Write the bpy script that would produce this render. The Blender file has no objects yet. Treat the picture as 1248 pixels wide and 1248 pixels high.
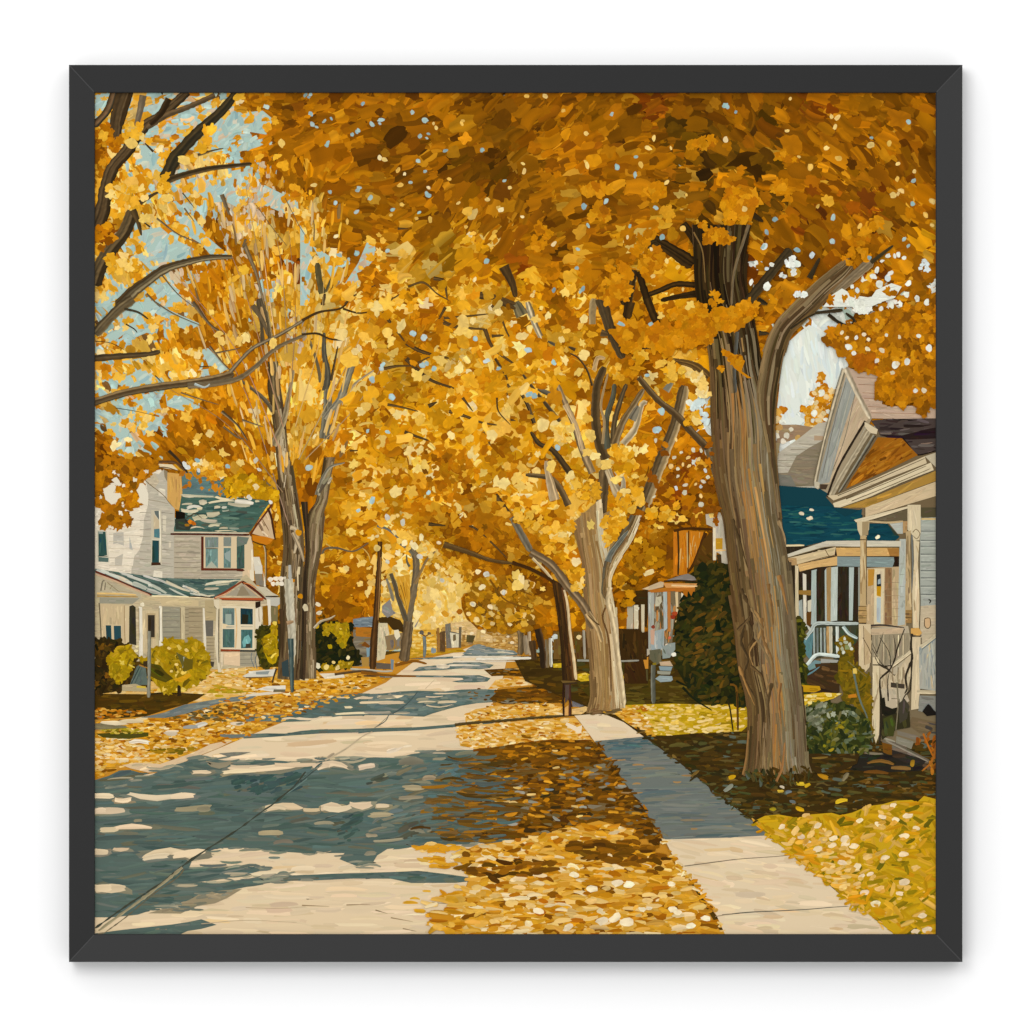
# A framed oil painting (an autumn street) hanging on a white wall.
# The picture is built as real paint: every brush stroke is a thin piece of
# geometry lying on the canvas, stacked on the strokes below it.
import bpy, math
import numpy as np
from mathutils.geometry import tessellate_polygon
from mathutils import Vector

rng = np.random.default_rng(11)
U = rng.uniform
PX = 0.0006            # metres per photo pixel on the canvas plane
ZO = 1.5               # height of the picture's centre above the floor
CANVAS_D = 0.0184
CANVAS_Y = -CANVAS_D     # canvas front, measured from the wall (towards the viewer is -y)
DZ = 2.0e-6            # thickness of one coat of paint
GAIN = 0.80             # paint albedo = colour * GAIN

# ------------------------------------------------------------------ paint
HC = 2.0
HX0 = HY0 = 92
HN = 540
HEIGHT = np.zeros((HN, HN), np.int32)     # coats of paint already on each 2 px cell

def lin(c):
    c = np.array(c, float)
    d = np.maximum(c[..., 2] - c[..., 0], 0) * (c.mean(-1) > 66)      # a warm palette: light blues are greyed with a little ochre
    c[..., 2] -= .24 * d; c[..., 0] += .08 * d
    c = c / 255.0
    return np.where(c <= 0.04045, c / 12.92, ((c + 0.055) / 1.055) ** 2.4)

class Sink:
    """All the strokes of one painted motif."""
    def __init__(self):
        self.v = []; self.c = []; self.idx = []; self.cnt = []; self.n = 0
    def add(self, xy, z, col, faces_idx, faces_cnt):
        xyz = np.empty((len(xy), 3), np.float32)
        xyz[:, :2] = np.clip(xy, 111.5, 1144.5); xyz[:, 2] = z
        self.v.append(xyz); self.c.append(np.asarray(col, np.float32))
        self.idx.append(np.asarray(faces_idx, np.int64) + self.n); self.cnt.append(np.asarray(faces_cnt, np.int64))
        self.n += len(xy)

SINKS = {}
def P(motif, piece=None, k=0):
    key = (motif, piece, k)
    if key not in SINKS: SINKS[key] = Sink()
    return SINKS[key]

def cells(x0, y0, x1, y1):
    a = max(0, int((x0 - HX0) / HC)); b = min(HN, int((x1 - HX0) / HC) + 1)
    c = max(0, int((y0 - HY0) / HC)); d = min(HN, int((y1 - HY0) / HC) + 1)
    return slice(c, max(d, c)), slice(a, max(b, a))

def alloc(x0, y0, x1, y1):
    s = HEIGHT[cells(x0, y0, x1, y1)]
    if s.size == 0: return 1
    h = int(s.max()) + 1
    s[...] = h
    return h

def inside(px, py, poly):
    poly = np.asarray(poly, float); n = len(poly)
    r = np.zeros(np.shape(px), bool); j = n - 1
    for i in range(n):
        xi, yi = poly[i]; xj, yj = poly[j]
        if yi != yj:
            c = ((yi > py) != (yj > py)) & (px < (xj - xi) * (py - yi) / (yj - yi) + xi)
            r ^= c
        j = i
    return r

def alloc_poly(poly):
    poly = np.asarray(poly, float)
    x0, y0 = poly.min(0); x1, y1 = poly.max(0)
    sl = cells(x0 - 2, y0 - 2, x1 + 2, y1 + 2)
    sub = HEIGHT[sl]
    if sub.size == 0: return 1
    yy, xx = np.mgrid[sl[0], sl[1]]
    gx = HX0 + (xx + 0.5) * HC; gy = HY0 + (yy + 0.5) * HC
    m = inside(gx, gy, poly)
    for a, b in zip(poly, np.roll(poly, -1, 0)):          # the rim too
        k = int(np.hypot(*(b - a)) / 1.5) + 2
        q = a + (b - a) * np.linspace(0, 1, k)[:, None]
        ii = ((q[:, 1] - HY0) / HC).astype(int) - sl[0].start; jj = ((q[:, 0] - HX0) / HC).astype(int) - sl[1].start
        ok = (ii >= 0) & (jj >= 0) & (ii < sub.shape[0]) & (jj < sub.shape[1])
        m[ii[ok], jj[ok]] = True
    if not m.any(): return 1
    h = int(sub[m].max()) + 1
    sub[m] = h
    return h

def vary(c, v, n=None):
    """n pigments mixed a little differently from c (0..255)."""
    c = np.asarray(c, float)
    if n is None: n = len(c) if c.ndim == 2 else 1
    return np.clip(c * (1 + rng.normal(0, v, (n, 1))) + rng.normal(0, v * 40, (n, 3)), 0, 255)

def dabs(s, cx, cy, ln, wd, ang, col, curv=0.12, streak=0.07, blunt=0.6):
    """Brush dabs: ln x wd px, direction ang (radians, image y down), bristle lanes across."""
    n = len(cx)
    if n == 0: return
    ln = np.broadcast_to(ln, n); wd = np.broadcast_to(wd, n); ang = np.broadcast_to(ang, n)
    col = np.broadcast_to(np.asarray(col, float), (n, 3))
    A, B = 5, 4
    t = np.array([-.5, -.32, 0, .3, .5]); w = np.array([blunt, .93, 1, .88, .35 + .3 * blunt])
    u = np.array([-.5, -.17, .17, .5])
    k = rng.normal(0, curv, (n, 1))
    X = t[None, :, None] * ln[:, None, None] + rng.normal(0, .04, (n, 1, B)) * ln[:, None, None]
    W = (w[None] * (1 + rng.normal(0, .12, (n, A))))[:, :, None]
    Y = u[None, None] * W * wd[:, None, None] + (k * (t[None] ** 2 * 4 - .5))[:, :, None] * ln[:, None, None] * .5
    ca, sa = np.cos(ang)[:, None, None], np.sin(ang)[:, None, None]
    gx = cx[:, None, None] + X * ca - Y * sa; gy = cy[:, None, None] + X * sa + Y * ca
    lane = 1 + rng.normal(0, streak, (n, 1, B, 1))
    cc = lin(np.clip(col[:, None, None, :] * lane * (1 + rng.normal(0, streak * .3, (n, A, 1, 1))), 0, 255))
    z = np.empty(n, np.int32)
    x0, x1, y0, y1 = gx.min((1, 2)), gx.max((1, 2)), gy.min((1, 2)), gy.max((1, 2))
    for i in range(n): z[i] = alloc(x0[i], y0[i], x1[i], y1[i])
    q = []
    for i in range(A - 1):
        for j in range(B - 1):
            a = i * B + j; q += [a, a + 1, a + B + 1, a + B]
    q = np.array(q)
    idx = (np.arange(n)[:, None] * (A * B) + q[None]).ravel()
    s.add(np.stack([gx, gy], -1).reshape(-1, 2), np.repeat(z, A * B), cc.reshape(-1, 3), idx, np.full(n * 12, 4))

def blobs(s, cx, cy, r, asp, ang, col, lobes=0.0, irr=0.12, N=10, shade=0.05):
    """Leaf-like touches: closed outlines, lobed when lobes > 0."""
    n = len(cx)
    if n == 0: return
    r = np.broadcast_to(r, n); asp = np.broadcast_to(asp, n); ang = np.broadcast_to(ang, n)
    col = np.broadcast_to(np.asarray(col, float), (n, 3))
    if lobes > 0: N = 18
    th = np.arange(N) / N * 2 * np.pi
    R = 1 + rng.normal(0, irr, (n, N))
    if lobes > 0:
        R = 1 + rng.normal(0, irr * .45, (n, N))
        for k in (2, 3, 4, 5, 6): R += lobes * rng.normal(0, .62, (n, 1)) * np.cos(k * th[None] + U(0, 6.28, (n, 1)))
        R = np.clip(R, .45, 1.7)
    X = np.cos(th)[None] * R * r[:, None]; Y = np.sin(th)[None] * R * (r * asp)[:, None]
    ca, sa = np.cos(ang)[:, None], np.sin(ang)[:, None]
    gx = cx[:, None] + X * ca - Y * sa; gy = cy[:, None] + X * sa + Y * ca
    xy = np.empty((n, N + 1, 2)); xy[:, :N, 0] = gx; xy[:, :N, 1] = gy; xy[:, N, 0] = cx; xy[:, N, 1] = cy
    cc = lin(np.clip(col[:, None] * (1 + rng.normal(0, shade, (n, N + 1, 1))), 0, 255))
    z = np.empty(n, np.int32)
    x0, x1, y0, y1 = gx.min(1), gx.max(1), gy.min(1), gy.max(1)
    for i in range(n): z[i] = alloc(x0[i], y0[i], x1[i], y1[i])
    q = []
    for i in range(N): q += [i, (i + 1) % N, N]
    idx = (np.arange(n)[:, None] * (N + 1) + np.array(q)[None]).ravel()
    s.add(xy.reshape(-1, 2), np.repeat(z, N + 1), cc.reshape(-1, 3), idx, np.full(n * N, 3))

def flat(s, poly, col):
    """One even coat filling an outline."""
    poly = np.asarray(poly, float)
    h = alloc_poly(poly)
    tri = tessellate_polygon([[Vector((x, y, 0)) for x, y in poly]])
    idx = np.array(tri, np.int64).ravel()
    s.add(poly, h, np.tile(lin(col), (len(poly), 1)), idx, np.full(len(tri), 3))

def area(poly):
    p = np.asarray(poly, float); x, y = p[:, 0], p[:, 1]
    return abs(np.dot(x, np.roll(y, -1)) - np.dot(y, np.roll(x, -1))) / 2

def scatter(poly, n):
    p = np.asarray(poly, float); lo, hi = p.min(0), p.max(0); out = []
    need = n
    for _ in range(40):
        q = U(lo, hi, (max(need * 2, 8), 2)); q = q[inside(q[:, 0], q[:, 1], p)]
        out.append(q[:need]); need -= len(out[-1])
        if need <= 0: break
    return np.concatenate(out) if out else np.zeros((0, 2))

def fill(s, poly, col, ang=0.0, var=0.06, ln=(8, 22), wd=(2, 5), dens=1.0, pal=None, base=True, aj=0.12, streak=.05):
    """A coat plus brushwork kept inside the outline."""
    poly = np.asarray(poly, float)
    if base: flat(s, poly, col)
    a = area(poly); n = int(a / (np.mean(ln) * np.mean(wd)) * 1.6 * dens)
    if n < 1: return
    q = scatter(poly, n); n = len(q)
    l = U(*ln, n); w = U(*wd, n); g = ang + rng.normal(0, aj, n)
    for f in (1, .55, .3):
        dx, dy = np.cos(g) * l * .55, np.sin(g) * l * .55
        nx, ny = -np.sin(g) * w * .5, np.cos(g) * w * .5
        bad = ~(inside(q[:, 0] + dx, q[:, 1] + dy, poly) & inside(q[:, 0] - dx, q[:, 1] - dy, poly)
                & inside(q[:, 0] + nx, q[:, 1] + ny, poly) & inside(q[:, 0] - nx, q[:, 1] - ny, poly))
        if f == .3: break
        l[bad] *= .5; w[bad] *= .6
    ok = ~bad
    if pal is None: c = vary(col, var, n)
    else: c = pick(pal, n)
    dabs(s, q[ok, 0], q[ok, 1], l[ok], w[ok], g[ok], c[ok], streak=streak, curv=.05)

def pick(pal, n, v=0.035):
    """pal: list of (weight, (r,g,b))."""
    w = np.array([p[0] for p in pal], float); w /= w.sum()
    c = np.array([p[1] for p in pal], float)[rng.choice(len(pal), n, p=w)]
    return vary(c, v, n)

def smooth(pts, step=4.0):
    p = np.asarray(pts, float)
    if len(p) < 3:
        k = max(2, int(np.hypot(*(p[-1] - p[0])) / step) + 1)
        return p[0] + (p[-1] - p[0]) * np.linspace(0, 1, k)[:, None]
    q = np.vstack([2 * p[0] - p[1], p, 2 * p[-1] - p[-2]]); out = []
    for i in range(1, len(q) - 2):
        k = max(2, int(np.hypot(*(q[i + 1, :2] - q[i, :2])) / step) + 1)
        t = np.linspace(0, 1, k, endpoint=False)[:, None]
        a, b, c, d = q[i - 1], q[i], q[i + 1], q[i + 2]
        out.append(.5 * (2 * b + (c - a) * t + (2 * a - 5 * b + 4 * c - d) * t * t + (3 * b - a - 3 * c + d) * t ** 3))
    out.append(p[-1:])
    return np.vstack(out)

def line(s, pts, w0, col, w1=None, lanes=3, streak=0.10, cols=None, wob=0.06, step=4.0):
    """A long stroke along pts, tapering from w0 to w1; cols gives the pigments from one side to the other."""
    w1 = w0 if w1 is None else w1
    c = smooth(pts, step); n = len(c)
    d = np.gradient(c, axis=0); d /= np.maximum(np.hypot(d[:, 0], d[:, 1]), 1e-6)[:, None]
    nr = np.stack([-d[:, 1], d[:, 0]], 1)
    w = np.linspace(w0, w1, n) * (1 + rng.normal(0, wob, n)); w[-1] *= .6
    if cols is not None: lanes = max(lanes, len(cols), min(9, int(max(w0, w1) / 1.7))); streak = max(streak, .14)
    u = np.linspace(-.5, .5, lanes + 1)
    xy = c[:, None] + nr[:, None] * (u[None] * w[:, None])[..., None]
    if cols is None: lc = np.tile(np.asarray(col, float), (lanes + 1, 1))
    else:
        cc = np.asarray(cols, float); tt = np.linspace(0, len(cc) - 1, lanes + 1)
        lc = np.stack([np.interp(tt, np.arange(len(cc)), cc[:, i]) for i in range(3)], 1)
    if cols is not None and max(w0, w1) > 5:
        lc = .4 * lc + .6 * np.asarray(cols, float)[rng.integers(0, len(cols), lanes + 1)]
    lc = np.clip(lc[None] * (1 + rng.normal(0, streak, (1, lanes + 1, 1))) * (1 + rng.normal(0, streak * .4, (n, lanes + 1, 1))), 0, 255)
    sls = []; h = 0
    half = np.maximum(w * .5, .8)
    for i in range(n - 1):
        r = max(half[i], half[i + 1])
        x0, x1 = sorted((c[i, 0], c[i + 1, 0])); y0, y1 = sorted((c[i, 1], c[i + 1, 1]))
        sl = cells(x0 - r, y0 - r, x1 + r, y1 + r); sls.append(sl)
        if HEIGHT[sl].size: h = max(h, int(HEIGHT[sl].max()))
    h += 1
    for sl in sls: HEIGHT[sl] = np.maximum(HEIGHT[sl], h)
    B = lanes + 1; q = []
    for i in range(n - 1):
        for j in range(lanes):
            a = i * B + j; q += [a, a + 1, a + B + 1, a + B]
    s.add(xy.reshape(-1, 2), h, lin(lc).reshape(-1, 3), q, np.full((n - 1) * lanes, 4))

def bark(s, left, right, pals, n, base, ln=(20, 70), wd=(1.2, 3.6), wave=0.0, top=None, mid=(.3, .5)):
    """A trunk between two edges: long streaks following it. pals: pigments from the left edge to the right edge."""
    L = smooth(left, 3); R = smooth(right, 3); m = 80
    rs = lambda c: np.stack([np.interp(np.linspace(0, 1, m), np.linspace(0, 1, len(c)), c[:, i]) for i in range(2)], 1)
    L, R = rs(L), rs(R)
    flat(s, np.vstack([L, R[::-1]]), base)
    tot = np.hypot(*(L[-1] - L[0]))
    k = len(pals)
    for i in range(n):
        broad = i < n // 7                                    # broad masses first, then the bristle marks
        u = U(0.01, .99); v0 = U(-.05, .98); dv = U(*ln) * (1.3 if broad else 1) / tot; v1 = min(v0 + dv, 1); v0 = max(v0, 0)
        if v1 - v0 < .02: continue
        t = np.linspace(v0, v1, 5)
        uu = np.clip(u + rng.normal(0, .02) + wave * np.sin(t * 14 + u * 9) + np.linspace(0, rng.normal(0, .04), 5), .005, .995)
        ii = t * (m - 1); a = np.clip(ii.astype(int), 0, m - 2); f = (ii - a)[:, None]
        l = L[a] * (1 - f) + L[a + 1] * f; r = R[a] * (1 - f) + R[a + 1] * f
        pts = l * (1 - uu)[:, None] + r * uu[:, None]
        width = np.hypot(*(r[2] - l[2]))
        pp = pals
        if top is not None and U() > (v0 + .5 * dv - mid[0]) / (mid[1] - mid[0]): pp = top; k = len(top)
        else: k = len(pals)
        p = pp[int(np.clip(u * k + rng.normal(0, .35), 0, k - 1))]
        a_, b_ = np.array(p[rng.integers(len(p))], float), np.array(p[rng.integers(len(p))], float)
        c = vary(a_ * .6 + b_ * .4, .04, 1)[0]
        line(s, pts, min(U(*wd) * (2.6 if broad else 1), width * .25), c, U(.4, 1) * (2 if broad else 1), lanes=2, streak=.06, step=7)

def crop(x0, y0, k):
    """Reads outlines measured on an enlarged study of the picture."""
    def f(txt):
        return [(x0 + float(a) / k, y0 + float(b) / k) for a, b in (p.split(',') for p in txt.split())]
    return f

def rect(f, x0, y0, x1, y1):
    return f(f'{x0},{y0} {x1},{y0} {x1},{y1} {x0},{y1}')
WORLD_S, KEY_W = 0.97, 31.0
# ------------------------------------------------------------------ sky and the mass of leaves
SKYB = [(4, (168, 194, 188)), (3, (176, 199, 190)), (2, (158, 188, 189)), (2, (188, 203, 188)), (1, (200, 200, 178)), (.6, (148, 182, 190))]
SKYW = [(4, (226, 228, 212)), (2, (218, 226, 216)), (2, (231, 229, 210)), (1, (205, 220, 218))]
sky = P('painted_sky')
flat(sky, [(106, 106), (1150, 106), (1150, 900), (106, 900)], (176, 192, 172))
q = scatter([(108, 108), (560, 108), (560, 640), (108, 640)], 2600)
dabs(sky, q[:, 0], q[:, 1], U(10, 26, len(q)), U(4, 9, len(q)), rng.normal(-.9, .5, len(q)), pick(SKYB, len(q), .02), streak=.03)
q = scatter([(560, 108), (1148, 108), (1148, 640), (560, 640)], 1800)
dabs(sky, q[:, 0], q[:, 1], U(10, 26, len(q)), U(4, 9, len(q)), rng.normal(1.5, .5, len(q)), pick(SKYW, len(q), .015), streak=.02)

# one letter per 32 px of canvas: how the leaves are mixed there
GRID = """
bbbabbod dddddddd dddddrdd dddrdddd
Ybpaaaad dddddddd ddodddkk dkddddoo
oYbbYaod oodddddd odooddkk kkodddoo
obapYbpo ddoododd doodddok okooddoo
YYYabppo Yoooddoo doodooyk okordrdo
rabbopYY YooooyYY doooyooo ooddodoy
YYbbooor YpoYyyyd rdoooyyo rwodoroW
bbapoYpY YpoYYyYy ydyoyyoo dwooWWWW
baabooYY YYYyooYY YdyodoyO OoowwoWo
abaooYop YYYooyYY oyYoooyO OoowwWoo
aYYYbooY YYbyyYYy yYoyooYO OowwWoWo
baayooYY YyYyyyYy Yyoooyyw OowwoWoo
baaoooyY YYyyyyyY yyYoyoow OowwoWoo
oaddoooY YoyyYyyo yyYYooow wwwwwwww
dddyyoyy ooYoYoyy YoyYooro ........
wddhhdyy oyYyoYoY YyYyyord ........
....hddY yyyYyooo oyYyoodd ........
....hddy yyyYYyoo oyYyoddd ........
....ggdy yodLLyoo doyydddd ........
.....gdd odoLLyod doyddddd ........
.....gkk kddLLddd dodddkkk ........
""".split()
ROWS = [''.join(GRID[i:i + 4]) for i in range(0, len(GRID), 4)]
SKYD = (168, 196, 192)
MIX = {
 'a': [(6, SKYD), (2, (186, 204, 192)), (1.2, (232, 180, 88)), (1.2, (222, 182, 130)), (1, (222, 152, 40)), (.6, (196, 116, 16))],
 'b': [(4, SKYD), (1, (186, 204, 192)), (2, (230, 176, 74)), (2, (218, 150, 30)), (1.5, (198, 120, 14)), (1, (240, 200, 116)), (.5, (120, 84, 40))],
 'p': [(3, (206, 178, 142)), (2, (200, 192, 166)), (2, (220, 170, 90)), (1.4, (208, 138, 30)), (1, (188, 112, 14)), (1, SKYD)],
 'Y': [(4, (222, 158, 34)), (3, (233, 178, 66)), (2, (240, 200, 110)), (2, (206, 136, 18)), (1, (186, 112, 8)), (.5, (246, 218, 156))],
 'y': [(4, (208, 142, 14)), (3, (196, 128, 8)), (2, (224, 164, 42)), (2, (176, 106, 6)), (1, (238, 194, 96)), (.8, (148, 86, 4))],
 'o': [(4, (186, 114, 6)), (3, (170, 100, 4)), (2, (204, 132, 14)), (1.6, (150, 86, 4)), (.6, (222, 160, 44)), (.5, (126, 70, 2))],
 'O': [(3, (178, 106, 8)), (2, (150, 84, 6)), (2, (204, 130, 18)), (1, (110, 62, 6))],
 'd': [(4, (152, 92, 4)), (3, (138, 80, 3)), (3, (168, 102, 5)), (2, (122, 70, 3)), (1.2, (184, 114, 8)), (.5, (206, 136, 20)), (.6, (98, 56, 4))],
 'k': [(3, (120, 78, 6)), (3, (104, 66, 5)), (2, (138, 86, 5)), (1.5, (80, 50, 6)), (1, (164, 100, 6)), (.15, (58, 36, 6))],
 'r': [(4, (146, 76, 6)), (3, (128, 62, 4)), (2, (166, 92, 6)), (1, (186, 112, 10)), (1, (104, 52, 4))],
 'w': [(6, (226, 228, 212)), (1, (216, 226, 218))],
 'W': [(3, (228, 226, 208)), (4, (186, 114, 8)), (3, (168, 98, 6)), (2, (206, 138, 20))],
 'L': [(4, (233, 190, 92)), (3, (226, 174, 66)), (3, (238, 204, 122)), (1, (240, 214, 150)), (1, (214, 152, 38))],
 'h': [(3, (190, 122, 8)), (3, (168, 104, 6)), (1, (212, 150, 24))],
 'g': [(3, (150, 96, 8)), (2, (120, 78, 8)), (2, (184, 122, 10)), (1, (90, 60, 8))],
}
OX = 112
def letter(x, y, jit=9):
    c = ((x + rng.normal(0, jit, len(x)) - OX) / 32).astype(int).clip(0, 31)
    r = ((y + rng.normal(0, jit, len(x)) - OX) / 32).astype(int).clip(0, len(ROWS) - 1)
    return np.array([ROWS[a][b] for a, b in zip(r, c)])

def owner(x, y):
    """Which painted tree a touch of leaf belongs to."""
    x = x + rng.normal(0, 12, len(x)); y = y + rng.normal(0, 12, len(x))
    o = np.full(len(x), 2)                                    # the pale forked tree right of the road
    o[(x < 475) & (y > 230)] = 1                              # the twin trunked tree left of the road
    o[(x < 235) & (y < 640)] = 0                              # branches reaching in from the left
    o[(x < 300) & (y < 230)] = 0
    o[(x > 300) & (y < 330 - 60 * ((x > 420) & (x < 560)))] = 3          # the big tree's canopy
    o[(x > 845) & (y < 640)] = 3
    o[(x < 530) & (x > 400) & (y > 640)] = 4                  # further trees on the left
    o[(x > 505) & (x < 590) & (y > 690)] = 5
    return o
CROWN = ['painted_tree.reaching_in', 'painted_tree.twin', 'painted_tree.forked', 'painted_tree.big', 'painted_tree.slim', 'painted_tree.pale']

def angle(x, y):
    a = np.where(x < 480, -.15, np.where(x < 640, -.62, np.where(x < 860, -.28, .6)))
    a = a + .25 * np.sin(x * .021 + y * .017) + .2 * np.sin(y * .05 - x * .013)
    lowl = (x < 400) & (y > 190)
    a = np.where(lowl, np.arctan2(y - 700, x - 350) + .0, a)
    lit = (x >= 400) & (y > 330)
    a = np.where(lit, rng.uniform(-1.2, 1.2, len(x)), a)
    return a + rng.normal(0, .22, len(x))

_lat = rng.normal(0, 1, (3, 64, 64))
def noise(x, y, cell, k):
    u, v = x / cell, y / cell; i, j = np.floor(u).astype(int), np.floor(v).astype(int); f, g = u - i, v - j
    f = f * f * (3 - 2 * f); g = g * g * (3 - 2 * g); L = _lat[k]; a = lambda p, q: L[q % 64, p % 64]
    return (a(i, j) * (1 - f) + a(i + 1, j) * f) * (1 - g) + (a(i, j + 1) * (1 - f) + a(i + 1, j + 1) * f) * g

def foliage(region, n, kind, size, bright=0.0, only=None, skipsky=True):
    q = scatter(region, n); x, y = q[:, 0], q[:, 1]
    L = letter(x, y)
    keep = L != '.'
    if only: keep &= np.isin(L, list(only))
    x, y, L = x[keep], y[keep], L[keep]; n = len(x)
    col = np.zeros((n, 3))
    for k in set(L):
        m = L == k; mix = MIX[k]
        if bright:
            mix = [(w * (max(sum(c), 40) / 300.) ** bright, c) for w, c in mix]
        col[m] = pick(mix, m.sum(), .035)
    issky = (col[:, 2] > 150)
    if skipsky: 
        rare = np.select([L == 'a', L == 'b', L == 'p', L == 'w', L == 'W'], [.22, .5, .6, .05, .6], 1.0)
        k2 = np.where(issky, rng.random(n) < .3, rng.random(n) < rare)
        x, y, L, col = x[k2], y[k2], L[k2], col[k2]; n = len(x)
    top = (y < 330) & (x > 380)
    if kind == 'leaf':
        k3 = ~top | (rng.random(n) < .45); x, y, L, col, top = x[k3], y[k3], L[k3], col[k3], top[k3]; n = len(x)
    leafy = col[:, 2] < 120                                   # clumps mixed lighter or darker as a whole
    m_ = np.where(top, .94, .98) * np.clip(np.exp(np.where(leafy, .17 * noise(x, y, 34, 0) + .13 * noise(x, y, 17, 1), 0) * np.where(top, .9, .55)), .7, 1.08)
    col = np.clip(col * m_[:, None], 0, 250)
    o = owner(x, y)
    r = U(size[0], size[1], n) * np.where(rng.random(n) < .2, 1.5, 1)
    up = np.where((y < 340) & (x > 380), 1.25, np.where(y > 640, .75, 1.0)); r = r * up
    a = angle(x, y)
    order = rng.permutation(n)
    for i in range(6):
        m = o == i
        s = P(CROWN[i], 'crown')
        if kind == 'dab':
            dabs(s, x[m], y[m], r[m] * U(1.5, 2.6, m.sum()), r[m] * U(.8, 1.25, m.sum()), a[m], col[m], streak=.075, curv=.16, blunt=.85)
        elif kind == 'bristle':
            dabs(s, x[m], y[m], r[m] * U(2.4, 4, m.sum()), r[m] * U(.22, .45, m.sum()), a[m], col[m], streak=.05, curv=.14)
        elif kind == 'leaf':
            blobs(s, x[m], y[m], r[m], U(.6, 1., m.sum()), a[m], col[m], lobes=.17)
        else:
            blobs(s, x[m], y[m], r[m], U(.55, .95, m.sum()), a[m], col[m])

ALL = [(112, 112), (1144, 112), (1144, 520), (1010, 560), (870, 640), (870, 790), (380, 790), (300, 700), (300, 610), (112, 640)]
flat(P(CROWN[2], 'crown'), [(390, 320), (620, 330), (850, 340), (868, 520), (880, 640), (870, 770), (640, 790), (520, 790), (400, 770), (380, 600)], (150, 94, 10))
flat(P(CROWN[1], 'crown'), [(300, 420), (395, 400), (400, 770), (300, 770), (300, 600), (240, 600), (250, 520)], (164, 104, 12))
foliage(ALL, 5000, 'dab', (8, 14))
foliage(ALL, 2400, 'leaf', (6, 11))
foliage(ALL, 6000, 'dab', (5, 9))
foliage(ALL, 3400, 'leaf', (4, 8))
TOP = [(300, 112), (1144, 112), (1144, 380), (860, 380), (620, 330), (380, 300)]
foliage(TOP, 3800, 'dab', (3.5, 7), only='dokry')
foliage(TOP, 700, 'bristle', (4, 8), only='dokry')
foliage(TOP, 1500, 'dab', (6, 10), only='dokry')
foliage(TOP, 500, 'leaf', (4, 8), bright=.7, only='dokry')
MID = [(380, 300), (860, 330), (870, 700), (400, 760), (380, 600)]
foliage(MID, 1000, 'leaf', (8, 14), bright=.3, only='yYoLd')
foliage(MID, 700, 'dab', (5, 9), only='yYoLd')
foliage(MID, 1300, 'leaf', (4, 9), bright=.7, only='yYoLd')
foliage(MID, 500, 'bristle', (3, 6), only='yYoLd')
foliage(ALL, 1000, 'blob', (2.2, 4.2), bright=1.6, only='Yyp')
LEFT = [(112, 200), (400, 200), (400, 640), (112, 600)]
foliage(LEFT, 1500, 'dab', (3, 6), bright=.5, only='abpYyo')
foliage(LEFT, 420, 'leaf', (5, 9), bright=.6, only='abYyo')
T_ = lambda r, c: crop(112 + 256 * c, 112 + 256 * r, 4.8)
HZ = SKYB + [(3, (206, 184, 152)), (2, (204, 196, 172))]
for f, t, pal in ((T_(0, 0), '20,10 110,10 100,80 60,150 20,190', SKYB), (T_(0, 0), '330,210 440,180 500,200 560,190 640,120 720,60 740,110 660,160 640,210 560,280 500,330 440,290 350,260', HZ),
        (T_(0, 0), '690,150 770,130 850,60 900,120 1000,110 1060,160 1020,250 900,230 840,250 800,330 740,330 690,300', HZ), (T_(0, 0), '280,310 400,320 440,360 400,440 390,510 330,500 280,470 240,440 270,380', SKYB),
        (T_(0, 0), '470,540 600,500 720,480 940,440 940,520 880,600 880,690 780,640 690,650 600,570 560,620 500,600', HZ), (T_(0, 0), '1000,540 1120,600 1200,600 1210,700 1150,720 1000,660 940,640 930,720 900,700', [(3, (206, 182, 150)), (2, (200, 192, 168)), (1, (180, 198, 188))]),
        (T_(0, 0), '480,700 600,740 690,860 760,920 800,960 700,960 640,890 560,840 500,770', SKYB), (T_(0, 0), '250,820 400,790 480,860 620,930 640,990 520,1000 420,1040 340,1040 270,970 280,900', HZ),
        (T_(0, 0), '130,1130 240,1160 200,1230 120,1258 20,1258 60,1190', SKYB), (T_(0, 0), '330,1150 440,1110 540,1180 520,1258 300,1258', SKYB), (T_(0, 1), '-10,780 60,900 60,1000 40,1250 -10,1250', HZ), (T_(0, 1), '60,900 130,940 220,1000 180,1100 120,1000', HZ), (T_(0, 1), '330,1000 380,880 420,870 440,960 370,1040 320,1060 340,1130 260,1190 240,1140', [(3, (200, 172, 140)), (1, (190, 180, 160))]),
        (T_(1, 0), '50,20 130,0 360,0 500,70 640,130 560,170 500,140 480,90 380,100 340,110 370,190 320,180 250,210 200,180 100,250 140,290 60,210 130,170 180,130', SKYB), (T_(1, 0), '150,350 280,330 330,350 350,420 400,480 300,520 180,530 160,450 240,420 260,370', SKYB),
        (T_(1, 0), '430,540 520,550 630,580 630,620 540,640 440,610', SKYB), (T_(1, 0), '240,570 300,560 380,660 300,650 250,640', SKYB), (T_(1, 0), '80,710 220,650 330,660 420,680 330,730 300,700 230,740 200,800 190,880 130,860 160,800 90,760', SKYB), (T_(1, 0), '640,280 680,270 800,390 740,420 620,440 610,400 690,390', SKYB), (T_(1, 0), '20,230 60,220 50,290 20,300', SKYB), (T_(1, 0), '20,510 50,500 45,570 20,580', SKYB)):
    pg = np.array(f(t)); fill(sky, pg, (170, 194, 186), -.8, ln=(8, 20), wd=(3, 7), pal=pal, streak=.03, aj=.5)
    q = pg[rng.integers(0, len(pg), len(pg) * 2)] + rng.normal(0, 5, (len(pg) * 2, 2)); m = len(q)      # leaves biting into the opening
    blobs(P(CROWN[0 if pg[:, 0].mean() < 250 else 1], 'crown'), q[:, 0], q[:, 1], U(3, 7, m), U(.6, .95, m), U(0, 3, m), pick(MIX['Y'], m), lobes=.2)
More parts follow.
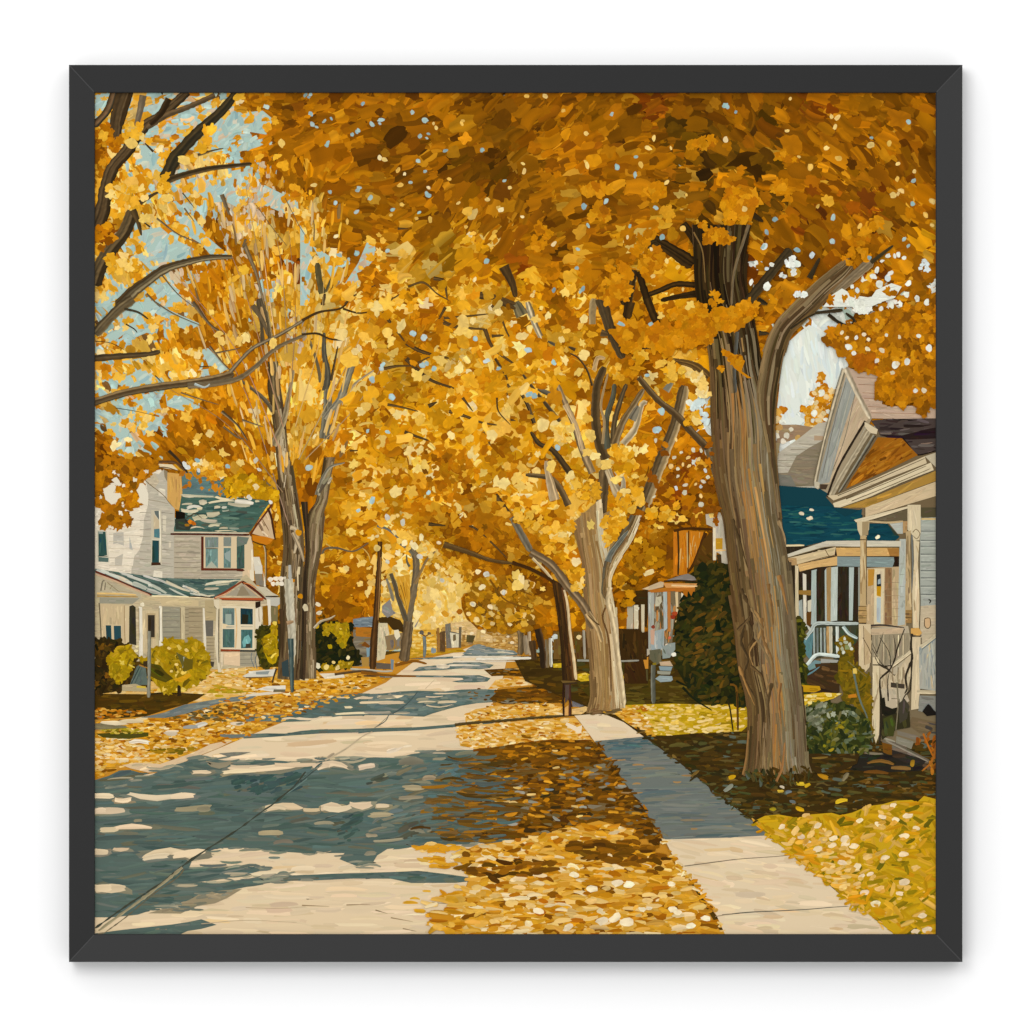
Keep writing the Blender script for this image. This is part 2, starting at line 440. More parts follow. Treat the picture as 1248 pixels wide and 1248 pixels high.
foliage(LEFT, 700, 'dab', (2.5, 5), bright=.6, only='abpY')
foliage([(112, 112), (330, 112), (330, 260), (112, 260)], 260, 'dab', (3, 6), bright=.6, only='abpYo')

# the open sky between the big limb and the gables
SKY_HOLE = [(948, 490), (953, 440), (963, 415), (975, 404), (986, 396), (1000, 403), (1012, 398), (1016, 408), (1025, 415), (1030, 432), (1034, 445), (1030, 455), (1024, 470), (1000, 480), (985, 492), (970, 505), (982, 512), (975, 518), (955, 518), (946, 505)]
fill(sky, SKY_HOLE, (225, 229, 216), 1.4, ln=(10, 30), wd=(3, 6), pal=[(4, (226, 229, 214)), (2, (220, 228, 220)), (1, (214, 225, 222))], streak=.015)
# ------------------------------------------------------------------ ground: road, pavements, lawns, fallen leaves
T = lambda r, c: crop(112 + 256 * c, 112 + 256 * r, 4.8)
g30, g31, g32, g33 = T(3, 0), T(3, 1), T(3, 2), T(3, 3)
c5 = crop(112, 790, 6.24); c6 = crop(300, 760, 6.24); c7 = crop(440, 700, 6.24); c8 = crop(580, 760, 6.24)
c9 = crop(760, 740, 7.8); cr3 = crop(950, 760, 6.57)

LIT = [(5, (226, 201, 162)), (3, (223, 197, 158)), (3, (229, 206, 168)), (.7, (217, 190, 149)), (.3, (222, 190, 142))]
TEAL = [(5, (84, 101, 95)), (3, (91, 107, 99)), (2, (76, 94, 89)), (1.6, (101, 110, 97)), (.8, (69, 87, 84)), (1.2, (100, 100, 82)), (.4, (86, 107, 107))]
DARK = [(4, (70, 50, 10)), (3, (82, 60, 14)), (2, (58, 42, 10)), (1.4, (98, 68, 12)), (1, (66, 60, 26))]
LEAFL = [(5, (212, 152, 38)), (3, (222, 170, 70)), (2, (230, 190, 112)), (1.2, (238, 212, 160)), (3, (198, 132, 18)), (1.6, (170, 102, 10)), (.9, (126, 76, 8))]
LEAFP = [(3, (230, 190, 116)), (2, (237, 208, 154)), (3, (220, 164, 66)), (2, (204, 138, 30)), (.8, (178, 104, 14))]
LEAFD = [(2, (132, 82, 12)), (4, (102, 64, 9)), (3, (116, 74, 12)), (2.4, (78, 48, 8)), (2, (140, 88, 12)), (1.6, (112, 92, 56)), (1.1, (170, 108, 14)), (.8, (124, 116, 92)), (.7, (60, 44, 18)), (.5, (196, 132, 30))]
ORNG = [(3, (176, 104, 12)), (3, (196, 128, 28)), (2, (148, 84, 10)), (1.5, (214, 160, 66)), (1, (112, 72, 14)), (.6, (128, 122, 96))]

def litter(s, poly, n, pal, k=1.0, pale=0.0, tilt=0.0):
    q = scatter(poly, n)
    q = q[np.argsort(q[:, 1])]
    d = np.clip((q[:, 1] - 775) / 350, .12, 1.1) * k
    m = len(q)
    c = pick(pal, m)
    half = rng.random(m) < .78
    f = U(.75, 1.35, m)
    dabs(s, q[half, 0], q[half, 1], 18 * (d * f)[half] + 2, 4.3 * (d * f)[half] + 1.1, tilt + rng.normal(0, .16, half.sum()), c[half], streak=.05)
    h = ~half
    blobs(s, q[h, 0], q[h, 1], 5.6 * (d * f)[h] + 1, U(.36, .6, h.sum()), rng.normal(0, .3, h.sum()), c[h])

# base coats
lawn = P('painted_lawn')
flat(lawn, [(106, 790), (1150, 800), (1150, 1150), (106, 1150)], (84, 60, 14))
strip = P('painted_fallen_leaves')
flat(strip, [(106, 1000), (106, 900), (240, 840), (372, 820), (500, 792), (590, 784), (645, 784), (720, 880), (884, 1150), (500, 1150)], (196, 134, 40))

# left lawn in light and shade
fill(lawn, c5('0,345 0,230 120,270 250,310 430,300 450,250 560,270 760,200 860,150 1000,130 1248,140 1248,420 900,420 400,360'), (222, 178, 100), 0, ln=(5, 14), wd=(2, 4), dens=1.2,
     pal=[(3, (226, 184, 108)), (2, (216, 166, 78)), (2, (232, 196, 130)), (1, (200, 144, 40)), (.7, (186, 150, 30))])
fill(lawn, c6('0,330 240,330 560,380 760,380 900,400 1060,420 860,520 560,540 300,560 0,590'), (206, 148, 40), 0, ln=(4, 12), wd=(2, 4), pal=LEAFL, dens=1.4)
fill(lawn, c5('0,345 400,350 640,345 860,350 800,390 700,430 560,470 370,530 180,540 0,520'), (72, 50, 10), -.05, ln=(8, 22), wd=(2.5, 5), pal=[(4, (74, 52, 10)), (2, (88, 62, 12)), (1.5, (60, 46, 12)), (1, (104, 72, 14))])
fill(lawn, c5('870,340 900,310 1000,290 1200,330 1100,345'), (176, 146, 26), 0, ln=(5, 12), wd=(2, 3))
litter(lawn, c5('430,340 460,270 760,215 1000,150 1248,160 1248,330 900,345'), 150, LEAFP, .9)
litter(lawn, c5('0,450 250,470 460,470 330,520 180,540 0,540'), 60, ORNG, .9)
line(lawn, c5('430,350 560,340 700,345 870,352'), 2.2, (52, 40, 14), .6)
# leaf mat of the left verge
verge = c5('0,545 400,520 560,530 900,445 1248,385 1248,700 1100,690 860,790 520,930 300,880 0,1000')
fill(strip, verge, (196, 138, 50), 0, pal=LEAFL, ln=(8, 18), wd=(3, 5), dens=1.0)
litter(strip, c5('0,570 700,540 1248,560 1248,690 1000,690 760,800 480,880 220,880 0,990'), 620, LEAFL, 1.0)
litter(strip, c5('0,690 200,690 420,770 420,860 60,870 0,860'), 120, LEAFP, 1.0)
litter(strip, c5('560,530 900,440 1248,400 1248,560 800,545'), 170, [(3, (118, 84, 22)), (2, (150, 98, 18)), (2, (100, 88, 50)), (1.5, (186, 126, 40)), (1, (128, 124, 100)), (1, (76, 58, 18))], .9)
fill(strip, c5('30,650 200,640 430,640 430,670 280,690 90,680'), (78, 72, 20), 0, ln=(6, 14), wd=(2, 3.5), dens=.8)
litter(strip, c5('30,600 220,600 440,640 240,650 60,640'), 40, [(2, (160, 140, 24)), (2, (200, 170, 70)), (1, (116, 100, 16))], .9)
litter(strip, c5('440,770 780,760 740,800 480,800'), 30, [(2, (112, 92, 14)), (2, (160, 120, 18))], .9)
path = P('painted_sidewalk', None, 0)
fill(path, c5('370,527 550,490 700,430 880,400 960,385 1248,350 1248,372 1160,400 990,412 900,440 720,496 560,530'), (112, 118, 112), -.2, ln=(8, 24), wd=(2, 4), pal=[(3, (110, 118, 112)), (2, (126, 132, 122)), (1.4, (96, 108, 108)), (.6, (150, 148, 128))])
fill(path, c5('0,575 60,570 260,590 270,604 120,615 0,620'), (126, 114, 84), 0, ln=(6, 16), wd=(2, 3))
fill(path, c6('380,600 700,560 860,560 700,640 500,700 330,740 0,745 0,700 330,690 400,640'), (108, 118, 112), 0, ln=(8, 22), wd=(2, 4), pal=TEAL)
litter(strip, c6('0,625 340,620 360,660 150,690 0,710'), 60, ORNG, 1.0)
dabs(strip, *[np.array(a, float) for a in ([140, 160, 170, 292, 246, 232, 209], [881, 879, 904, 882, 883, 886, 893], [32, 30, 24, 22, 14, 18, 16], [5, 4.5, 6, 5, 6, 5, 7], [.02, 0, .05, .02, -.3, -.05, 0])],
     np.array([(232, 212, 172), (226, 204, 160), (228, 210, 184), (230, 210, 180), (214, 206, 188), (160, 158, 148), (222, 202, 170)]))

# the road
road = P('painted_road')
EDGE = [(106, 958), (150, 948), (190, 942), (222, 930), (262, 914), (300, 898), (320, 890), (345, 880), (380, 868), (430, 850), (470, 832), (505, 806), (555, 795), (582, 785),
        (612, 785), (618, 802), (612, 830), (600, 850), (604, 885), (620, 910), (612, 960), (606, 1010), (582, 1040), (568, 1080), (556, 1110), (560, 1152), (106, 1152)]
fill(road, EDGE, (226, 201, 162), -.02, ln=(20, 60), wd=(3, 7), pal=LIT, dens=.7, streak=.014, aj=.05)
fill(road, c5('230,890 330,870 520,880 700,820 800,780 900,730 1100,690 960,760 860,800 640,890 520,940 430,945 300,915'), (218, 188, 146), -.25, ln=(8, 22), wd=(2, 4), dens=.8, streak=.03)

def shade(poly, n=1.0, pal=TEAL, ang=-.03, ln=(20, 64), wd=(2.6, 5.5)):
    fill(road, poly, (85, 102, 96), ang, pal=pal, ln=ln, wd=wd, dens=n, aj=.1, streak=.035)

shade(c5('0,1010 130,970 210,930 290,925 360,945 440,950 330,985 200,1030 0,1085'), pal=[(3, (84, 92, 82)), (2, (98, 92, 68)), (2, (76, 92, 94))])
main_shade = g30('0,400 200,345 360,305 440,262 520,240 600,215 660,210 780,225 960,222 1100,226 1260,240') + \
    g31('30,232 300,211 430,206 560,209 640,187 820,165 1020,163 1080,150 1180,180 1220,400 1220,600 1100,700 1000,712 820,722 600,732 500,742 440,780 410,830 320,842 220,802 250,766 0,765') + \
    g30('1080,756 900,736 720,736 590,800 570,850 700,845 860,840 1045,856 900,892 720,925 540,945 700,940 900,920 1000,908 1150,898 1260,893 1260,926 1100,930 940,957 800,985 640,1000 700,1050 560,1095 420,1075 270,1126 120,1142 -10,1142')
shade(main_shade, 1.25)
shade(g31('-20,896 200,886 400,881 560,876 680,870 820,886 960,905 1040,925 900,940 640,941 520,916 300,915 120,924 -20,928'), 1.1, ln=(10, 26), wd=(2, 4))
shade(g30('-20,1260 20,1236 180,1215 300,1202 460,1185 560,1170 640,1153 730,1186 640,1210 560,1222 500,1250'), 1.0, ln=(10, 26), wd=(2.4, 4.5), pal=TEAL[:4] + [(2, (136, 124, 98))])
fill(road, g30('640,1000 760,985 880,975 790,1030 720,1060 600,1080 520,1120 330,1118 460,1080 570,1040'), (150, 136, 106), -.1, ln=(10, 24), wd=(2.5, 4.5), pal=[(2, (150, 136, 106)), (2, (128, 124, 104)), (1, (176, 154, 118))])
# broken, half lit strokes along the rim of the shade
rim = np.vstack([smooth(main_shade, 6)[rng.integers(0, 300, 150)]]); rim = rim + rng.normal(0, 2.2, rim.shape); m = len(rim)
dabs(road, rim[:, 0], rim[:, 1], U(12, 34, m), U(1.6, 3.4, m), rng.normal(-.04, .06, m), pick([(2, (140, 138, 116)), (2, (112, 118, 104)), (1, (170, 158, 128)), (1, (98, 108, 98))], m), streak=.04)
fill(road, g31('330,300 640,220 1000,230 1040,420 1000,640 700,690 480,700 380,640 420,440'), (98, 107, 95), -.2, base=False, ln=(14, 40), wd=(2.4, 5), dens=.55, pal=[(2, (98, 107, 95)), (2, (106, 112, 98)), (1, (112, 104, 80)), (1, (90, 108, 104)), (.8, (128, 124, 100))])
# brown and blue-green tints varying inside the shade
for f, t, c in [(g31, '520,700 560,640 640,520 740,560 700,650 600,690', (84, 82, 66)), (g31, '120,600 220,570 330,600 250,660 150,640', (82, 80, 64)),
                (g31, '360,360 420,300 560,290 480,350 380,400', (74, 76, 64)), (g31, '690,430 860,430 860,470 700,500', (100, 84, 52)),
                (g31, '720,300 860,240 1050,240 1000,320 850,320', (84, 112, 118)), (g31, '200,560 330,520 390,500 350,600 330,690 200,720', (62, 84, 80)),
                (g30, '820,300 1240,290 1240,420 1060,470 900,400', (58, 82, 82)), (g30, '780,330 1000,330 860,420', (56, 78, 78))]:
    fill(road, f(t), c, -.3, base=False, ln=(8, 22), wd=(3, 6), dens=.9, var=.05)
# lit flecks that fall through the leaves: (x, y, length, height)
FLK = [(126, 970, 26, 7), (150, 975, 20, 6), (190, 970, 64, 6), (222, 970, 28, 6.5), (134, 988, 36, 8.5), (120, 989, 18, 8), (134, 1011, 22, 7), (162, 1008, 44, 6), (120, 1038, 22, 8), (148, 1035, 19, 4),
       (135, 1083, 36, 8.5), (126, 1082, 20, 9), (345, 984, 44, 8), (336, 984, 26, 7), (246, 941, 22, 5), (300, 936, 40, 8), (335, 935, 62, 7), (292, 940, 40, 5), (360, 932, 50, 5), (205, 1041, 60, 9), (190, 1044, 30, 7),
       (230, 1040, 40, 9), (404, 933, 38, 7), (392, 933, 20, 6), (447, 934, 20, 7.5), (404, 984, 26, 9), (412, 985, 34, 7), (440, 981, 26, 8), (380, 987, 20, 5), (466, 982, 16, 5)]
F = np.array(FLK)
dabs(road, F[:, 0] + 2, F[:, 1] + 1, F[:, 2] * 1.35, F[:, 3] * 1.3, rng.normal(-.03, .05, len(F)), pick([(2, (126, 122, 100)), (1, (112, 116, 102)), (1, (146, 132, 102))], len(F)), streak=.05)
dabs(road, F[:, 0], F[:, 1], F[:, 2], F[:, 3], rng.normal(-.03, .05, len(F)), pick(LIT, len(F)), streak=.03, blunt=.8)
FLT = [(236, 985, 44, 7), (248, 986, 16, 6), (501, 928, 30, 9), (535, 925, 16, 4), (464, 993, 28, 6), (503, 960, 24, 7), (523, 948, 16, 6), (453, 1018, 14, 5), (474, 1024, 36, 4), (500, 972, 30, 5), (395, 1003, 24, 4), (168, 1000, 10, 4), (330, 1015, 30, 6), (345, 1026, 24, 5), (570, 918, 32, 4), (452, 1040, 14, 5), (268, 931, 30, 6)]
F = np.array(FLT)
dabs(road, F[:, 0], F[:, 1], F[:, 2], F[:, 3], rng.normal(-.05, .06, len(F)), pick([(2, (150, 140, 112)), (2, (170, 154, 120)), (1, (132, 126, 104))], len(F)), streak=.05)
# shadow bands further up the road
shade(c6('-20,846 60,838 160,834 300,836 420,815 560,804 760,803 980,794 1260,788 1260,806 1100,812 960,826 760,830 560,836 420,846 330,852 200,862 -20,874'), 1.0, ln=(8, 20), wd=(1.6, 3))
shade(c7('-20,1182 120,1178 250,1172 480,1158 700,1140 860,1124 1000,1112 1000,1136 860,1146 700,1162 500,1180 340,1190 160,1196 60,1200 -20,1210'), 1.0, ln=(8, 20), wd=(1.6, 3))
shade(c7('-20,912 160,906 300,890 420,884 640,890 760,876 900,872 1080,880 1060,960 1000,972 880,980 760,1000 640,1030 540,1060 480,1082 360,1078 260,1070 120,1072 -20,1070'), 1.2, ln=(8, 24), wd=(2, 4),
      pal=[(3, (92, 110, 108)), (3, (104, 118, 112)), (2, (120, 126, 112)), (2, (80, 100, 102)), (1, (140, 136, 114))])
shade(c6('380,600 620,572 720,542 860,530 940,532 900,700 800,702 560,706 480,742 360,746 240,750 180,740 300,700 420,680'), 1.1, ln=(8, 22), wd=(2, 3.6))
for f, items in ((c6, [(890, 566, 120, 18), (1100, 556, 190, 22), (990, 598, 240, 22), (840, 682, 320, 18), (780, 636, 60, 18), (1180, 680, 120, 14), (480, 722, 200, 16), (330, 722, 120, 14), (740, 562, 90, 12)]),
                 (c7, [(200, 934, 130, 22), (230, 976, 190, 26), (40, 940, 100, 18), (120, 1050, 200, 18), (310, 1052, 110, 14), (650, 905, 180, 10), (560, 930, 130, 10), (500, 968, 130, 12), (660, 970, 140, 22), (600, 1000, 200, 10)])):
    a = np.array(items, float); o = np.array(f('0,0')[0]); k = 6.24
    dabs(road, o[0] + a[:, 0] / k, o[1] + a[:, 1] / k, a[:, 2] / k, a[:, 3] / k, np.full(len(a), -.03), pick(LIT if f is c6 else [(2, (214, 192, 156)), (1, (160, 152, 128))], len(a)), streak=.03, blunt=.75)
far_sh = [(3, (108, 120, 116)), (3, (122, 130, 122)), (2, (96, 109, 106)), (2, (148, 147, 132))]
shade(c7('390,738 440,705 580,690 700,672 760,655 900,668 1010,688 980,712 900,722 760,716 620,726 520,730'), 1, far_sh, ln=(6, 18), wd=(1.5, 3))
dabs(road, *[np.array(a, float) for a in ([540, 562, 575], [812, 810.5, 811], [16, 30, 20], [5, 2.6, 2.2], [0, 0, 0])], np.array([(224, 206, 174), (216, 200, 170), (200, 190, 166)]))
shade(c7('90,768 300,765 640,770 900,766 985,790 960,815 860,822 740,822 690,814 780,800 770,788 640,784 460,782 300,781 160,786'), 1, far_sh, ln=(6, 18), wd=(1.5, 3))
shade(c7('370,640 600,628 760,622 800,600 1180,600 1190,615 980,622 860,626 700,640 520,646'), 1, far_sh, ln=(5, 14), wd=(1, 2))
fill(road, c7('770,606 820,560 880,524 1060,524 1130,560 1200,606'), (128, 136, 132), 0, ln=(5, 14), wd=(1, 2), pal=far_sh + [(2, (206, 194, 164)), (1, (170, 164, 146))])
for y, a, b in ((628, 1215, 60), (664, 1190, 30)):
    line(road, c7(f'700,{y} {a},{y-4}'), 2.2, (222, 206, 178), 1.4)
# joints in the concrete
line(road, g31('-10,350 60,285 120,235'), 2.0, (52, 66, 62), 1.6, wob=.3); line(road, g30('1250,290 1180,380 1130,420 1060,480 1000,520 880,610 760,690 680,740 540,835 430,925 300,1010 180,1090 20,1205'), 2.0, (50, 56, 46), 2.2, wob=.3, cols=[(42, 50, 44), (92, 90, 70)])
line(road, g30('540,860 500,910 380,990 330,1030 200,1140 80,1228'), 1.3, (104, 94, 70), 1.3, wob=.3)
line(road, g30('530,850 420,940 260,1060 120,1160 40,1220'), 3.6, (150, 138, 106), 2.6, wob=.2)
line(road, g30('1260,330 1190,385 1140,420'), 1.6, (96, 116, 112), 1.0)
line(road, g31('0,340 60,285 120,240'), 1.6, (92, 112, 108), 1.0)
line(road, c6('350,1248 480,1150 580,1070'), 1.2, (60, 72, 68), .8)
line(road, c6('600,1040 760,950 880,860 960,820'), 2.2, (196, 176, 142), .9)
line(road, c6('980,790 1060,740 1090,690 1160,660 1248,590'), 1.1, (96, 104, 98), .8)
line(road, c7('240,1060 330,1000 400,930 430,890'), 1.5, (76, 92, 92), 1.0)
line(road, c7('100,1170 150,1130 200,1085'), .9, (150, 138, 112), .6)
line(road, c7('490,870 560,800'), .7, (180, 160, 128), .5)
line(road, g30('900,1085 1100,1090 1250,1080'), .9, (176, 152, 118), .5); line(road, g30('640,1180 900,1160 1200,1172'), .9, (196, 170, 134), .5)
for t in ('0,1072 160,1078', '260,1070 400,1066', '430,1100 500,1120', '520,1144 650,1168', '760,1056 850,1062', '590,1208 670,1224'):
    line(road, g31(t), 1.5, (150, 126, 92), .5)
fill(road, g31('340,180 480,170 700,90 640,180'), (230, 210, 178), -.3, base=False, dens=.4, var=.02)
fill(road, g31('80,215 130,175 215,170 160,215'), (172, 156, 128), -.5, base=False, dens=1.2)
fill(road, c5('965,800 1080,790 1210,790 1120,815 1040,825'), (120, 118, 104), -.1, dens=.9, ln=(6, 14), wd=(1.5, 3))
fill(road, c5('970,655 1100,655 1248,650 1248,672 1060,684 980,672'), (110, 116, 108), 0, dens=.9, ln=(6, 16), wd=(1.5, 3))

# leaves along the right edge of the road, in light and shade
R = crop(580, 760, 6.24)
litter(strip, c8('-60,480 120,470 420,390 520,400 640,440 660,620 500,640 100,640 -60,620'), 60, LEAFD, .8)
fill(strip, c8('60,350 260,340 420,330 520,350 520,400 380,402 240,395 120,400'), (84, 52, 10), 0, ln=(5, 12), wd=(1.4, 2.6), pal=LEAFD)
fill(strip, c8('90,500 150,430 260,410 420,400 540,395 580,450 420,470 240,480'), (222, 168, 84), 0, ln=(5, 12), wd=(1.6, 3), pal=LEAFP, dens=1.2)
fill(strip, c8('280,345 420,325 500,325 500,350 420,356'), (222, 178, 104), 0, ln=(4, 9), wd=(1.5, 2.4), pal=LEAFP)
fill(strip, c8('100,575 150,530 140,505 300,490 480,475 640,465 660,600 420,608 200,612'), (88, 58, 12), 0, ln=(6, 16), wd=(1.8, 3.4), pal=LEAFD, dens=1.2)
lit2 = c8('-80,690 0,650 200,620 420,608 560,605 660,640 660,700 420,720 0,745 -80,745')
fill(strip, lit2, (220, 168, 78), 0, ln=(6, 14), wd=(2, 3.6), pal=LEAFL, dens=1.0)
litter(strip, lit2, 150, LEAFP, .9)
lit3 = c8('-140,760 60,765 300,745 520,725 760,715 830,800 890,880 700,895 560,885 420,905 200,935 0,950 -120,930')
fill(strip, lit3, (222, 172, 88), 0, ln=(7, 16), wd=(2, 4), pal=LEAFL, dens=1.0)
litter(strip, lit3, 230, LEAFP, .95)
for q_ in ('690,750 760,780 800,830 740,810 680,770', '740,800 810,770 800,830 770,835'):
    flat(strip, c8(q_), (236, 214, 178))
# fading scatter onto the concrete
litter(strip, g31('880,60 1000,50 1100,20 1248,20 1248,140 1060,150'), 40, LEAFP, .9)
line(strip, c8('-160,770 0,752 200,738 420,718 560,708 680,700'), 3.6, (84, 66, 30), 3.0, wob=.2, cols=[(96, 80, 44), (62, 46, 20)])
line(strip, c8('680,700 850,690 1000,690'), 2.0, (70, 50, 20), 1.2)
line(strip, c8('-20,965 200,938 420,905 560,888 700,890 880,890'), 2.6, (112, 62, 8), 2.0, wob=.2)

dk = c8('-30,975 160,945 420,910 560,893 700,895 885,895 960,960 1050,1080 1120,1180 1180,1260 -60,1260') + []
dark1 = [(585, 914), (620, 908), (660, 903), (700, 902), (722, 904), (745, 926), (770, 962), (790, 995), (800, 1020), (770, 1024), (740, 1000), (690, 1010), (650, 1022), (600, 1030), (572, 1024), (560, 1000), (566, 960), (572, 930)]
fill(strip, dark1, (98, 62, 10), 0, ln=(12, 26), wd=(3, 6), pal=LEAFD, dens=1.1)
litter(strip, dark1, 520, LEAFD, 1.0)
litter(strip, [(600, 920), (720, 905), (790, 1000), (740, 990), (640, 1010), (590, 1000)], 60, [(2, (206, 146, 36)), (2, (186, 122, 20)), (1, (150, 146, 130)), (1, (222, 186, 110)), (.7, (110, 124, 132))], .8)
edge_brown = [(545, 960), (560, 935), (600, 930), (600, 1015), (560, 1022), (540, 1000)]
litter(road, [(535, 945), (575, 925), (590, 1018), (545, 1018), (520, 990)], 46, [(2, (116, 86, 40)), (2, (96, 98, 78)), (1.4, (146, 100, 30)), (1, (80, 104, 108))], 1.5)
m = 190; yy = U(922, 1028, m); xx = 588 + rng.normal(0, 20, m) - (yy - 930) * .12
dabs(road, xx, yy, U(14, 42, m), U(2, 4.2, m), rng.normal(0, .06, m), pick([(3, (98, 72, 32)), (3, (80, 92, 84)), (2, (112, 80, 26)), (2, (92, 96, 80)), (1.4, (76, 56, 20)), (1.4, (150, 102, 24)), (1, (78, 104, 108))], m), streak=.05)
# lit leaves at the bottom
lit4 = [(500, 1034), (540, 1030), (575, 1028), (640, 1022), (690, 1010), (730, 1000), (768, 1010), (775, 1030), (800, 1040), (820, 1050), (846, 1090), (862, 1112), (880, 1145), (530, 1150), (540, 1110), (555, 1095), (520, 1080), (580, 1070), (545, 1050)]
lit4 = [(560, 1040), (580, 1030), (640, 1022), (690, 1010), (730, 1000), (768, 1010), (775, 1030), (800, 1040), (820, 1050), (846, 1090), (862, 1112), (884, 1148), (545, 1150), (548, 1110), (566, 1085), (575, 1065)]
fill(strip, lit4, (206, 146, 44), .05, ln=(12, 28), wd=(4, 7), pal=LEAFL, dens=1.0)
litter(strip, lit4, 700, LEAFL, 1.05, tilt=.08)
litter(strip, lit4, 170, LEAFP, .9)
for pts, n in (([(700, 1022), (760, 1030), (812, 1046), (818, 1062), (770, 1056), (720, 1048), (690, 1040)], 46), ([(560, 1056), (640, 1048), (700, 1055), (660, 1064), (590, 1074)], 36), ([(690, 1035), (740, 1025), (800, 1020), (806, 1040), (740, 1050)], 40)):
    litter(strip, pts, n, LEAFD[:5], 1.1)
litter(strip, [(500, 1030), (560, 1028), (570, 1050), (545, 1062), (510, 1050)], 26, LEAFL[:5], .9)
litter(strip, [(520, 1095), (560, 1078), (560, 1140), (530, 1130)], 26, LEAFL[:5], 1.1)
litter(strip, [(492, 1032), (560, 1030), (540, 1040)], 9, [(1, (214, 150, 30))], 1.2)
for x, y, l, h, c in ((500, 1100, 18, 4, (214, 156, 40)), (512, 1110, 14, 5, (206, 150, 36)), (505, 1095, 12, 3, (210, 160, 50)), (520, 1086, 10, 3, (214, 160, 50)), (540, 1118, 30, 8, (200, 136, 30)), (534, 1122, 22, 4, (168, 100, 14))):
    dabs(strip, np.array([x]), np.array([y]), l, h, 0.05, np.array([c]))
B = np.array([(820, 1108, 6), (826, 1112, 5), (842, 1128, 6), (783, 1108, 5), (791, 1107, 4), (752, 1076, 7), (766, 1078, 7), (818, 1077, 5), (656, 1110, 7), (734, 1122, 8), (750, 1118, 8), (764, 1124, 9), (692, 1130, 7), (860, 1119, 6), (722, 1083, 7), (700, 1066, 6)])
blobs(strip, B[:, 0], B[:, 1], B[:, 2], np.full(len(B), .6), rng.normal(0, .3, len(B)), pick([(1, (242, 222, 182))], len(B)))

# right sidewalk
walk = P('painted_sidewalk', None, 1)
WL = [(700, 872), (707, 880), (725, 904), (741, 924), (774, 972), (795, 1002), (809, 1022), (818, 1040), (827, 1055), (843, 1074), (860, 1098), (874, 1117), (886, 1150)]
WR = [(1100, 1150), (1088, 1137), (1057, 1113), (1036, 1101), (995, 1065), (963, 1040), (934, 1017), (920, 1001), (901, 988), (884, 976), (855, 950), (824, 926), (805, 910), (791, 899), (778, 889), (764, 881), (750, 871), (725, 870)]
fill(walk, WL + WR, (226, 203, 166), .1, ln=(16, 44), wd=(3, 7), pal=LIT, dens=.7, streak=.014)
SW = [(5, (109, 114, 106)), (3, (117, 120, 108)), (2, (95, 106, 104)), (1, (120, 120, 104)), (.4, (138, 124, 94)), (.5, (88, 103, 106))]
fill(walk, [(725, 903), (760, 900), (790, 897), (805, 910), (824, 926), (855, 950), (884, 976), (901, 988), (920, 1001), (936, 1018), (880, 1021), (809, 1023), (795, 1002), (774, 972), (741, 924)], (109, 114, 106), -.02, ln=(20, 60), wd=(2, 4), pal=SW, dens=1.4, aj=.04, streak=.035)
fill(walk, [(727, 905), (760, 902), (788, 899), (800, 908), (760, 914), (740, 916)], (74, 98, 106), -.05, base=False, ln=(10, 24), wd=(2, 3.4), dens=1.0, var=.05)
for x, y, l in ((752, 926, 22), (778, 932, 14), (776, 955, 10), (838, 945, 16), (770, 966, 26), (825, 953, 10), (846, 1010, 8)):
    dabs(walk, np.array([float(x)]), np.array([float(y)]), l, 2.2, 0., np.array([(164, 128, 80)]))
line(walk, g33('-240,845 0,813 110,800 300,787 400,778'), 1.4, (120, 106, 84), .8)
line(walk, g33('0,1128 160,1112 350,1103 500,1095 640,1083 740,1077'), 1.5, (96, 92, 78), .8)
line(walk, g33('-40,1137 60,1120'), 1.2, (160, 140, 110), .8)
line(walk, WL[2:7], 1.1, (92, 82, 56), .8); line(walk, WL[6:12], 1.0, (150, 108, 50), .8)
line(walk, [(884, 977), (905, 990), (922, 1003), (936, 1018)], 2.2, (110, 140, 138), 1.2)
fill(walk, c8('520,355 650,338 650,395 530,398'), (120, 126, 124), 0, ln=(4, 10), wd=(1.5, 2.4))
fill(walk, c8('545,400 660,396 660,455 580,462'), (226, 208, 176), 0, ln=(5, 12), wd=(2, 3), var=.02)
fill(walk, c8('715,480 790,490 870,560 862,618 790,634 735,632'), (122, 118, 118), .5, ln=(6, 16), wd=(2, 4), var=.04)
fill(walk, c8('730,650 780,640 850,625 850,660 800,690 730,690'), (220, 180, 112), 0, ln=(5, 10), wd=(2, 3))

# right lawns
fill(lawn, [(625, 800), (1150, 800), (1150, 1010), (940, 1010), (760, 880), (640, 830)], (62, 44, 12), 0, ln=(10, 24), wd=(3, 6), pal=DARK, dens=.9)
fill(lawn, c8('860,300 1300,290 1300,385 1100,385 860,380'), (66, 58, 16), 0, ln=(6, 16), wd=(2, 3.4), pal=[(3, (66, 56, 16)), (2, (82, 72, 20)), (1, (48, 40, 12))])
for t in ('770,385 830,372 865,385 865,435 800,440 770,425', '1110,390 1180,380 1300,388 1300,415 1110,425', '585,305 650,300 650,335 590,335'):
    fill(lawn, c8(t), (206, 170, 34), 0, ln=(4, 10), wd=(1.6, 2.6), pal=[(2, (210, 174, 36)), (1, (226, 190, 80)), (1, (180, 144, 20))])
fill(lawn, c8('760,445 870,440 870,560 790,490'), (70, 58, 14), 0, ln=(6, 14), wd=(2, 3), pal=DARK)
fill(lawn, c9('-60,700 300,690 600,720 800,860 900,900 900,935 -60,920'), (72, 56, 14), 0, ln=(8, 20), wd=(2, 4), pal=[(3, (74, 58, 14)), (2, (92, 76, 24)), (1, (56, 44, 12))])
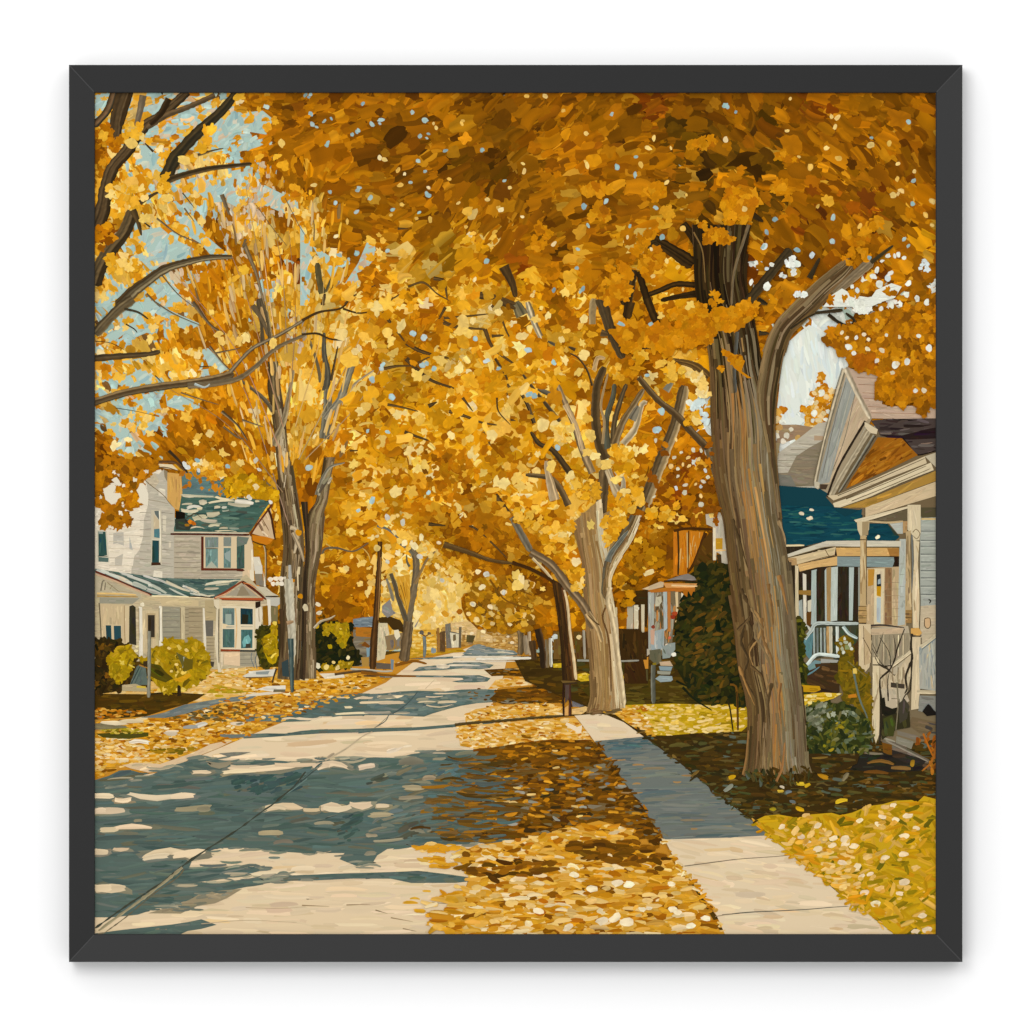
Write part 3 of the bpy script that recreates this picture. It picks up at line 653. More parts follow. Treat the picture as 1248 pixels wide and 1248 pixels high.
GR = [(4, (194, 154, 22)), (3, (180, 142, 14)), (2, (206, 166, 40)), (1.6, (222, 182, 88)), (1.2, (158, 124, 12)), (.8, (232, 200, 128))]
mid_lawn = c9('0,930 120,925 460,915 830,930 1000,915 1060,895 1170,910 1180,1130 1120,1180 700,1195 420,1220 230,1215 150,1140 30,1050')
fill(lawn, mid_lawn, (192, 156, 24), 0, ln=(6, 14), wd=(2, 4), pal=GR, dens=1.1)
litter(lawn, mid_lawn, 90, [(2, (232, 200, 128)), (1, (224, 184, 84))], 1.1)
litter(lawn, c9('20,930 200,950 260,1100 190,1160 60,1060'), 36, LEAFP, 1.1)
wedge = [(733, 868), (760, 858), (776, 866), (800, 898), (790, 897), (764, 881), (750, 871)]
fill(lawn, wedge, (206, 150, 40), 0, ln=(5, 12), wd=(2, 3.4), pal=LEAFP, dens=1.2)
litter(lawn, wedge, 24, LEAFL, 1.0)
edge = [(250, 905), (320, 862), (372, 838), (440, 815), (500, 798), (506, 804), (470, 829), (430, 848), (372, 868), (330, 884), (280, 905)]
litter(strip, edge, 190, LEAFL + ORNG, 1.0)
litter(strip, c6('-200,560 300,540 620,560 420,610 330,700 0,730 -200,720'), 130, ORNG + LEAFL[:3], 1.0)
DK2 = [(4, (60, 44, 14)), (3, (74, 54, 16)), (2, (48, 40, 16)), (1.6, (88, 74, 34)), (1.2, (70, 70, 36)), (1, (98, 68, 18)), (.7, (84, 92, 76)), (.5, (120, 92, 40))]
dark_bed = g32('800,85 1000,75 1248,60') + [(1150, 890), (1150, 975), (1120, 976), (1080, 972), (1050, 985), (1030, 992), (985, 988), (940, 998), (918, 1001), (884, 976), (824, 926)]
fill(lawn, dark_bed, (60, 44, 14), .05, ln=(10, 22), wd=(2.6, 5), pal=DK2, dens=1.2)
litter(lawn, dark_bed, 190, DK2, .75)
LG = [(4, (196, 150, 20)), (3, (186, 140, 14)), (2.4, (210, 158, 40)), (2, (166, 130, 12)), (1.4, (218, 170, 74)), (1.3, (140, 116, 14)), (2, (204, 142, 16))]
lit_lawn = g33('185,580 250,548 330,540 440,560 520,540 640,530 690,545 760,530 850,492 940,480 1010,460 1110,455 1140,470 1180,432 1290,455 1290,1300 1020,1300 990,1225 850,1120 750,1060 640,960 550,890 400,770 260,655')
fill(lawn, lit_lawn, (200, 158, 26), .3, ln=(12, 28), wd=(3.5, 7), pal=LG, dens=1.3, aj=.6)
q = scatter(lit_lawn, 70); m = len(q)
dabs(lawn, q[:, 0], q[:, 1], U(9, 20, m), U(3, 6, m), rng.normal(-.5, .4, m), pick([(1, (122, 106, 12)), (2, (150, 124, 14)), (.6, (104, 94, 16)), (2, (214, 168, 80)), (2, (206, 150, 30))], m))
litter(lawn, g33('340,680 560,690 760,740 800,1060 560,890 420,780'), 60, [(1, (222, 166, 60)), (1, (206, 140, 20)), (1, (228, 188, 110))], .9)
GB = g33('350,610 430,635 412,688 495,703 520,655 462,672 590,635 622,652 588,690 650,680 720,680 720,712 645,720 558,745 490,545 805,575 920,600 940,555 955,497 1000,487 1085,548 1135,620 1062,770 955,793 850,790 790,845 705,822 865,888 815,902 710,963 790,945 832,995 920,975 1040,1003 900,1062 1065,935 1130,850 1065,670 1170,1133 1200,1215 1130,1222 1015,570 770,725 680,860 560,605')
GB = np.array(GB); m = len(GB)
blobs(lawn, GB[:, 0], GB[:, 1], U(4.2, 6.6, m), U(.5, .7, m), rng.normal(-.2, .3, m), pick([(3, (238, 212, 168)), (1, (228, 186, 110))], m))
blobs(lawn, GB[:, 0] + U(-6, 6, m), GB[:, 1] + U(2, 7, m), U(3, 5, m), U(.5, .7, m), rng.normal(-.2, .3, m), pick([(1, (226, 180, 92)), (1, (216, 160, 60))], m))
for seg, n, pal, r in ((WL[6:13], 60, LEAFL + LEAFP, 3.4), (WR[1:8], 60, LG + [(3, (222, 170, 80))], 3.2), (WL[2:7], 40, LEAFD, 2.6), (WR[7:15], 46, DK2, 2.6)):
    e_ = smooth(seg, 3); e_ = e_[rng.integers(0, len(e_), n)] + rng.normal(0, 1.6, (n, 2))
    dabs(strip if seg[0][0] < 860 and seg is not WR else lawn, e_[:, 0], e_[:, 1], U(5, 12, n), U(1.6, r + .6, n), rng.normal(.1, .5, n), pick(pal, n))
# single bright leaves lying in the shaded bed
for x, y, a, c in ((892, 947, 6, (196, 150, 20)), (976, 955, 8, (226, 190, 50)), (984, 957, 5, (214, 170, 30)), (1010, 931, 11, (232, 196, 60)), (1003, 946, 9, (176, 124, 24)), (1003, 937, 8, (186, 168, 132)), (951, 964, 5, (222, 184, 60)), (953, 959, 4, (206, 190, 160)), (1025, 976, 10, (232, 190, 40)), (1037, 921, 5, (226, 190, 90)),
                   (975, 986, 7, (196, 150, 20)), (942, 986, 5, (160, 140, 30)), (888, 960, 9, (128, 130, 112)), (961, 965, 5, (106, 118, 124)), (966, 977, 5, (104, 112, 110)), (1046, 917, 4, (176, 172, 150)), (1030, 947, 8, (120, 108, 78))):
    dabs(lawn, np.array([float(x)]), np.array([float(y)]), a * 1.5, min(a * .8, 5), rng.normal(-.1, .4), np.array([c]))
# ------------------------------------------------------------------ houses
h1 = crop(112, 560, 9.6); h2 = crop(212, 560, 9.6); h3 = crop(112, 690, 9.6); h4 = crop(230, 690, 9.6)
def siding(s, f, x0, x1, ys, col, w=.8, slope=0):
    for y in ys: line(s, f(f'{x0},{y} {(x0 + x1) / 2},{y + slope / 2} {x1},{y + slope}'), w, col, w * .7, lanes=2)

# distance at the end of the street
far = P('painted_far_street')
glow = T(2, 1)('690,380 740,330 800,310 850,300 900,330 945,370 975,440 930,500 935,560 960,620 1000,680 860,665 780,700 700,760 640,720 660,640')
fill(P('painted_tree.pale', 'crown'), glow, (233, 190, 94), 1.2, ln=(7, 16), wd=(3, 6), pal=[(4, (232, 188, 92)), (3, (226, 174, 66)), (3, (238, 202, 122)), (1, (214, 156, 40))], dens=1.4, aj=.8)
q = scatter(glow, 60); e_ = np.array(glow)[np.r_[0:7]]; e_ = smooth(e_, 4); e_ = np.vstack([e_ + rng.normal(0, 5, e_.shape) for _ in range(3)]); m = len(e_); blobs(P('painted_tree.pale', 'crown'), e_[:, 0], e_[:, 1], U(2.5, 6.5, m), U(.6, .9, m), U(0, 3, m), pick([(2, (206, 146, 30)), (2, (188, 124, 14)), (1, (226, 172, 66)), (1, (160, 104, 12))], m), lobes=.2)
blobs(P('painted_tree.pale', 'crown'), q[:, 0], q[:, 1], U(3, 7, 60), U(.6, .9, 60), U(0, 3, 60), pick([(2, (238, 202, 120)), (1, (228, 180, 76)), (1, (242, 212, 146))], 60), lobes=.15)
fill(far, c7('560,560 620,400 760,400 900,440 1248,430 1248,590 1000,560 900,530 700,560'), (176, 130, 60), 0, ln=(4, 9), wd=(1.5, 3), pal=[(3, (190, 146, 72)), (2, (160, 110, 40)), (2, (208, 168, 100)), (1, (140, 110, 70))], dens=1.3)
hz = c7('680,360 830,360 900,430 1000,470 1000,520 860,500 760,490 690,430')
fill(far, hz, (216, 180, 118), 0, ln=(4, 10), wd=(1.5, 3), pal=[(3, (218, 182, 122)), (2, (206, 168, 104)), (1, (226, 196, 142))])
fill(far, c7('400,420 570,420 580,600 400,620 370,560'), (212, 158, 50), 0, ln=(5, 10), wd=(2, 4), pal=MIX['L'] + [(2, (196, 140, 30))])
fill(far, c7('370,560 580,590 760,560 800,590 640,600 480,620 370,640'), (188, 140, 30), 0, ln=(4, 9), wd=(1.5, 2.6), pal=[(2, (190, 146, 30)), (2, (206, 160, 60)), (1, (150, 106, 20))])
for t, c in (('575,410 595,405 600,590 580,590', (150, 106, 50)), ('600,440 640,430 640,590 600,585', (96, 70, 40)), ('640,380 680,370 690,560 650,560', (118, 110, 96)), ('745,400 765,400 760,560 740,555', (104, 92, 70)), ('805,460 870,465 850,520 800,515', (84, 72, 40)), ('770,440 795,430 790,500 770,510', (150, 110, 50)), ('880,420 910,420 910,500 870,510', (196, 160, 96))):
    fill(far, c7(t), c, 1.57, ln=(4, 9), wd=(1, 2), dens=1)
shed = P('painted_shed')
fill(shed, c7('675,435 745,450 742,555 690,558'), (214, 200, 166), 1.57, ln=(4, 8), wd=(1, 2))
fill(shed, c7('700,460 720,455 722,500 700,510'), (110, 92, 60), 1.57); line(shed, c7('672,436 746,450'), 1.6, (96, 90, 76), 1.2)
B = np.array([(590, 750, 3), (575, 772, 2.4), (603, 780, 2.4), (598, 768, 2), (614, 781, 2.2), (624, 783, 2.4), (619, 776, 2), (565, 772, 2), (590, 769, 2.6), (555, 765, 2), (608, 772, 1.8)])
blobs(far, B[:, 0], B[:, 1], B[:, 2], np.full(len(B), .8), np.zeros(len(B)), pick([(1, (226, 206, 164)), (1, (206, 176, 120))], len(B)))
post = P('painted_lamp_post')
line(post, c7('480,470 485,560 480,630'), 4.5, None, 3.6, cols=[(96, 110, 112), (150, 160, 156), (84, 84, 70)]); line(post, c7('450,445 490,470 520,450'), 1.6, (120, 80, 40), 1.4)
blobs(post, np.array([514., 523]), np.array([771., 772]), np.array([3., 2.2]), np.array([.9, .9]), np.zeros(2), np.array([(92, 84, 74), (104, 84, 60)]))
blobs(post, np.array([528.]), np.array([793.]), np.array([3.6]), np.array([1.]), np.zeros(1), np.array([(132, 144, 150)]))

# undercoat behind the porches
flat(P('painted_house.porch', 'wall'), [(950, 655), (1150, 640), (1150, 900), (1090, 910), (950, 850)], (120, 104, 76))
# house behind the dark pole on the left
hb = 'painted_house.distant'
s = P(hb, 'wall')
fill(s, c7('-60,420 100,420 100,700 -60,700'), (120, 108, 88), 0, pal=[(2, (128, 116, 96)), (1, (104, 92, 70)), (1, (140, 110, 60))])
fill(s, c7('130,370 200,370 215,450 180,640 120,660'), (206, 190, 150), 1.57, ln=(4, 9), wd=(1.5, 3)); fill(s, c7('180,470 330,440 330,560 200,580'), (136, 112, 76), 1.5, pal=[(2, (140, 112, 70)), (2, (120, 112, 100)), (1, (170, 120, 40))])
fill(s, c7('-40,400 90,410 90,480 -40,470'), (176, 110, 30), 0)
s = P(hb, 'roof')
fill(s, c7('-60,340 0,330 90,320 100,400 -60,400'), (110, 124, 134), 0, pal=[(2, (108, 122, 134)), (1, (134, 144, 150)), (1, (84, 96, 104))], ln=(5, 12), wd=(1, 2.4))
fill(s, c7('130,330 220,320 300,350 330,400 320,440 240,420 200,370 140,370'), (66, 46, 16), 0, dens=1.2)
fill(s, c7('160,240 220,190 240,270 265,295 200,330 160,290'), (134, 128, 120), .6, dens=1.2); flat(P(hb, 'window'), c7('250,425 285,420 300,470 270,500 255,470'), (226, 212, 176))

# the white house on the left
W = 'painted_house.white'
s = P(W, 'wall')
fill(s, [(106, 596), (150, 585), (176, 577), (196, 572), (212, 598), (213, 708), (180, 704), (106, 694)], (226, 212, 186), 0, ln=(6, 16), wd=(2, 4), var=.02, dens=.8)
fill(s, h1('625,190 740,160 780,175 840,115 885,150 880,470 970,580 962,1248 960,1420 455,1420 470,1180 500,1130 555,1060 600,900 610,700 650,560 665,460'), (186, 176, 154), 0, ln=(6, 18), wd=(2, 4), var=.03)
for t, c in (('250,860 370,850 375,1010 300,980 250,990', (186, 178, 160)), ('440,900 480,1060 440,1050', (172, 172, 162)), ('270,1150 370,1100 350,1248 270,1248', (190, 180, 160)), ('780,330 860,350 860,440 780,420', (214, 202, 178)), ('620,190 740,160 790,260 740,330 660,290', (192, 176, 146)),
             ('830,650 870,660 865,850 830,830', (212, 200, 172)), ('900,960 925,955 925,1030 900,1030', (214, 200, 172)), ('370,1060 500,1080 480,1248 350,1248', (230, 216, 190)), ('725,1300 825,1310 825,1400 715,1390', (228, 216, 190))):
    fill(s, h1(t), c, 0, ln=(4, 10), wd=(1.6, 3), var=.02)
siding(s, h1, 200, 600, (700, 780, 880, 960, 1040, 1150, 1240), (198, 182, 154), .7, 10)
siding(s, h1, 810, 955, (620, 700, 760, 870, 960, 1050, 1150, 1240), (138, 130, 110), .7, 14)
siding(s, h1, 560, 690, (620, 710, 820, 900, 990, 1080, 1170), (150, 140, 118), .7, 4)
line(s, h1('620,240 700,310 780,370 860,440 900,500 980,580'), .9, (112, 92, 60), .7); line(s, h1('660,470 780,490 900,520'), .8, (150, 136, 110), .6)
s = P(W, 'chimney')
fill(s, h1('882,150 1045,170 1058,400 1064,605 970,578 882,470'), (206, 158, 84), 1.55, ln=(10, 30), wd=(1.5, 3.4), var=.05, streak=.04)
fill(s, h1('780,50 940,58 1010,125 900,110 780,92'), (222, 202, 160), .1); line(s, h1('770,28 960,32 1040,90 1125,155'), 3.2, None, 3.0, cols=[(64, 44, 24), (120, 84, 50)])
line(s, h1('780,95 880,95 1000,130'), 1.2, (84, 56, 30), 1); fill(s, h1('840,115 885,140 880,260 850,200'), (140, 124, 96), 1.5); fill(s, h1('720,40 775,30 780,100 750,100'), (44, 28, 10), 1)

s = P(W, 'window', 0)
flat(s, h1('60,825 175,835 205,1205 62,1190'), (206, 196, 170)); fill(s, h1('75,842 160,845 178,1120 78,1135'), (44, 78, 78), 1.57, ln=(8, 20), wd=(1.4, 3), var=.12); fill(s, h1('76,1140 195,1150 192,1200 78,1195'), (84, 106, 100), 0)
flat(s, h1('80,842 130,842 130,870 80,868'), (150, 160, 148)); line(s, h1('70,1130 185,1132'), 1, (40, 48, 40))
s = P(W, 'window', 1)
flat(s, h1('695,590 812,590 820,1230 690,1230'), (196, 184, 156)); fill(s, h1('730,602 795,600 795,720 740,640'), (98, 106, 100), 1.5); fill(s, h1('722,640 790,720 795,810 722,830'), (196, 176, 140), 1.5)
fill(s, h1('728,815 796,808 796,920 728,910'), (74, 118, 138), 1.57, var=.1); flat(s, h1('700,925 800,930 800,948 700,945'), (206, 196, 170)); fill(s, h1('708,945 785,950 785,1205 703,1205'), (36, 70, 70), 1.57, ln=(8, 20), wd=(1.4, 3), var=.14)
line(s, h1('790,600 800,900 795,1200'), 1.3, (226, 214, 186)); fill(s, h1('695,1205 800,1205 808,1235 695,1240'), (66, 40, 24), 0)

# second storey wing
s = P(W, 'wing')
fill(s, h2('0,880 890,880 915,960 925,1248 925,1440 780,1440 0,1430'), (180, 166, 140), 0, ln=(8, 20), wd=(2, 4), var=.03)
siding(s, h2, 5, 305, (905, 965, 1025, 1085, 1145, 1205, 1265, 1325, 1385), (146, 134, 110), .8)
siding(s, h2, 320, 760, (1330, 1380), (150, 136, 112), .8)
fill(s, h2('820,900 890,900 925,1000 925,1420 800,1420'), (216, 188, 148), 1.57, var=.03); fill(s, h2('880,1050 925,1050 940,1420 890,1420'), (228, 212, 180), 1.57, var=.02)
fill(s, h2('925,900 1000,1000 1080,990 1070,1420 940,1420'), (172, 118, 14), .4, pal=MIX['h'], ln=(5, 10), wd=(2, 4))
line(s, h2('1055,1000 1075,1100 1075,1440'), 2.2, None, 2, cols=[(70, 52, 26), (186, 168, 132)]); fill(s, h2('930,1140 1000,1140 1030,1248 1000,1330 940,1300'), (216, 206, 182), 1.2)
s = P(W, 'window', 2)
flat(s, h2('318,900 905,900 905,1290 318,1300'), (214, 190, 150)); flat(s, h2('318,900 348,902 348,1300 318,1300'), (88, 38, 22)); fill(s, h2('318,1270 740,1275 740,1300 318,1300'), (100, 44, 24), 0)
for t, c in (('365,908 520,908 520,1030 365,1035', (120, 130, 122)), ('370,1045 515,1045 515,1268 370,1268', (110, 138, 134)), ('580,908 670,908 670,1015 580,1015', (126, 132, 120)), ('582,1035 666,1035 666,1268 582,1268', (96, 124, 122)), ('735,912 825,912 825,1275 735,1280', (62, 86, 80))):
    fill(s, h2(t), c, 1.57, ln=(4, 12), wd=(1, 2.4), var=.09)
fill(s, h2('370,1268 440,1190 510,1268'), (172, 172, 150), 1.4); fill(s, h2('590,1100 660,1060 660,1200 600,1160'), (146, 160, 152), 1.4); fill(s, h2('740,900 880,912 850,990 740,1020'), (108, 118, 104), .4)
line(s, h2('370,1042 515,1042'), .9, (52, 60, 54)); line(s, h2('580,1025 668,1025'), 1.2, (206, 190, 156)); fill(s, h2('735,1275 810,1280 830,1300 800,1310 735,1305'), (84, 34, 20), 0)

s = P(W, 'roof', 0)
fill(s, h2('90,150 330,130 600,220 605,430 100,425'), (86, 116, 120), 0, var=.06)
fill(s, h2('90,418 300,420 640,430 930,462 1150,485 1095,540 1000,680 900,835 880,852 0,852 0,800 60,600'), (66, 96, 88), 0, ln=(8, 20), wd=(2, 4), pal=[(4, (64, 94, 88)), (2, (80, 110, 102)), (2, (54, 80, 76)), (1, (92, 112, 96)), (1, (78, 84, 70))], dens=1.1)
LTR = np.array([(290, 428, 380, 26), (180, 432, 160, 22), (640, 450, 300, 26), (820, 500, 220, 60), (760, 530, 260, 40), (340, 500, 90, 60), (240, 560, 180, 44), (300, 575, 60, 40), (180, 600, 200, 40), (510, 558, 70, 34), (590, 560, 60, 28), (610, 598, 80, 20), (460, 640, 150, 60), (300, 680, 160, 60), (400, 715, 190, 44), (470, 770, 130, 34), (530, 750, 50, 20), (580, 802, 100, 22), (700, 806, 110, 22), (870, 440, 110, 34), (975, 488, 50, 22), (200, 640, 80, 30), (260, 800, 200, 16), (640, 840, 300, 12), (560, 490, 300, 24), (160, 520, 120, 24)], float)
dabs(s, 212 + LTR[:, 0] / 9.6, 560 + LTR[:, 1] / 9.6, LTR[:, 2] / 9.6, LTR[:, 3] / 9.6, rng.normal(0, .08, len(LTR)), pick([(2, (202, 188, 154)), (2, (186, 176, 146)), (1, (206, 200, 178)), (1, (160, 164, 140))], len(LTR)), blunt=.8)
line(s, h2('0,852 300,853 600,858 880,862'), 1.6, (196, 178, 146)); line(s, h2('-40,872 400,876 880,884'), 2.2, (72, 34, 22), 2.0)
fill(s, h2('20,600 130,620 130,690 60,720 20,700'), (22, 18, 12), .4); fill(s, h2('10,700 130,690 220,760 180,830 20,820'), (52, 58, 48), .3, var=.15); line(s, h2('130,640 180,670 230,640 290,640'), .8, (60, 50, 30)); line(s, h2('140,700 240,630 330,690'), .7, (80, 70, 44))
blobs(s, np.array([232., 236, 228]), np.array([636., 638, 640]), np.array([4., 3.4, 3.]), np.array([.7, .7, .6]), np.array([.2, .6, 0]), np.array([(206, 122, 28), (188, 100, 18), (160, 110, 26)]))
OB = np.array([(230, 580, 5), (237, 576, 4), (226, 593, 4), (231, 590, 4), (244, 586, 4), (246, 579, 4.4), (262, 594, 5), (268, 596, 4), (255, 583, 4), (259, 588, 3), (246, 595, 2.4), (255, 597, 1.6), (268, 602, 3), (240, 581, 3), (222, 577, 4), (250, 577, 4), (260, 578, 5)])
blobs(P(CROWN[1], 'crown'), OB[:, 0], OB[:, 1], OB[:, 2], U(.6, .9, len(OB)), U(0, 3, len(OB)), pick([(2, (196, 126, 24)), (1, (176, 106, 22))], len(OB)), lobes=.2)
s = P(W, 'gable', 0)
fill(s, h2('1130,545 1180,930 1100,920 930,870 900,860 1000,700'), (206, 176, 136), 1.0, pal=[(2, (214, 184, 144)), (1, (190, 158, 120)), (1, (150, 124, 90))]); fill(s, h2('915,885 1060,900 1170,930 1120,985 1080,1000 920,950'), (198, 118, 22), .2)
line(s, h2('1145,530 1050,660 960,780 890,890'), 2.4, (96, 46, 24), 2.0); line(s, h2('1100,570 1140,680 1160,800 1185,940'), 3.0, (68, 38, 20), 2.0); line(s, h2('1000,780 1060,890'), .8, (110, 76, 44)); line(s, h2('1030,690 1110,830'), .9, (120, 86, 56)); line(s, h2('1030,840 1100,900'), 2, (226, 200, 164))
line(s, h2('920,955 1000,990 1080,1005'), 1.3, (70, 44, 16))

# porch
s = P(W, 'porch')
fill(s, [(106, 697), (150, 712), (184, 727), (262, 727), (300, 700), (326, 728), (330, 740), (318, 812), (262, 816), (190, 806), (106, 806)], (190, 172, 134), 0, var=.03, ln=(6, 16), wd=(2, 4))
fill(s, h3('40,110 200,170 420,270 580,330 560,420 40,310'), (184, 170, 138), .3, var=.03); line(s, h3('60,320 300,325 520,340'), 2.6, (204, 168, 104), 2.4); line(s, h3('60,350 540,360'), 1.6, (160, 124, 62), 1.4)
fill(s, h3('90,365 560,375 480,440 90,435'), (152, 146, 124), 0, var=.04); line(s, h3('105,290 125,180 150,170'), 1.8, (120, 110, 88)); line(s, h3('150,280 160,190'), 1.2, (116, 104, 80)); line(s, h3('180,190 320,300'), .8, (130, 112, 80)); line(s, h3('210,270 240,220'), .8, (130, 112, 80)); line(s, h3('300,290 480,310'), .7, (150, 130, 96))
fill(s, h3('100,440 380,450 385,900 100,900'), (200, 176, 134), 1.57, var=.025); fill(s, h3('380,460 435,460 435,920 385,905'), (206, 184, 142), 1.57, var=.03); line(s, h3('85,430 100,640 110,880'), 1.3, (110, 96, 70)); line(s, h3('380,460 382,700 390,900'), .9, (150, 124, 86))
fill(s, h3('585,390 800,410 820,460 1248,470 1248,400 690,350'), (200, 178, 134), 0, var=.03); fill(s, h3('590,520 780,525 780,1000 590,1000'), (202, 180, 138), 1.57, var=.03)
fill(s, h3('825,470 1035,480 1035,880 825,880'), (150, 142, 118), 0, var=.03); siding(s, h3, 828, 1032, (545, 590, 640, 715, 770, 830), (112, 108, 92), .8)
fill(s, h3('1090,480 1250,480 1250,900 1090,900'), (162, 146, 114), 0, var=.03); siding(s, h3, 1092, 1250, (510, 560, 600, 645, 700, 750, 800, 850), (126, 112, 84), .8)
fill(s, h4('0,480 160,480 165,960 0,900'), (164, 146, 112), 0, var=.03); siding(s, h4, 0, 158, (500, 545, 585, 645, 715, 780, 840), (126, 112, 84), .8)
fill(s, h4('190,400 300,400 330,640 190,640'), (178, 158, 116), 0, var=.03); fill(s, h4('205,825 300,825 300,1120 205,1120'), (170, 152, 116), 0, var=.03); siding(s, h4, 207, 298, (850, 890, 930, 970, 1010, 1050, 1090), (120, 106, 82), .8)
fill(s, h4('190,635 288,635 285,820 205,820'), (104, 98, 86), 0, var=.06); fill(s, h4('205,1110 300,1120 290,1180 215,1170'), (70, 62, 50), 0)
s = P(W, 'door')
fill(s, h3('440,470 480,455 512,480 520,925 435,905'), (52, 48, 34), 1.57, var=.08, ln=(8, 20)); flat(s, h3('640,550 745,550 745,850 640,850'), (182, 158, 116)); fill(s, h3('655,572 735,572 735,832 655,832'), (58, 50, 38), 1.57, var=.1)
s = P(W, 'window', 3)
flat(s, h3('145,680 355,685 360,920 150,880'), (206, 182, 140)); fill(s, h3('162,692 225,692 232,870 170,850'), (34, 66, 70), 1.57, var=.12); fill(s, h3('256,697 340,697 345,910 262,880'), (40, 72, 78), 1.57, var=.14)
for k, (t, c) in enumerate((('548,470 588,480 598,1060 555,1060', (224, 214, 190)), ('786,465 815,465 828,925 788,935', (228, 218, 192)), ('1036,480 1085,480 1085,862 1040,855', (200, 182, 142)))):
    s = P(W, 'column', k); fill(s, h3(t), c, 1.57, ln=(8, 22), wd=(1, 2.4), var=.025); 
    x = [548, 786, 1036][k]; line(s, h3(f'{x + 2},490 {x + 6},870'), .8, (130, 112, 80))
blobs(P(W, 'porch_lamp'), np.array([173.4]), np.array([736.5]), np.array([2.8]), np.array([1.]), np.zeros(1), np.array([(232, 218, 184)]))
s = P(W, 'column', 3); fill(s, h4('165,490 185,490 205,860 205,1100 165,1190 175,860'), (222, 210, 184), 1.57, ln=(8, 22), wd=(1, 2.4), var=.03)
s = P(W, 'column', 4); fill(s, h4('290,390 360,395 370,480 345,505 345,760 350,1100 385,1240 345,1240 305,900 325,510 300,460'), (216, 200, 166), 1.57, ln=(8, 22), wd=(1, 2.4), var=.03); line(s, h4('355,500 350,800 352,1130'), 1, (80, 70, 52)); line(s, h4('298,470 330,505'), 1, (110, 96, 70))
s = P(W, 'bay_window')
fill(s, h4('358,400 780,405 785,980 370,985'), (214, 194, 154), 0, var=.02); flat(s, h4('385,465 760,475 770,975 390,975'), (224, 206, 170))
for t, c in (('398,490 535,492 535,690 398,690', (98, 122, 120)), ('398,735 535,735 535,952 398,952', (72, 100, 98)), ('606,492 750,500 750,682 606,680', (30, 56, 62)), ('612,742 748,742 745,958 612,962', (66, 106, 112))):
    fill(s, h4(t), c, 1.5, ln=(5, 14), wd=(1.2, 2.6), var=.1)
fill(s, h4('430,560 500,560 500,680 430,690'), (152, 164, 148), 1.5); fill(s, h4('625,560 700,570 690,675 620,675'), (40, 38, 24), 1.5); fill(s, h4('650,830 700,800 730,860 700,920 640,950 625,890'), (110, 166, 176), 1.3); fill(s, h4('670,910 725,905 725,955 665,958'), (64, 62, 50), 1.3)
fill(s, h4('395,670 440,680 470,695 440,720 400,735'), (224, 200, 156), .2); line(s, h4('440,712 535,712'), 1.8, (176, 168, 142)); line(s, h4('610,705 750,708'), 1.4, (176, 166, 140)); line(s, h4('545,480 560,700 548,960'), 1.6, (206, 170, 120)); line(s, h4('395,478 560,482 745,488'), 1.4, (228, 210, 174))
fill(s, h4('372,970 600,975 600,998 375,998'), (136, 62, 30), 0); fill(s, h4('600,978 785,982 785,1004 600,1002'), (66, 66, 58), 0)
fill(s, h4('405,1005 600,1005 600,1170 410,1150'), (222, 192, 152), 0, var=.02); fill(s, h4('600,1010 780,1010 770,1170 600,1165'), (160, 150, 124), 0, var=.03); siding(s, h4, 602, 770, (1040, 1090, 1140), (124, 116, 98), .7)
fill(s, h4('375,1000 405,1010 400,1160 385,1210 370,1100'), (220, 200, 164), 1.57); line(s, h4('740,1010 730,1080 770,1190'), 1, (110, 116, 116)); line(s, h4('800,1010 780,1100 800,1200'), 1.2, (120, 124, 120))
fill(s, h4('780,420 840,410 840,470 800,500 780,480'), (44, 30, 18), 1); fill(s, h4('780,500 850,470 865,560 850,680 790,790 780,690'), (222, 208, 180), 1.4, var=.03); line(s, h4('820,490 825,650'), .8, (150, 120, 84))
s = P(W, 'roof', 1)
fill(s, h3('40,28 200,55 500,95 800,135 850,140 1290,150 1500,150 1745,150 1640,250 1420,370 1248,362 700,345 420,230 200,130 40,62'), (74, 98, 92), .18, ln=(8, 22), wd=(1.6, 3.2), pal=[(3, (76, 100, 94)), (2, (92, 112, 104)), (2, (58, 82, 80)), (1, (112, 122, 108))], dens=1.2)
STR = np.array([(110, 60, 120, 50, .25), (330, 140, 330, 50, .42), (220, 95, 240, 40, .4), (560, 230, 180, 55, .4), (620, 190, 420, 24, .36), (500, 130, 360, 24, .3), (700, 140, 200, 26, .3), (690, 225, 60, 40, .3), (730, 300, 170, 40, .3), (790, 270, 190, 30, .5), (860, 190, 260, 26, .4), (1000, 240, 300, 30, .42), (1010, 310, 240, 22, .42), (1150, 270, 180, 40, .4), (1120, 255, 80, 36, .4), (1210, 330, 120, 20, .2), (860, 335, 160, 12, .05), (430, 180, 80, 26, .3)], float)
dabs(s, 112 + STR[:, 0] / 9.6, 690 + STR[:, 1] / 9.6, STR[:, 2] / 9.6, STR[:, 3] / 9.6, STR[:, 4], pick([(2, (200, 198, 180)), (2, (184, 184, 166)), (1, (216, 200, 168))], len(STR)), blunt=.75, curv=.04)
ST2 = np.array([(330, 195, 280, 34, -.12), (470, 180, 180, 24, -.15), (270, 262, 160, 30, -.05), (400, 215, 160, 18, -.1), (60, 280, 160, 26, .4), (150, 335, 200, 22, .2), (560, 170, 120, 14, -.1), (250, 345, 110, 14, -.1)], float)
dabs(s, 230 + ST2[:, 0] / 9.6, 690 + ST2[:, 1] / 9.6, ST2[:, 2] / 9.6, ST2[:, 3] / 9.6, ST2[:, 4], pick([(2, (192, 184, 156)), (1, (206, 192, 160))], len(ST2)), blunt=.75, curv=.04)
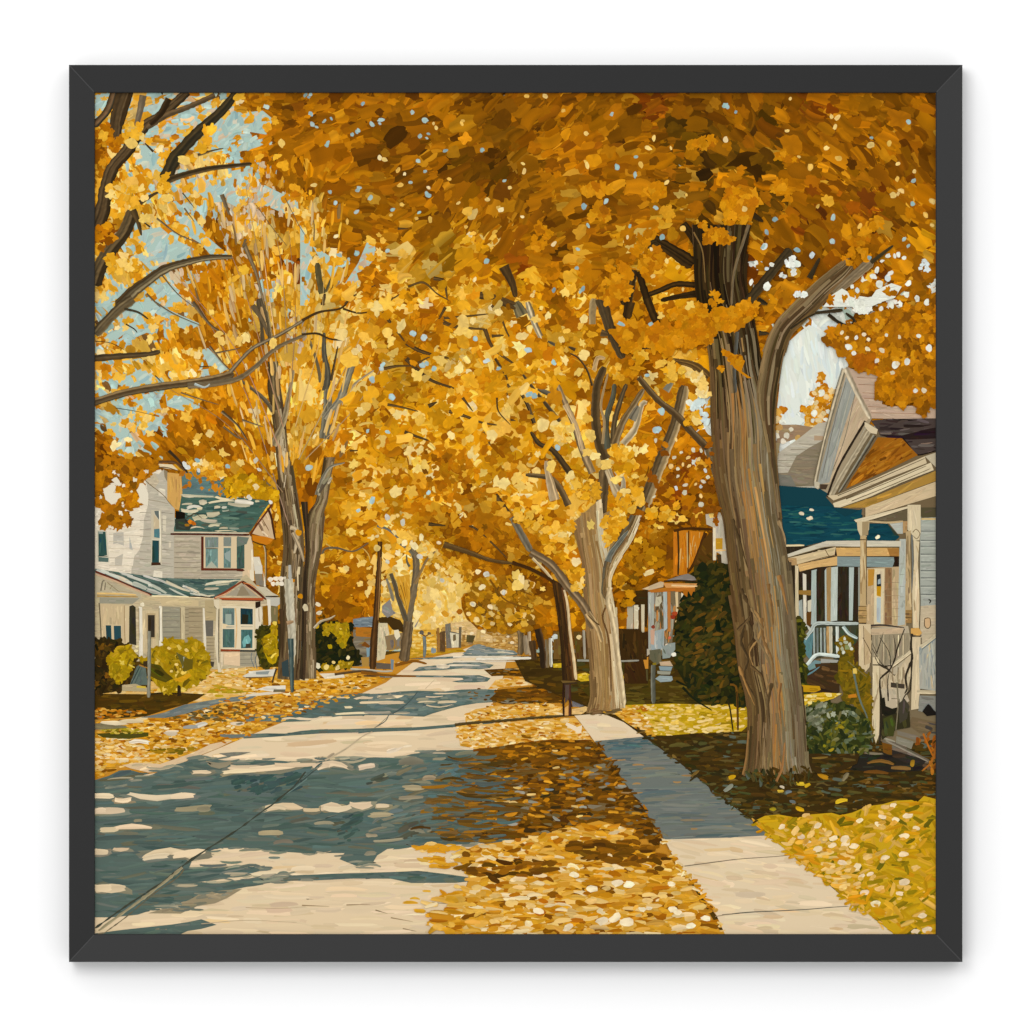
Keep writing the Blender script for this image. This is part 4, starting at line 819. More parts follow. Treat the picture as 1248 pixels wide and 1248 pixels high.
line(s, h3('40,60 200,128 400,212 560,285 700,338'), 2.4, (100, 44, 24), 2.6); line(s, h3('40,90 250,165 450,250 680,345'), 2.0, (206, 168, 132), 2.2); line(s, h3('700,350 900,352 1248,366 1430,378'), 2.0, (222, 198, 154), 1.6); line(s, h4('0,352 140,358 290,372'), 1.4, (64, 44, 28))
for t in ('200,70 420,140 640,215', '480,110 700,190 900,280', '700,190 860,240 1000,330', '860,150 1060,240 1248,330'): line(s, h3(t), .8, (60, 74, 68), .5)
s = P(W, 'gable', 1)
fill(s, h4('430,345 540,270 635,200 720,270 810,355'), (162, 150, 126), .6, var=.05); fill(s, h4('610,240 640,230 720,340 560,350'), (142, 126, 98), .9, var=.05)
line(s, h4('300,378 450,290 625,178'), 3.0, (138, 62, 34), 2.2); line(s, h4('310,370 420,330 500,280'), 2, (216, 160, 118), 1.4); line(s, h4('625,180 760,270 905,390'), 3.4, (84, 36, 20), 2.4); line(s, h4('650,215 740,290 830,365'), 1.2, (206, 170, 130)); line(s, h4('640,195 720,215 790,260'), 1, (206, 120, 60)); fill(s, h4('340,368 600,370 880,372 870,398 600,398 380,388'), (172, 82, 42), 0); line(s, h4('385,395 880,405'), 1, (110, 48, 26)); fill(s, h4('385,400 780,410 780,440 385,435'), (214, 190, 150), 0, var=.02)
s = P(W, 'side_porch')
fill(s, h4('770,230 905,245 980,310 1050,345 1000,358 910,365 850,300'), (196, 184, 154), .4, var=.03); line(s, h4('900,355 1060,352'), 1.4, (54, 50, 40)); fill(s, h4('890,365 1080,365 1070,440 1030,470 950,460 930,400'), (188, 182, 164), 0, var=.03); fill(s, h4('915,385 955,390 965,640 950,720 930,720'), (224, 212, 188), 1.57, var=.02)
fill(s, h4('770,90 860,90 880,235 790,220'), (134, 122, 100), 1.57, var=.1); fill(s, h4('775,0 860,-10 865,90 775,90'), (212, 204, 184), 0); fill(s, h4('875,60 905,240 880,240'), (222, 210, 184), 1.5); fill(s, h4('865,470 925,460 935,690 870,690'), (142, 94, 16), 1.57, var=.08); fill(s, h4('960,470 1045,470 1040,660 970,660'), (120, 108, 70), 1.57, var=.08)

# big house on the right
r1 = crop(930, 440, 5.943); r2 = crop(940, 620, 6.24); r3 = crop(950, 760, 6.57); T23 = T(2, 3)
F_ = 'painted_house.far_right'
s = P('painted_tree.over_roofs', 'crown')
q = scatter(r1('90,340 160,350 160,460 250,320 350,200 410,60 450,160 530,180 500,420 440,440 300,490 180,600 80,620'), 90)
q2 = scatter(r1('250,330 340,300 380,170 420,80 440,150 520,200 500,420 320,470 310,380'), 110)
q = np.vstack([q[(q[:, 0] < 960)], q2]); m = len(q)
blobs(s, q[:, 0], q[:, 1], U(2.5, 6, m), U(.6, 1, m), U(0, 3, m), pick([(3, (206, 136, 22)), (2, (188, 114, 12)), (2, (222, 168, 74)), (1, (232, 200, 140))], m), lobes=.1)
q = scatter(r1('100,380 180,460 240,560 100,580'), 26); q = np.vstack([q, np.array(r1('370,380 440,380 470,365 400,430 455,425 360,430 400,170 425,230 345,300 385,300 460,260'))]); m = len(q)
blobs(s, q[:, 0], q[:, 1], U(2.4, 4.6, m), U(.7, 1, m), U(0, 3, m), pick([(3, (226, 224, 206)), (1, (222, 196, 140))], m))
s = P(F_, 'roof')
fill(s, r1('130,462 240,460 370,480 300,540 160,590 90,600'), (152, 124, 94), 0, var=.05, dens=.8)
q = np.array(r1('170,540 145,580 95,540 205,495 100,655 250,555 120,480')); blobs(s, q[:, 0], q[:, 1], U(3, 4.6, len(q)), U(.7, 1, len(q)), U(0, 3, len(q)), pick([(1, (222, 212, 186)), (1, (206, 160, 90))], len(q)))
fill(s, r1('80,690 160,630 260,560 400,450 470,440 450,560 380,860 370,912 200,918 112,915 100,800'), (184, 174, 152), .05, ln=(8, 24), wd=(1.6, 3.4), var=.03); fill(s, r1('440,570 430,700 375,860 370,905 112,912 105,812 180,808 240,690 330,630'), (134, 120, 96), .02, ln=(8, 24), wd=(1.6, 3.2), var=.05)
fill(s, r1('105,820 200,830 240,910 115,912'), (120, 116, 102), 0, var=.04); fill(s, r1('370,540 445,545 440,575 370,575'), (176, 148, 116), 0)
for y, a, b in ((600, 260, 430), (640, 200, 420), (680, 150, 400), (720, 110, 390), (760, 100, 385)): line(s, r1(f'{a},{y} {b},{y+6}'), .6, (120, 108, 86), .4)
line(s, r1('95,918 200,922 380,922'), 1.6, (60, 52, 38)); fill(s, r1('100,928 460,935 455,985 300,995 110,975'), (176, 154, 120), 0, var=.03)
R_ = 'painted_house.right'
flat(P('painted_house.porch', 'roof'), r1('95,900 470,930 520,1000 740,1060 1270,1100 1270,1260 130,1260'), (20, 60, 68))
flat(P(R_, 'wall'), r1('455,985 540,800 740,432 840,500 1260,480 1260,1300 720,1300 720,1080 520,1060'), (112, 94, 66))
flat(P(R_, 'wall'), r1('560,120 620,50 790,410 640,720 470,960 370,900'), (160, 142, 112))
s = P(R_, 'roof', 0)
fill(s, r1('615,45 700,80 820,80 870,140 860,330 1260,320 1260,425 785,415 700,250'), (190, 162, 136), .05, ln=(10, 30), wd=(2, 4), var=.03)
for y, a, b in ((120, 680, 860), (170, 690, 840), (230, 720, 830), (270, 730, 850), (330, 760, 900), (375, 780, 1120)): line(s, r1(f'{a},{y} {b},{y+6}'), .8, (150, 112, 84), .5)
s = P(R_, 'gable', 0)
fill(s, r1('595,100 680,230 760,420 640,600 480,890 410,890'), (190, 166, 132), -1.15, ln=(10, 24), wd=(1.6, 3), var=.04)
fill(s, r1('600,110 640,190 665,240 560,560 480,880 412,892 390,880'), (152, 152, 140), -1.3, ln=(14, 40), wd=(2, 4), var=.03)
line(s, r1('600,150 520,430 425,850'), .8, (104, 100, 86)); line(s, r1('665,240 590,560 500,800'), .8, (110, 104, 86)); line(s, r1('640,200 560,500 470,840'), 1.2, (176, 170, 150))
line(s, r1('590,60 520,300 440,600 378,890'), 5.4, None, 5.0, cols=[(120, 110, 88), (196, 180, 148), (186, 168, 136)]); line(s, r1('595,50 680,230 775,415'), 6.4, None, 6.0, cols=[(150, 132, 104), (214, 200, 172), (206, 190, 158)]); line(s, r1('572,50 500,300 365,865'), .8, (110, 96, 70))
fill(s, r1('370,870 410,880 400,930 372,915'), (192, 180, 152), 1); fill(s, r1('412,892 470,895 455,930 410,928'), (70, 54, 40), 0)
s = P(R_, 'roof', 1)
fill(s, r1('780,432 900,420 1260,415 1260,650 1120,680 1060,620 1010,558 850,545 830,500'), (72, 60, 54), 0, ln=(12, 30), wd=(2, 4), pal=[(3, (74, 62, 56)), (2, (54, 42, 38)), (2, (98, 86, 80)), (1, (38, 28, 26)), (.8, (120, 98, 84))], dens=1.2)
fill(s, r1('840,530 1000,540 1200,490 1260,480 1260,560 1060,570 900,555'), (40, 28, 26), 0, var=.1)
line(s, r1('1010,555 1060,620 1115,680 1260,648'), 1.8, (34, 26, 20), 1.6)
s = P(R_, 'gable', 1)
fill(s, r1('830,552 1005,560 1060,620 1120,682 900,790 600,925 640,850 740,700'), (152, 92, 18), -.6, ln=(8, 22), wd=(2, 4.5), pal=[(4, (154, 94, 18)), (2, (136, 78, 12)), (2, (172, 110, 28)), (1, (112, 62, 12))], dens=1.2)
line(s, r1('740,435 640,600 540,780 462,985'), 3.0, (42, 32, 22), 2.4)
fill(s, r1('735,440 830,495 822,530 770,520 735,475'), (210, 192, 156), .5, var=.03)
line(s, r1('765,510 680,650 570,830 485,985'), 6.0, None, 6.4, cols=[(120, 104, 78), (206, 190, 156), (214, 196, 160), (90, 80, 60)]); line(s, r1('800,535 700,700 590,880 545,950'), 7, None, 4, cols=[(60, 50, 36), (150, 146, 128), (116, 108, 88), (84, 64, 30)]); line(s, r1('742,480 700,560'), 1.4, (160, 150, 126))
s = P(R_, 'cornice')
fill(s, r1('465,975 540,968 700,900 900,810 1170,690 1185,740 900,850 640,960 510,1010'), (206, 186, 148), -.42, ln=(12, 36), wd=(1.6, 3.2), var=.03); fill(s, r1('505,1030 620,990 900,870 1215,735 1235,790 1000,880 760,990 560,1060 515,1058'), (216, 198, 160), -.42, ln=(12, 36), wd=(1.6, 3.2), var=.025)
fill(s, r1('1170,690 1260,660 1260,780 1215,735'), (190, 176, 146), -.3, var=.03); fill(s, r1('560,1062 800,985 1260,790 1260,865 1000,960 740,1062'), (168, 128, 56), -.36, ln=(12, 30), wd=(1.6, 3), var=.06); fill(s, r1('740,1062 1000,965 1260,870 1260,975 1040,1040 740,1130'), (204, 180, 140), -.34, ln=(12, 30), wd=(1.6, 3), var=.03)
for t in ('540,975 850,845 1170,705', '600,1000 900,880 1180,760', '640,1015 900,910 1210,780', '560,1063 800,975 1000,885 1235,795'): line(s, r1(t), .9, (96, 80, 54), .7)
line(s, r1('735,1062 735,1130'), 1.2, (84, 66, 44)); fill(s, r1('705,1062 735,1062 735,1120 705,1110'), (120, 100, 72), 1.5)

M_ = 'painted_house.porch'
s = P(M_, 'roof')
fill(s, r2('60,-25 440,-20 560,60 690,0 680,110 690,245 420,245 250,285 110,275'), (18, 66, 76), 0, ln=(10, 34), wd=(1.6, 3.4), pal=[(4, (18, 66, 76)), (2, (14, 56, 68)), (1.5, (28, 82, 90)), (.7, (46, 98, 102))], dens=1.3)
fill(s, r2('735,112 880,112 975,215 940,245 720,245'), (16, 62, 72), 0, ln=(8, 20), wd=(1.6, 3), pal=[(4, (18, 64, 74)), (2, (14, 54, 64)), (1, (34, 76, 74))], dens=1.2); fill(s, r2('880,110 975,210 935,200'), (46, 58, 46), .8)
q = np.array(r2('228,36 290,72 305,8 810,215')); blobs(s, q[:, 0], q[:, 1], np.array([3.6, 4.2, 2.8, 3.6]), np.full(4, .6), np.array([.3, -.2, .2, -.5]), pick([(1, (226, 208, 172))], 4)); line(s, r2('110,280 250,278'), 2.6, (200, 182, 140))
s = P(M_, 'wall')
fill(s, r2('110,290 980,250 985,1000 660,960 640,880 110,900'), (48, 38, 24), 1.57, ln=(8, 22), wd=(2, 4), var=.1)
fill(s, r2('720,450 975,440 1025,230 1025,900 720,900'), (186, 160, 120), 1.57, var=.04); fill(s, r2('865,450 915,450 915,880 860,880'), (140, 106, 70), 1.57, var=.08); fill(s, r2('975,230 1022,230 1015,880 960,890'), (176, 178, 164), 1.57, var=.03)
siding(s, r2, 860, 975, (560, 610, 660, 710, 760, 820), (150, 126, 92), .6); siding(s, r2, 975, 1012, (420, 500, 590, 670, 740), (140, 136, 118), .6)
s = P(M_, 'window')
fill(s, r2('780,455 860,455 850,880 780,880'), (214, 196, 156), 1.57, var=.03); fill(s, r2('800,500 830,495 835,600 800,600'), (40, 42, 40), 1.57); fill(s, r2('800,590 835,590 832,670 800,660'), (190, 138, 20), 1.57); fill(s, r2('800,675 832,675 830,870 800,860'), (176, 188, 186), 1.57); fill(s, r2('735,460 785,460 775,580 735,590'), (186, 134, 50), 1.57); fill(s, r2('810,540 830,530 830,570 808,575'), (150, 166, 172), 0)
s = P(M_, 'cornice')
fill(s, r2('110,350 250,300 420,245 690,242 985,245 985,288 690,288 440,288 300,320 120,372'), (204, 194, 168), -.05, ln=(10, 30), wd=(1.5, 3), var=.025); line(s, r2('115,375 300,322 440,290 690,292 975,294'), 1.0, (110, 92, 60), .8)
fill(s, r2('490,296 970,298 972,360 500,360'), (208, 164, 98), 0, ln=(8, 24), wd=(1.5, 3), var=.04); fill(s, r2('880,300 970,300 970,362 900,360'), (160, 112, 52), 0, var=.06); fill(s, r2('130,375 410,310 490,290 480,355 200,425'), (208, 184, 140), -.22, ln=(8, 20), wd=(1.5, 3), var=.03); line(s, r2('200,425 420,365 500,358'), 1.0, (110, 84, 50)); line(s, r2('410,312 440,360 480,350'), .9, (110, 88, 56))
fill(s, r2('200,425 500,362 502,430 350,445 215,478'), (212, 170, 108), -.15, ln=(8, 20), wd=(1.5, 3), var=.03); fill(s, r2('500,364 930,368 935,400 920,445 500,438'), (128, 142, 140), 0, ln=(10, 28), wd=(1.6, 3.2), var=.03); fill(s, r2('120,375 190,375 195,430 150,430'), (176, 140, 92), .3)
for k, (t, c) in enumerate((('180,430 205,435 208,835 182,835', (206, 188, 148)), ('238,490 265,500 268,900 245,895', (214, 204, 180)), ('305,470 345,460 345,880 300,880', (166, 176, 166)), ('405,470 420,450 425,855 408,855', (176, 184, 172)), ('418,450 455,440 450,858 422,858', (160, 128, 80)), ('455,445 505,440 500,850 450,858', (186, 192, 178)), ('590,445 628,445 618,850 590,850', (172, 182, 172)), ('660,445 672,445 672,850 660,850', (150, 150, 136)))):
    s = P(M_, 'porch_post', k); fill(s, r2(t), c, 1.57, ln=(10, 28), wd=(1, 2.6), var=.03)
s = P(M_, 'porch_post', 2); line(s, r2('345,470 345,870'), 1.0, (44, 34, 20)); fill(s, r2('205,620 300,620 300,660 205,650'), (150, 112, 50), 0); fill(s, r2('208,700 235,690 240,840 208,840'), (150, 156, 146), 1.57); fill(s, r2('275,700 305,690 300,790 275,780'), (206, 196, 168), 1.57); fill(s, r2('265,790 305,780 300,890 268,890'), (96, 60, 20), 1.57)
s = P(M_, 'railing')
fill(s, r2('300,890 660,885 660,1180 480,1180 470,1110 300,1150'), (62, 62, 44), 1.57, var=.12, ln=(6, 14))
fill(s, r2('245,1000 320,940 305,1140 285,1140 245,1085'), (84, 124, 140), 1.5, var=.06)
for x in (325, 350, 378, 405): line(s, r2(f'{x},905 {x + 2},1110'), 2.2, None, 2.2, cols=[(120, 128, 120), (176, 184, 172)])
for x, c in ((430, (190, 152, 96)), (450, (206, 196, 166)), (500, (196, 200, 186))): line(s, r2(f'{x},895 {x + 3},1110'), 4.0, c, 3.6)
line(s, r2('252,990 300,930 345,872 500,872 662,872'), 4.2, (192, 200, 188), 3.8); line(s, r2('345,888 500,890 662,884'), 1.0, (70, 76, 66)); line(s, r2('270,1190 340,1112 430,1112 520,1125'), 4.4, (196, 204, 192), 3.8)
fill(s, r2('270,1200 330,1150 380,1160 370,1200 300,1248'), (110, 140, 148), -.5, var=.06); fill(s, r2('375,1140 510,1150 500,1170 375,1172'), (160, 158, 146), 0); fill(s, r2('330,1180 520,1170 660,1000 660,1340 460,1340 360,1290'), (70, 48, 24), .3, var=.12); line(s, r2('545,895 590,950 655,985'), 4.4, None, 3.6, cols=[(150, 170, 168), (196, 204, 192)]); line(s, r2('230,910 265,890 300,925'), 4, (206, 204, 186), 3)
fill(s, r3('175,400 300,350 470,320 480,560 330,570 180,480'), (62, 44, 24), .3, pal=[(3, (64, 44, 24)), (2, (84, 56, 26)), (1, (46, 34, 22)), (1, (96, 70, 40))])
line(s, r3('185,420 250,395 320,345'), 2.4, (84, 120, 138), 1.4)

s = P(R_, 'wall')
fill(s, r2('1130,60 1270,60 1270,740 1130,760'), (164, 166, 152), 0, ln=(8, 20), wd=(2, 4), var=.025)
siding(s, r2, 1135, 1260, (170, 240, 285, 345, 405, 470, 525, 588, 650), (96, 100, 92), 1.0)
siding(s, r2, 1135, 1260, (185, 252, 300, 358, 418, 482, 538, 600, 662), (184, 184, 168), 1.0)
fill(s, r2('1130,740 1270,730 1270,1010 1130,1060'), (192, 174, 142), 0, ln=(8, 18), wd=(2, 4), var=.025); fill(s, r2('1165,830 1205,830 1208,890 1190,910 1165,900'), (206, 170, 124), 1.5); line(s, r2('1165,835 1205,832 1208,895 1185,910 1165,890 1165,835'), 1, (84, 66, 44)); line(s, r2('1195,690 1212,700 1200,720'), 1.6, (40, 38, 30))
fill(s, r2('890,105 1000,100 1000,190 960,190'), (178, 178, 164), 0, var=.03); fill(s, r2('750,85 1040,-5 1040,95 900,105'), (98, 86, 62), -.1, var=.06); fill(s, r2('1000,95 1035,95 1030,180 1000,185'), (176, 140, 92), 1.5); fill(s, r2('1135,-10 1270,-10 1270,65 1140,70'), (82, 74, 50), 0, var=.08); line(s, r2('1140,78 1270,78'), 2.2, (200, 170, 112))
fill(s, r2('760,905 1040,890 1060,1000 1050,1260 930,1260 800,1100'), (182, 166, 136), 1.5, var=.05); line(s, r2('745,890 850,885 1010,905'), 2.6, (66, 56, 48), 1.6); fill(s, r2('755,915 1000,905 1000,950 760,960'), (194, 168, 132), 0, var=.03)
fill(s, r2('765,960 1050,945 1050,1080 880,1190 765,1200'), (150, 136, 108), 1.57, var=.06, ln=(10, 24), wd=(1, 2.4))
for x in (785, 820, 858, 895, 930, 968, 1005): line(s, r2(f'{x},960 {x - 2},{1180 if x < 880 else 1120}'), 2.0, None, 1.8, cols=[(96, 84, 62), (198, 180, 144), (186, 166, 130)])
s = P(R_, 'beam')
fill(s, r2('628,85 1000,-10 1040,-20 1040,0 760,85 645,105'), (216, 198, 160), -.25, ln=(12, 30), wd=(1.6, 3), var=.025); line(s, r2('740,95 890,105 1000,95'), 2.2, (206, 178, 130)); line(s, r2('640,106 760,86 1035,0'), 1.0, (70, 58, 40), .8)
s = P(R_, 'column', 0)
fill(s, r2('650,98 745,90 742,160 715,205 676,205 655,160'), (206, 186, 146), 1.57, var=.03); fill(s, r2('690,100 742,95 735,200 690,205'), (160, 138, 100), 1.57, var=.04); fill(s, r2('676,205 725,205 722,740 672,740'), (188, 160, 112), 1.57, ln=(14, 40), wd=(1.2, 2.8), pal=[(2, (206, 180, 134)), (2, (190, 160, 110)), (1, (156, 126, 80))]); line(s, r2('722,215 722,735'), 1.0, (96, 78, 50)); line(s, r2('672,235 728,235'), 1.4, (110, 88, 56))
fill(s, r2('664,740 720,740 728,800 720,870 664,870 660,800'), (176, 142, 88), 0, var=.08, ln=(4, 9)); 
for y in (742, 775, 815, 830, 868): line(s, r2(f'662,{y} 724,{y}'), 1.0, (96, 70, 36))
fill(s, r2('664,875 755,878 760,1100 745,1205 715,1240 665,1190'), (208, 186, 146), 1.57, ln=(12, 30), wd=(1.4, 3), var=.03); fill(s, r2('705,900 758,960 755,1170 710,1190'), (190, 164, 122), 1.57, var=.04); line(s, r2('695,980 740,1060 760,1110'), .9, (96, 80, 56)); line(s, r2('700,890 708,1190'), .8, (130, 108, 76))
s = P(R_, 'column', 1)
fill(s, r2('1035,-30 1135,-30 1135,180 1125,240 1080,245 1065,190 1035,160'), (210, 192, 154), 1.57, ln=(10, 26), wd=(1.6, 3), var=.03); line(s, r2('1075,180 1100,155 1130,190 1105,230 1078,205'), .9, (110, 92, 62)); fill(s, r2('1080,240 1125,250 1118,420 1128,700 1122,910 1075,905 1070,600 1085,400'), (214, 194, 154), 1.57, ln=(14, 40), wd=(1.2, 2.8), pal=[(3, (218, 198, 160)), (2, (204, 180, 138)), (1, (176, 150, 108))]); line(s, r2('1128,260 1120,420 1130,700 1124,900'), 1.2, (90, 78, 56)); line(s, r2('1068,200 1075,420 1066,640'), 2.2, (112, 112, 104), 1.6)
fill(s, r2('1060,910 1120,905 1145,945 1125,965 1060,955'), (210, 160, 84), 0, var=.04); line(s, r2('1060,958 1110,985 1140,960'), 1.4, (70, 56, 50)); fill(s, r2('1070,975 1140,975 1140,1300 1120,1520 1062,1530 1070,1200'), (208, 188, 150), 1.57, ln=(14, 40), wd=(1.4, 3), var=.03); line(s, r2('1138,980 1138,1300 1120,1500'), 1.2, (96, 84, 62))
s = P(R_, 'column', 2)
fill(s, r2('1020,175 1060,165 1055,290 1065,640 1065,770 1020,770 1025,500 1030,280'), (184, 158, 114), 1.57, ln=(12, 30), wd=(1.2, 2.6), pal=[(2, (196, 170, 124)), (1, (160, 134, 92)), (1, (140, 120, 84))]); fill(s, r2('1020,770 1070,770 1065,870 1022,870'), (150, 116, 66), 0, var=.1, ln=(4, 9)); line(s, r2('1018,800 1070,800'), 1.2, (70, 52, 30)); line(s, r2('1018,825 1070,830'), 1, (80, 60, 34))
s = P(R_, 'stair_rail')
fill(s, r3('1115,190 1260,90 1260,540 1120,520'), (168, 166, 150), 1.57, ln=(10, 26), wd=(1.4, 3), pal=[(3, (172, 168, 150)), (2, (150, 152, 142)), (1, (190, 170, 132)), (1, (130, 140, 144))]); line(s, r3('1130,185 1200,140 1260,85'), 4.4, (212, 196, 160), 4); line(s, r3('1140,205 1260,110'), 1.2, (96, 108, 110)); line(s, r3('1100,545 1260,550'), 4.5, (200, 182, 146), 4)
fill(s, r3('1120,575 1260,580 1260,720 1110,700'), (136, 134, 122), 0, var=.05); fill(s, r3('1140,700 1190,640 1240,690 1260,730 1180,740'), (28, 24, 20), 0); line(s, r3('1140,700 1190,640 1245,700'), 1.2, (110, 112, 106))
line(s, r3('740,440 780,440 810,500'), 1, (60, 50, 36))
fill(s, r3('800,320 920,420 1000,300 1050,230 1050,420 1000,640 860,640 810,500'), (196, 176, 140), 1.5, pal=[(3, (200, 182, 146)), (2, (176, 156, 122)), (1, (150, 132, 100))], ln=(8, 20), wd=(1.4, 3)); line(s, r3('900,340 1000,270 1060,215'), 4.4, (206, 188, 152), 4); line(s, r3('905,355 1055,240'), 1, (110, 92, 64)); fill(s, r3('890,470 1000,485 1000,520 890,510'), (66, 56, 44), 0)
for x in (905, 950, 990): line(s, r3(f'{x},350 {x-4},460'), 1.4, (130, 112, 84))
fill(s, r3('810,520 1000,520 1040,620 930,680 860,740 830,640'), (186, 170, 140), 1.3, var=.05); line(s, r3('895,600 940,600'), .9, (90, 76, 54))
fill(s, r3('745,270 790,265 800,345 745,345'), (214, 194, 154), 1.57); fill(s, r3('745,335 800,335 800,880 770,960 740,850'), (212, 192, 152), 1.57, ln=(14, 40), wd=(1.4, 3), pal=[(3, (216, 198, 160)), (2, (200, 178, 136)), (1, (170, 150, 112))]); line(s, r3('803,440 805,700 800,940'), 1.4, (60, 52, 36)); line(s, r3('745,330 800,332 860,345'), 1.4, (60, 50, 34))
s = P(R_, 'steps')
fill(s, r3('820,930 930,950 1200,1090 1190,1120 1000,1110 830,1010'), (104, 92, 76), .4, ln=(8, 20), wd=(1.4, 3), var=.08); fill(s, r3('820,950 900,970 900,1050 830,1040'), (112, 72, 20), .3, var=.08); fill(s, r3('940,855 1110,900 1100,935 945,890'), (122, 112, 94), .2, var=.05); fill(s, r3('935,900 1075,945 1055,1005 930,955'), (132, 126, 106), .3, var=.05); fill(s, r3('900,1010 1180,1095 1100,1180 900,1120'), (46, 40, 34), .1, var=.1); fill(s, r3('1060,745 1260,790 1260,880 1120,880 1030,815'), (110, 92, 64), .2, pal=[(2, (112, 94, 66)), (1, (70, 66, 60)), (1, (140, 116, 84))])
line(s, r3('830,915 925,945'), 2.4, (150, 142, 120)); line(s, r3('850,935 1000,1010 1190,1105'), 2.2, (136, 126, 108), 1.6)
fill(s, r3('650,1050 830,1030 1000,1110 1180,1150 1120,1180 820,1190 560,1170'), (40, 36, 28), 0, var=.1, ln=(8, 24)); 
for x, y, l, h, c in ((1032, 928, 24, 4, (126, 94, 52)), (1074, 929, 32, 4, (128, 90, 38)), (1098, 936, 24, 5, (120, 88, 44)), (1064, 918, 22, 3, (128, 116, 92)), (1068, 941, 30, 4, (110, 70, 24)), (1020, 936, 20, 4, (96, 64, 24)), (1112, 930, 5, 9, (160, 120, 30))):
    dabs(s, np.array([float(x)]), np.array([float(y)]), l, h, .05, np.array([c]))

# small porch beyond the forked tree
k4 = crop(760, 620, 8.914)
S_ = 'painted_house.small_porch'
s = P(S_, 'wall')
fill(s, k4('540,240 600,240 600,730 540,730'), (190, 112, 20), 1.57, var=.06); fill(s, k4('600,230 870,250 830,430 720,640 690,720 600,720'), (194, 118, 24), 1.57, ln=(14, 34), wd=(1.4, 3), pal=[(3, (198, 120, 24)), (2, (178, 100, 14)), (1, (206, 160, 90))], dens=1.2); fill(s, k4('700,240 715,240 705,700 690,700'), (90, 52, 12), 1.57); line(s, k4('590,240 598,500 592,720'), 2.2, (70, 46, 16)); line(s, k4('690,260 695,640'), 1.2, (206, 180, 120))
line(s, k4('545,240 700,215 960,225'), 3.4, (70, 40, 10), 3); line(s, k4('890,260 830,430 760,600 700,690'), 4.6, (66, 38, 12), 3)
fill(s, k4('760,600 870,330 960,250 980,560 900,700 780,780'), (84, 54, 14), .8, pal=DARK + [(2, (100, 66, 20))]); fill(s, k4('30,900 260,880 270,1060 250,1300 40,1050'), (62, 40, 12), 0, var=.12)
fill(s, k4('40,1050 105,1050 105,1500 60,1560 30,1400'), (176, 164, 136), 1.57, var=.05); fill(s, k4('110,1045 160,1045 160,1440 115,1440'), (206, 192, 158), 1.57, var=.05); fill(s, k4('190,1040 228,1040 225,1360 195,1420'), (206, 190, 154), 1.57); line(s, k4('120,1060 165,1075 150,1110 120,1090'), 1.2, (236, 224, 190)); fill(s, k4('160,1100 190,1080 190,1440 165,1460'), (84, 58, 26), 1.57)
fill(s, k4('20,1400 260,1330 280,1640 260,1900 0,1900'), (58, 36, 12), 1.2, pal=[(3, (58, 36, 12)), (2, (74, 48, 16)), (1, (44, 30, 12))])
fill(s, k4('265,900 560,880 680,960 650,1060 560,1160 540,1300 520,1560 280,1640'), (116, 100, 72), 1.57, pal=[(2, (132, 124, 106)), (2, (96, 76, 44)), (1, (160, 150, 126)), (1, (180, 120, 60))], ln=(8, 18), wd=(1.4, 3))
s = P(S_, 'post')
fill(s, k4('265,905 330,905 330,1240 320,1500 270,1560'), (164, 164, 150), 1.57, ln=(10, 26), wd=(1.2, 2.6), var=.06); fill(s, k4('430,890 470,890 475,1300 440,1330'), (170, 178, 172), 1.57, ln=(10, 26), wd=(1.2, 2.6), var=.05); fill(s, k4('475,900 510,900 510,1340 480,1330'), (180, 112, 50), 1.57, var=.05); fill(s, k4('560,910 590,900 595,1140 570,1140'), (214, 188, 140), 1.57); fill(s, k4('625,910 660,930 675,1030 650,1070 630,1040'), (222, 208, 176), 1.4); fill(s, k4('350,960 410,950 415,1010 380,1060 340,1060'), (190, 180, 150), 1.2)
fill(s, k4('300,1340 440,1300 440,1500 300,1640'), (150, 160, 158), 1.5, pal=[(2, (148, 158, 156)), (1, (122, 142, 148)), (1, (176, 176, 164))]); fill(s, k4('290,1320 340,1300 330,1480 295,1470'), (196, 156, 128), 1.5); blobs(s, np.array([796., 822, 820]), np.array([764., 748, 752]), np.array([2.6, 3.6, 3]), np.full(3, .9), np.zeros(3), np.array([(134, 56, 36), (160, 66, 30), (142, 50, 26)]))
Q = np.array(k4('585,1225 470,1480 435,1530 500,1400')); blobs(s, Q[:, 0], Q[:, 1], np.array([2.6, 2., 2.6, 2]), np.full(4, .9), np.zeros(4), np.array([(226, 190, 130), (226, 200, 170), (232, 206, 176), (206, 100, 70)]))
# white house glimpsed behind the big trunk
s = P('painted_house.glimpsed', 'wall')
fill(s, k4('890,60 1050,40 1150,300 1150,600 1060,600 1060,500 1010,470 1000,560 970,560 970,200 900,170'), (190, 178, 154), 1.57, var=.04); fill(s, k4('970,200 1000,210 1005,560 972,560'), (226, 210, 174), 1.57, var=.02); fill(s, k4('1000,320 1075,320 1075,440 1000,440'), (190, 140, 34), 0); line(s, k4('1000,455 1110,450'), 2, (222, 180, 116)); fill(s, k4('1010,500 1060,495 1065,590 1030,590'), (66, 50, 24), 1.5)
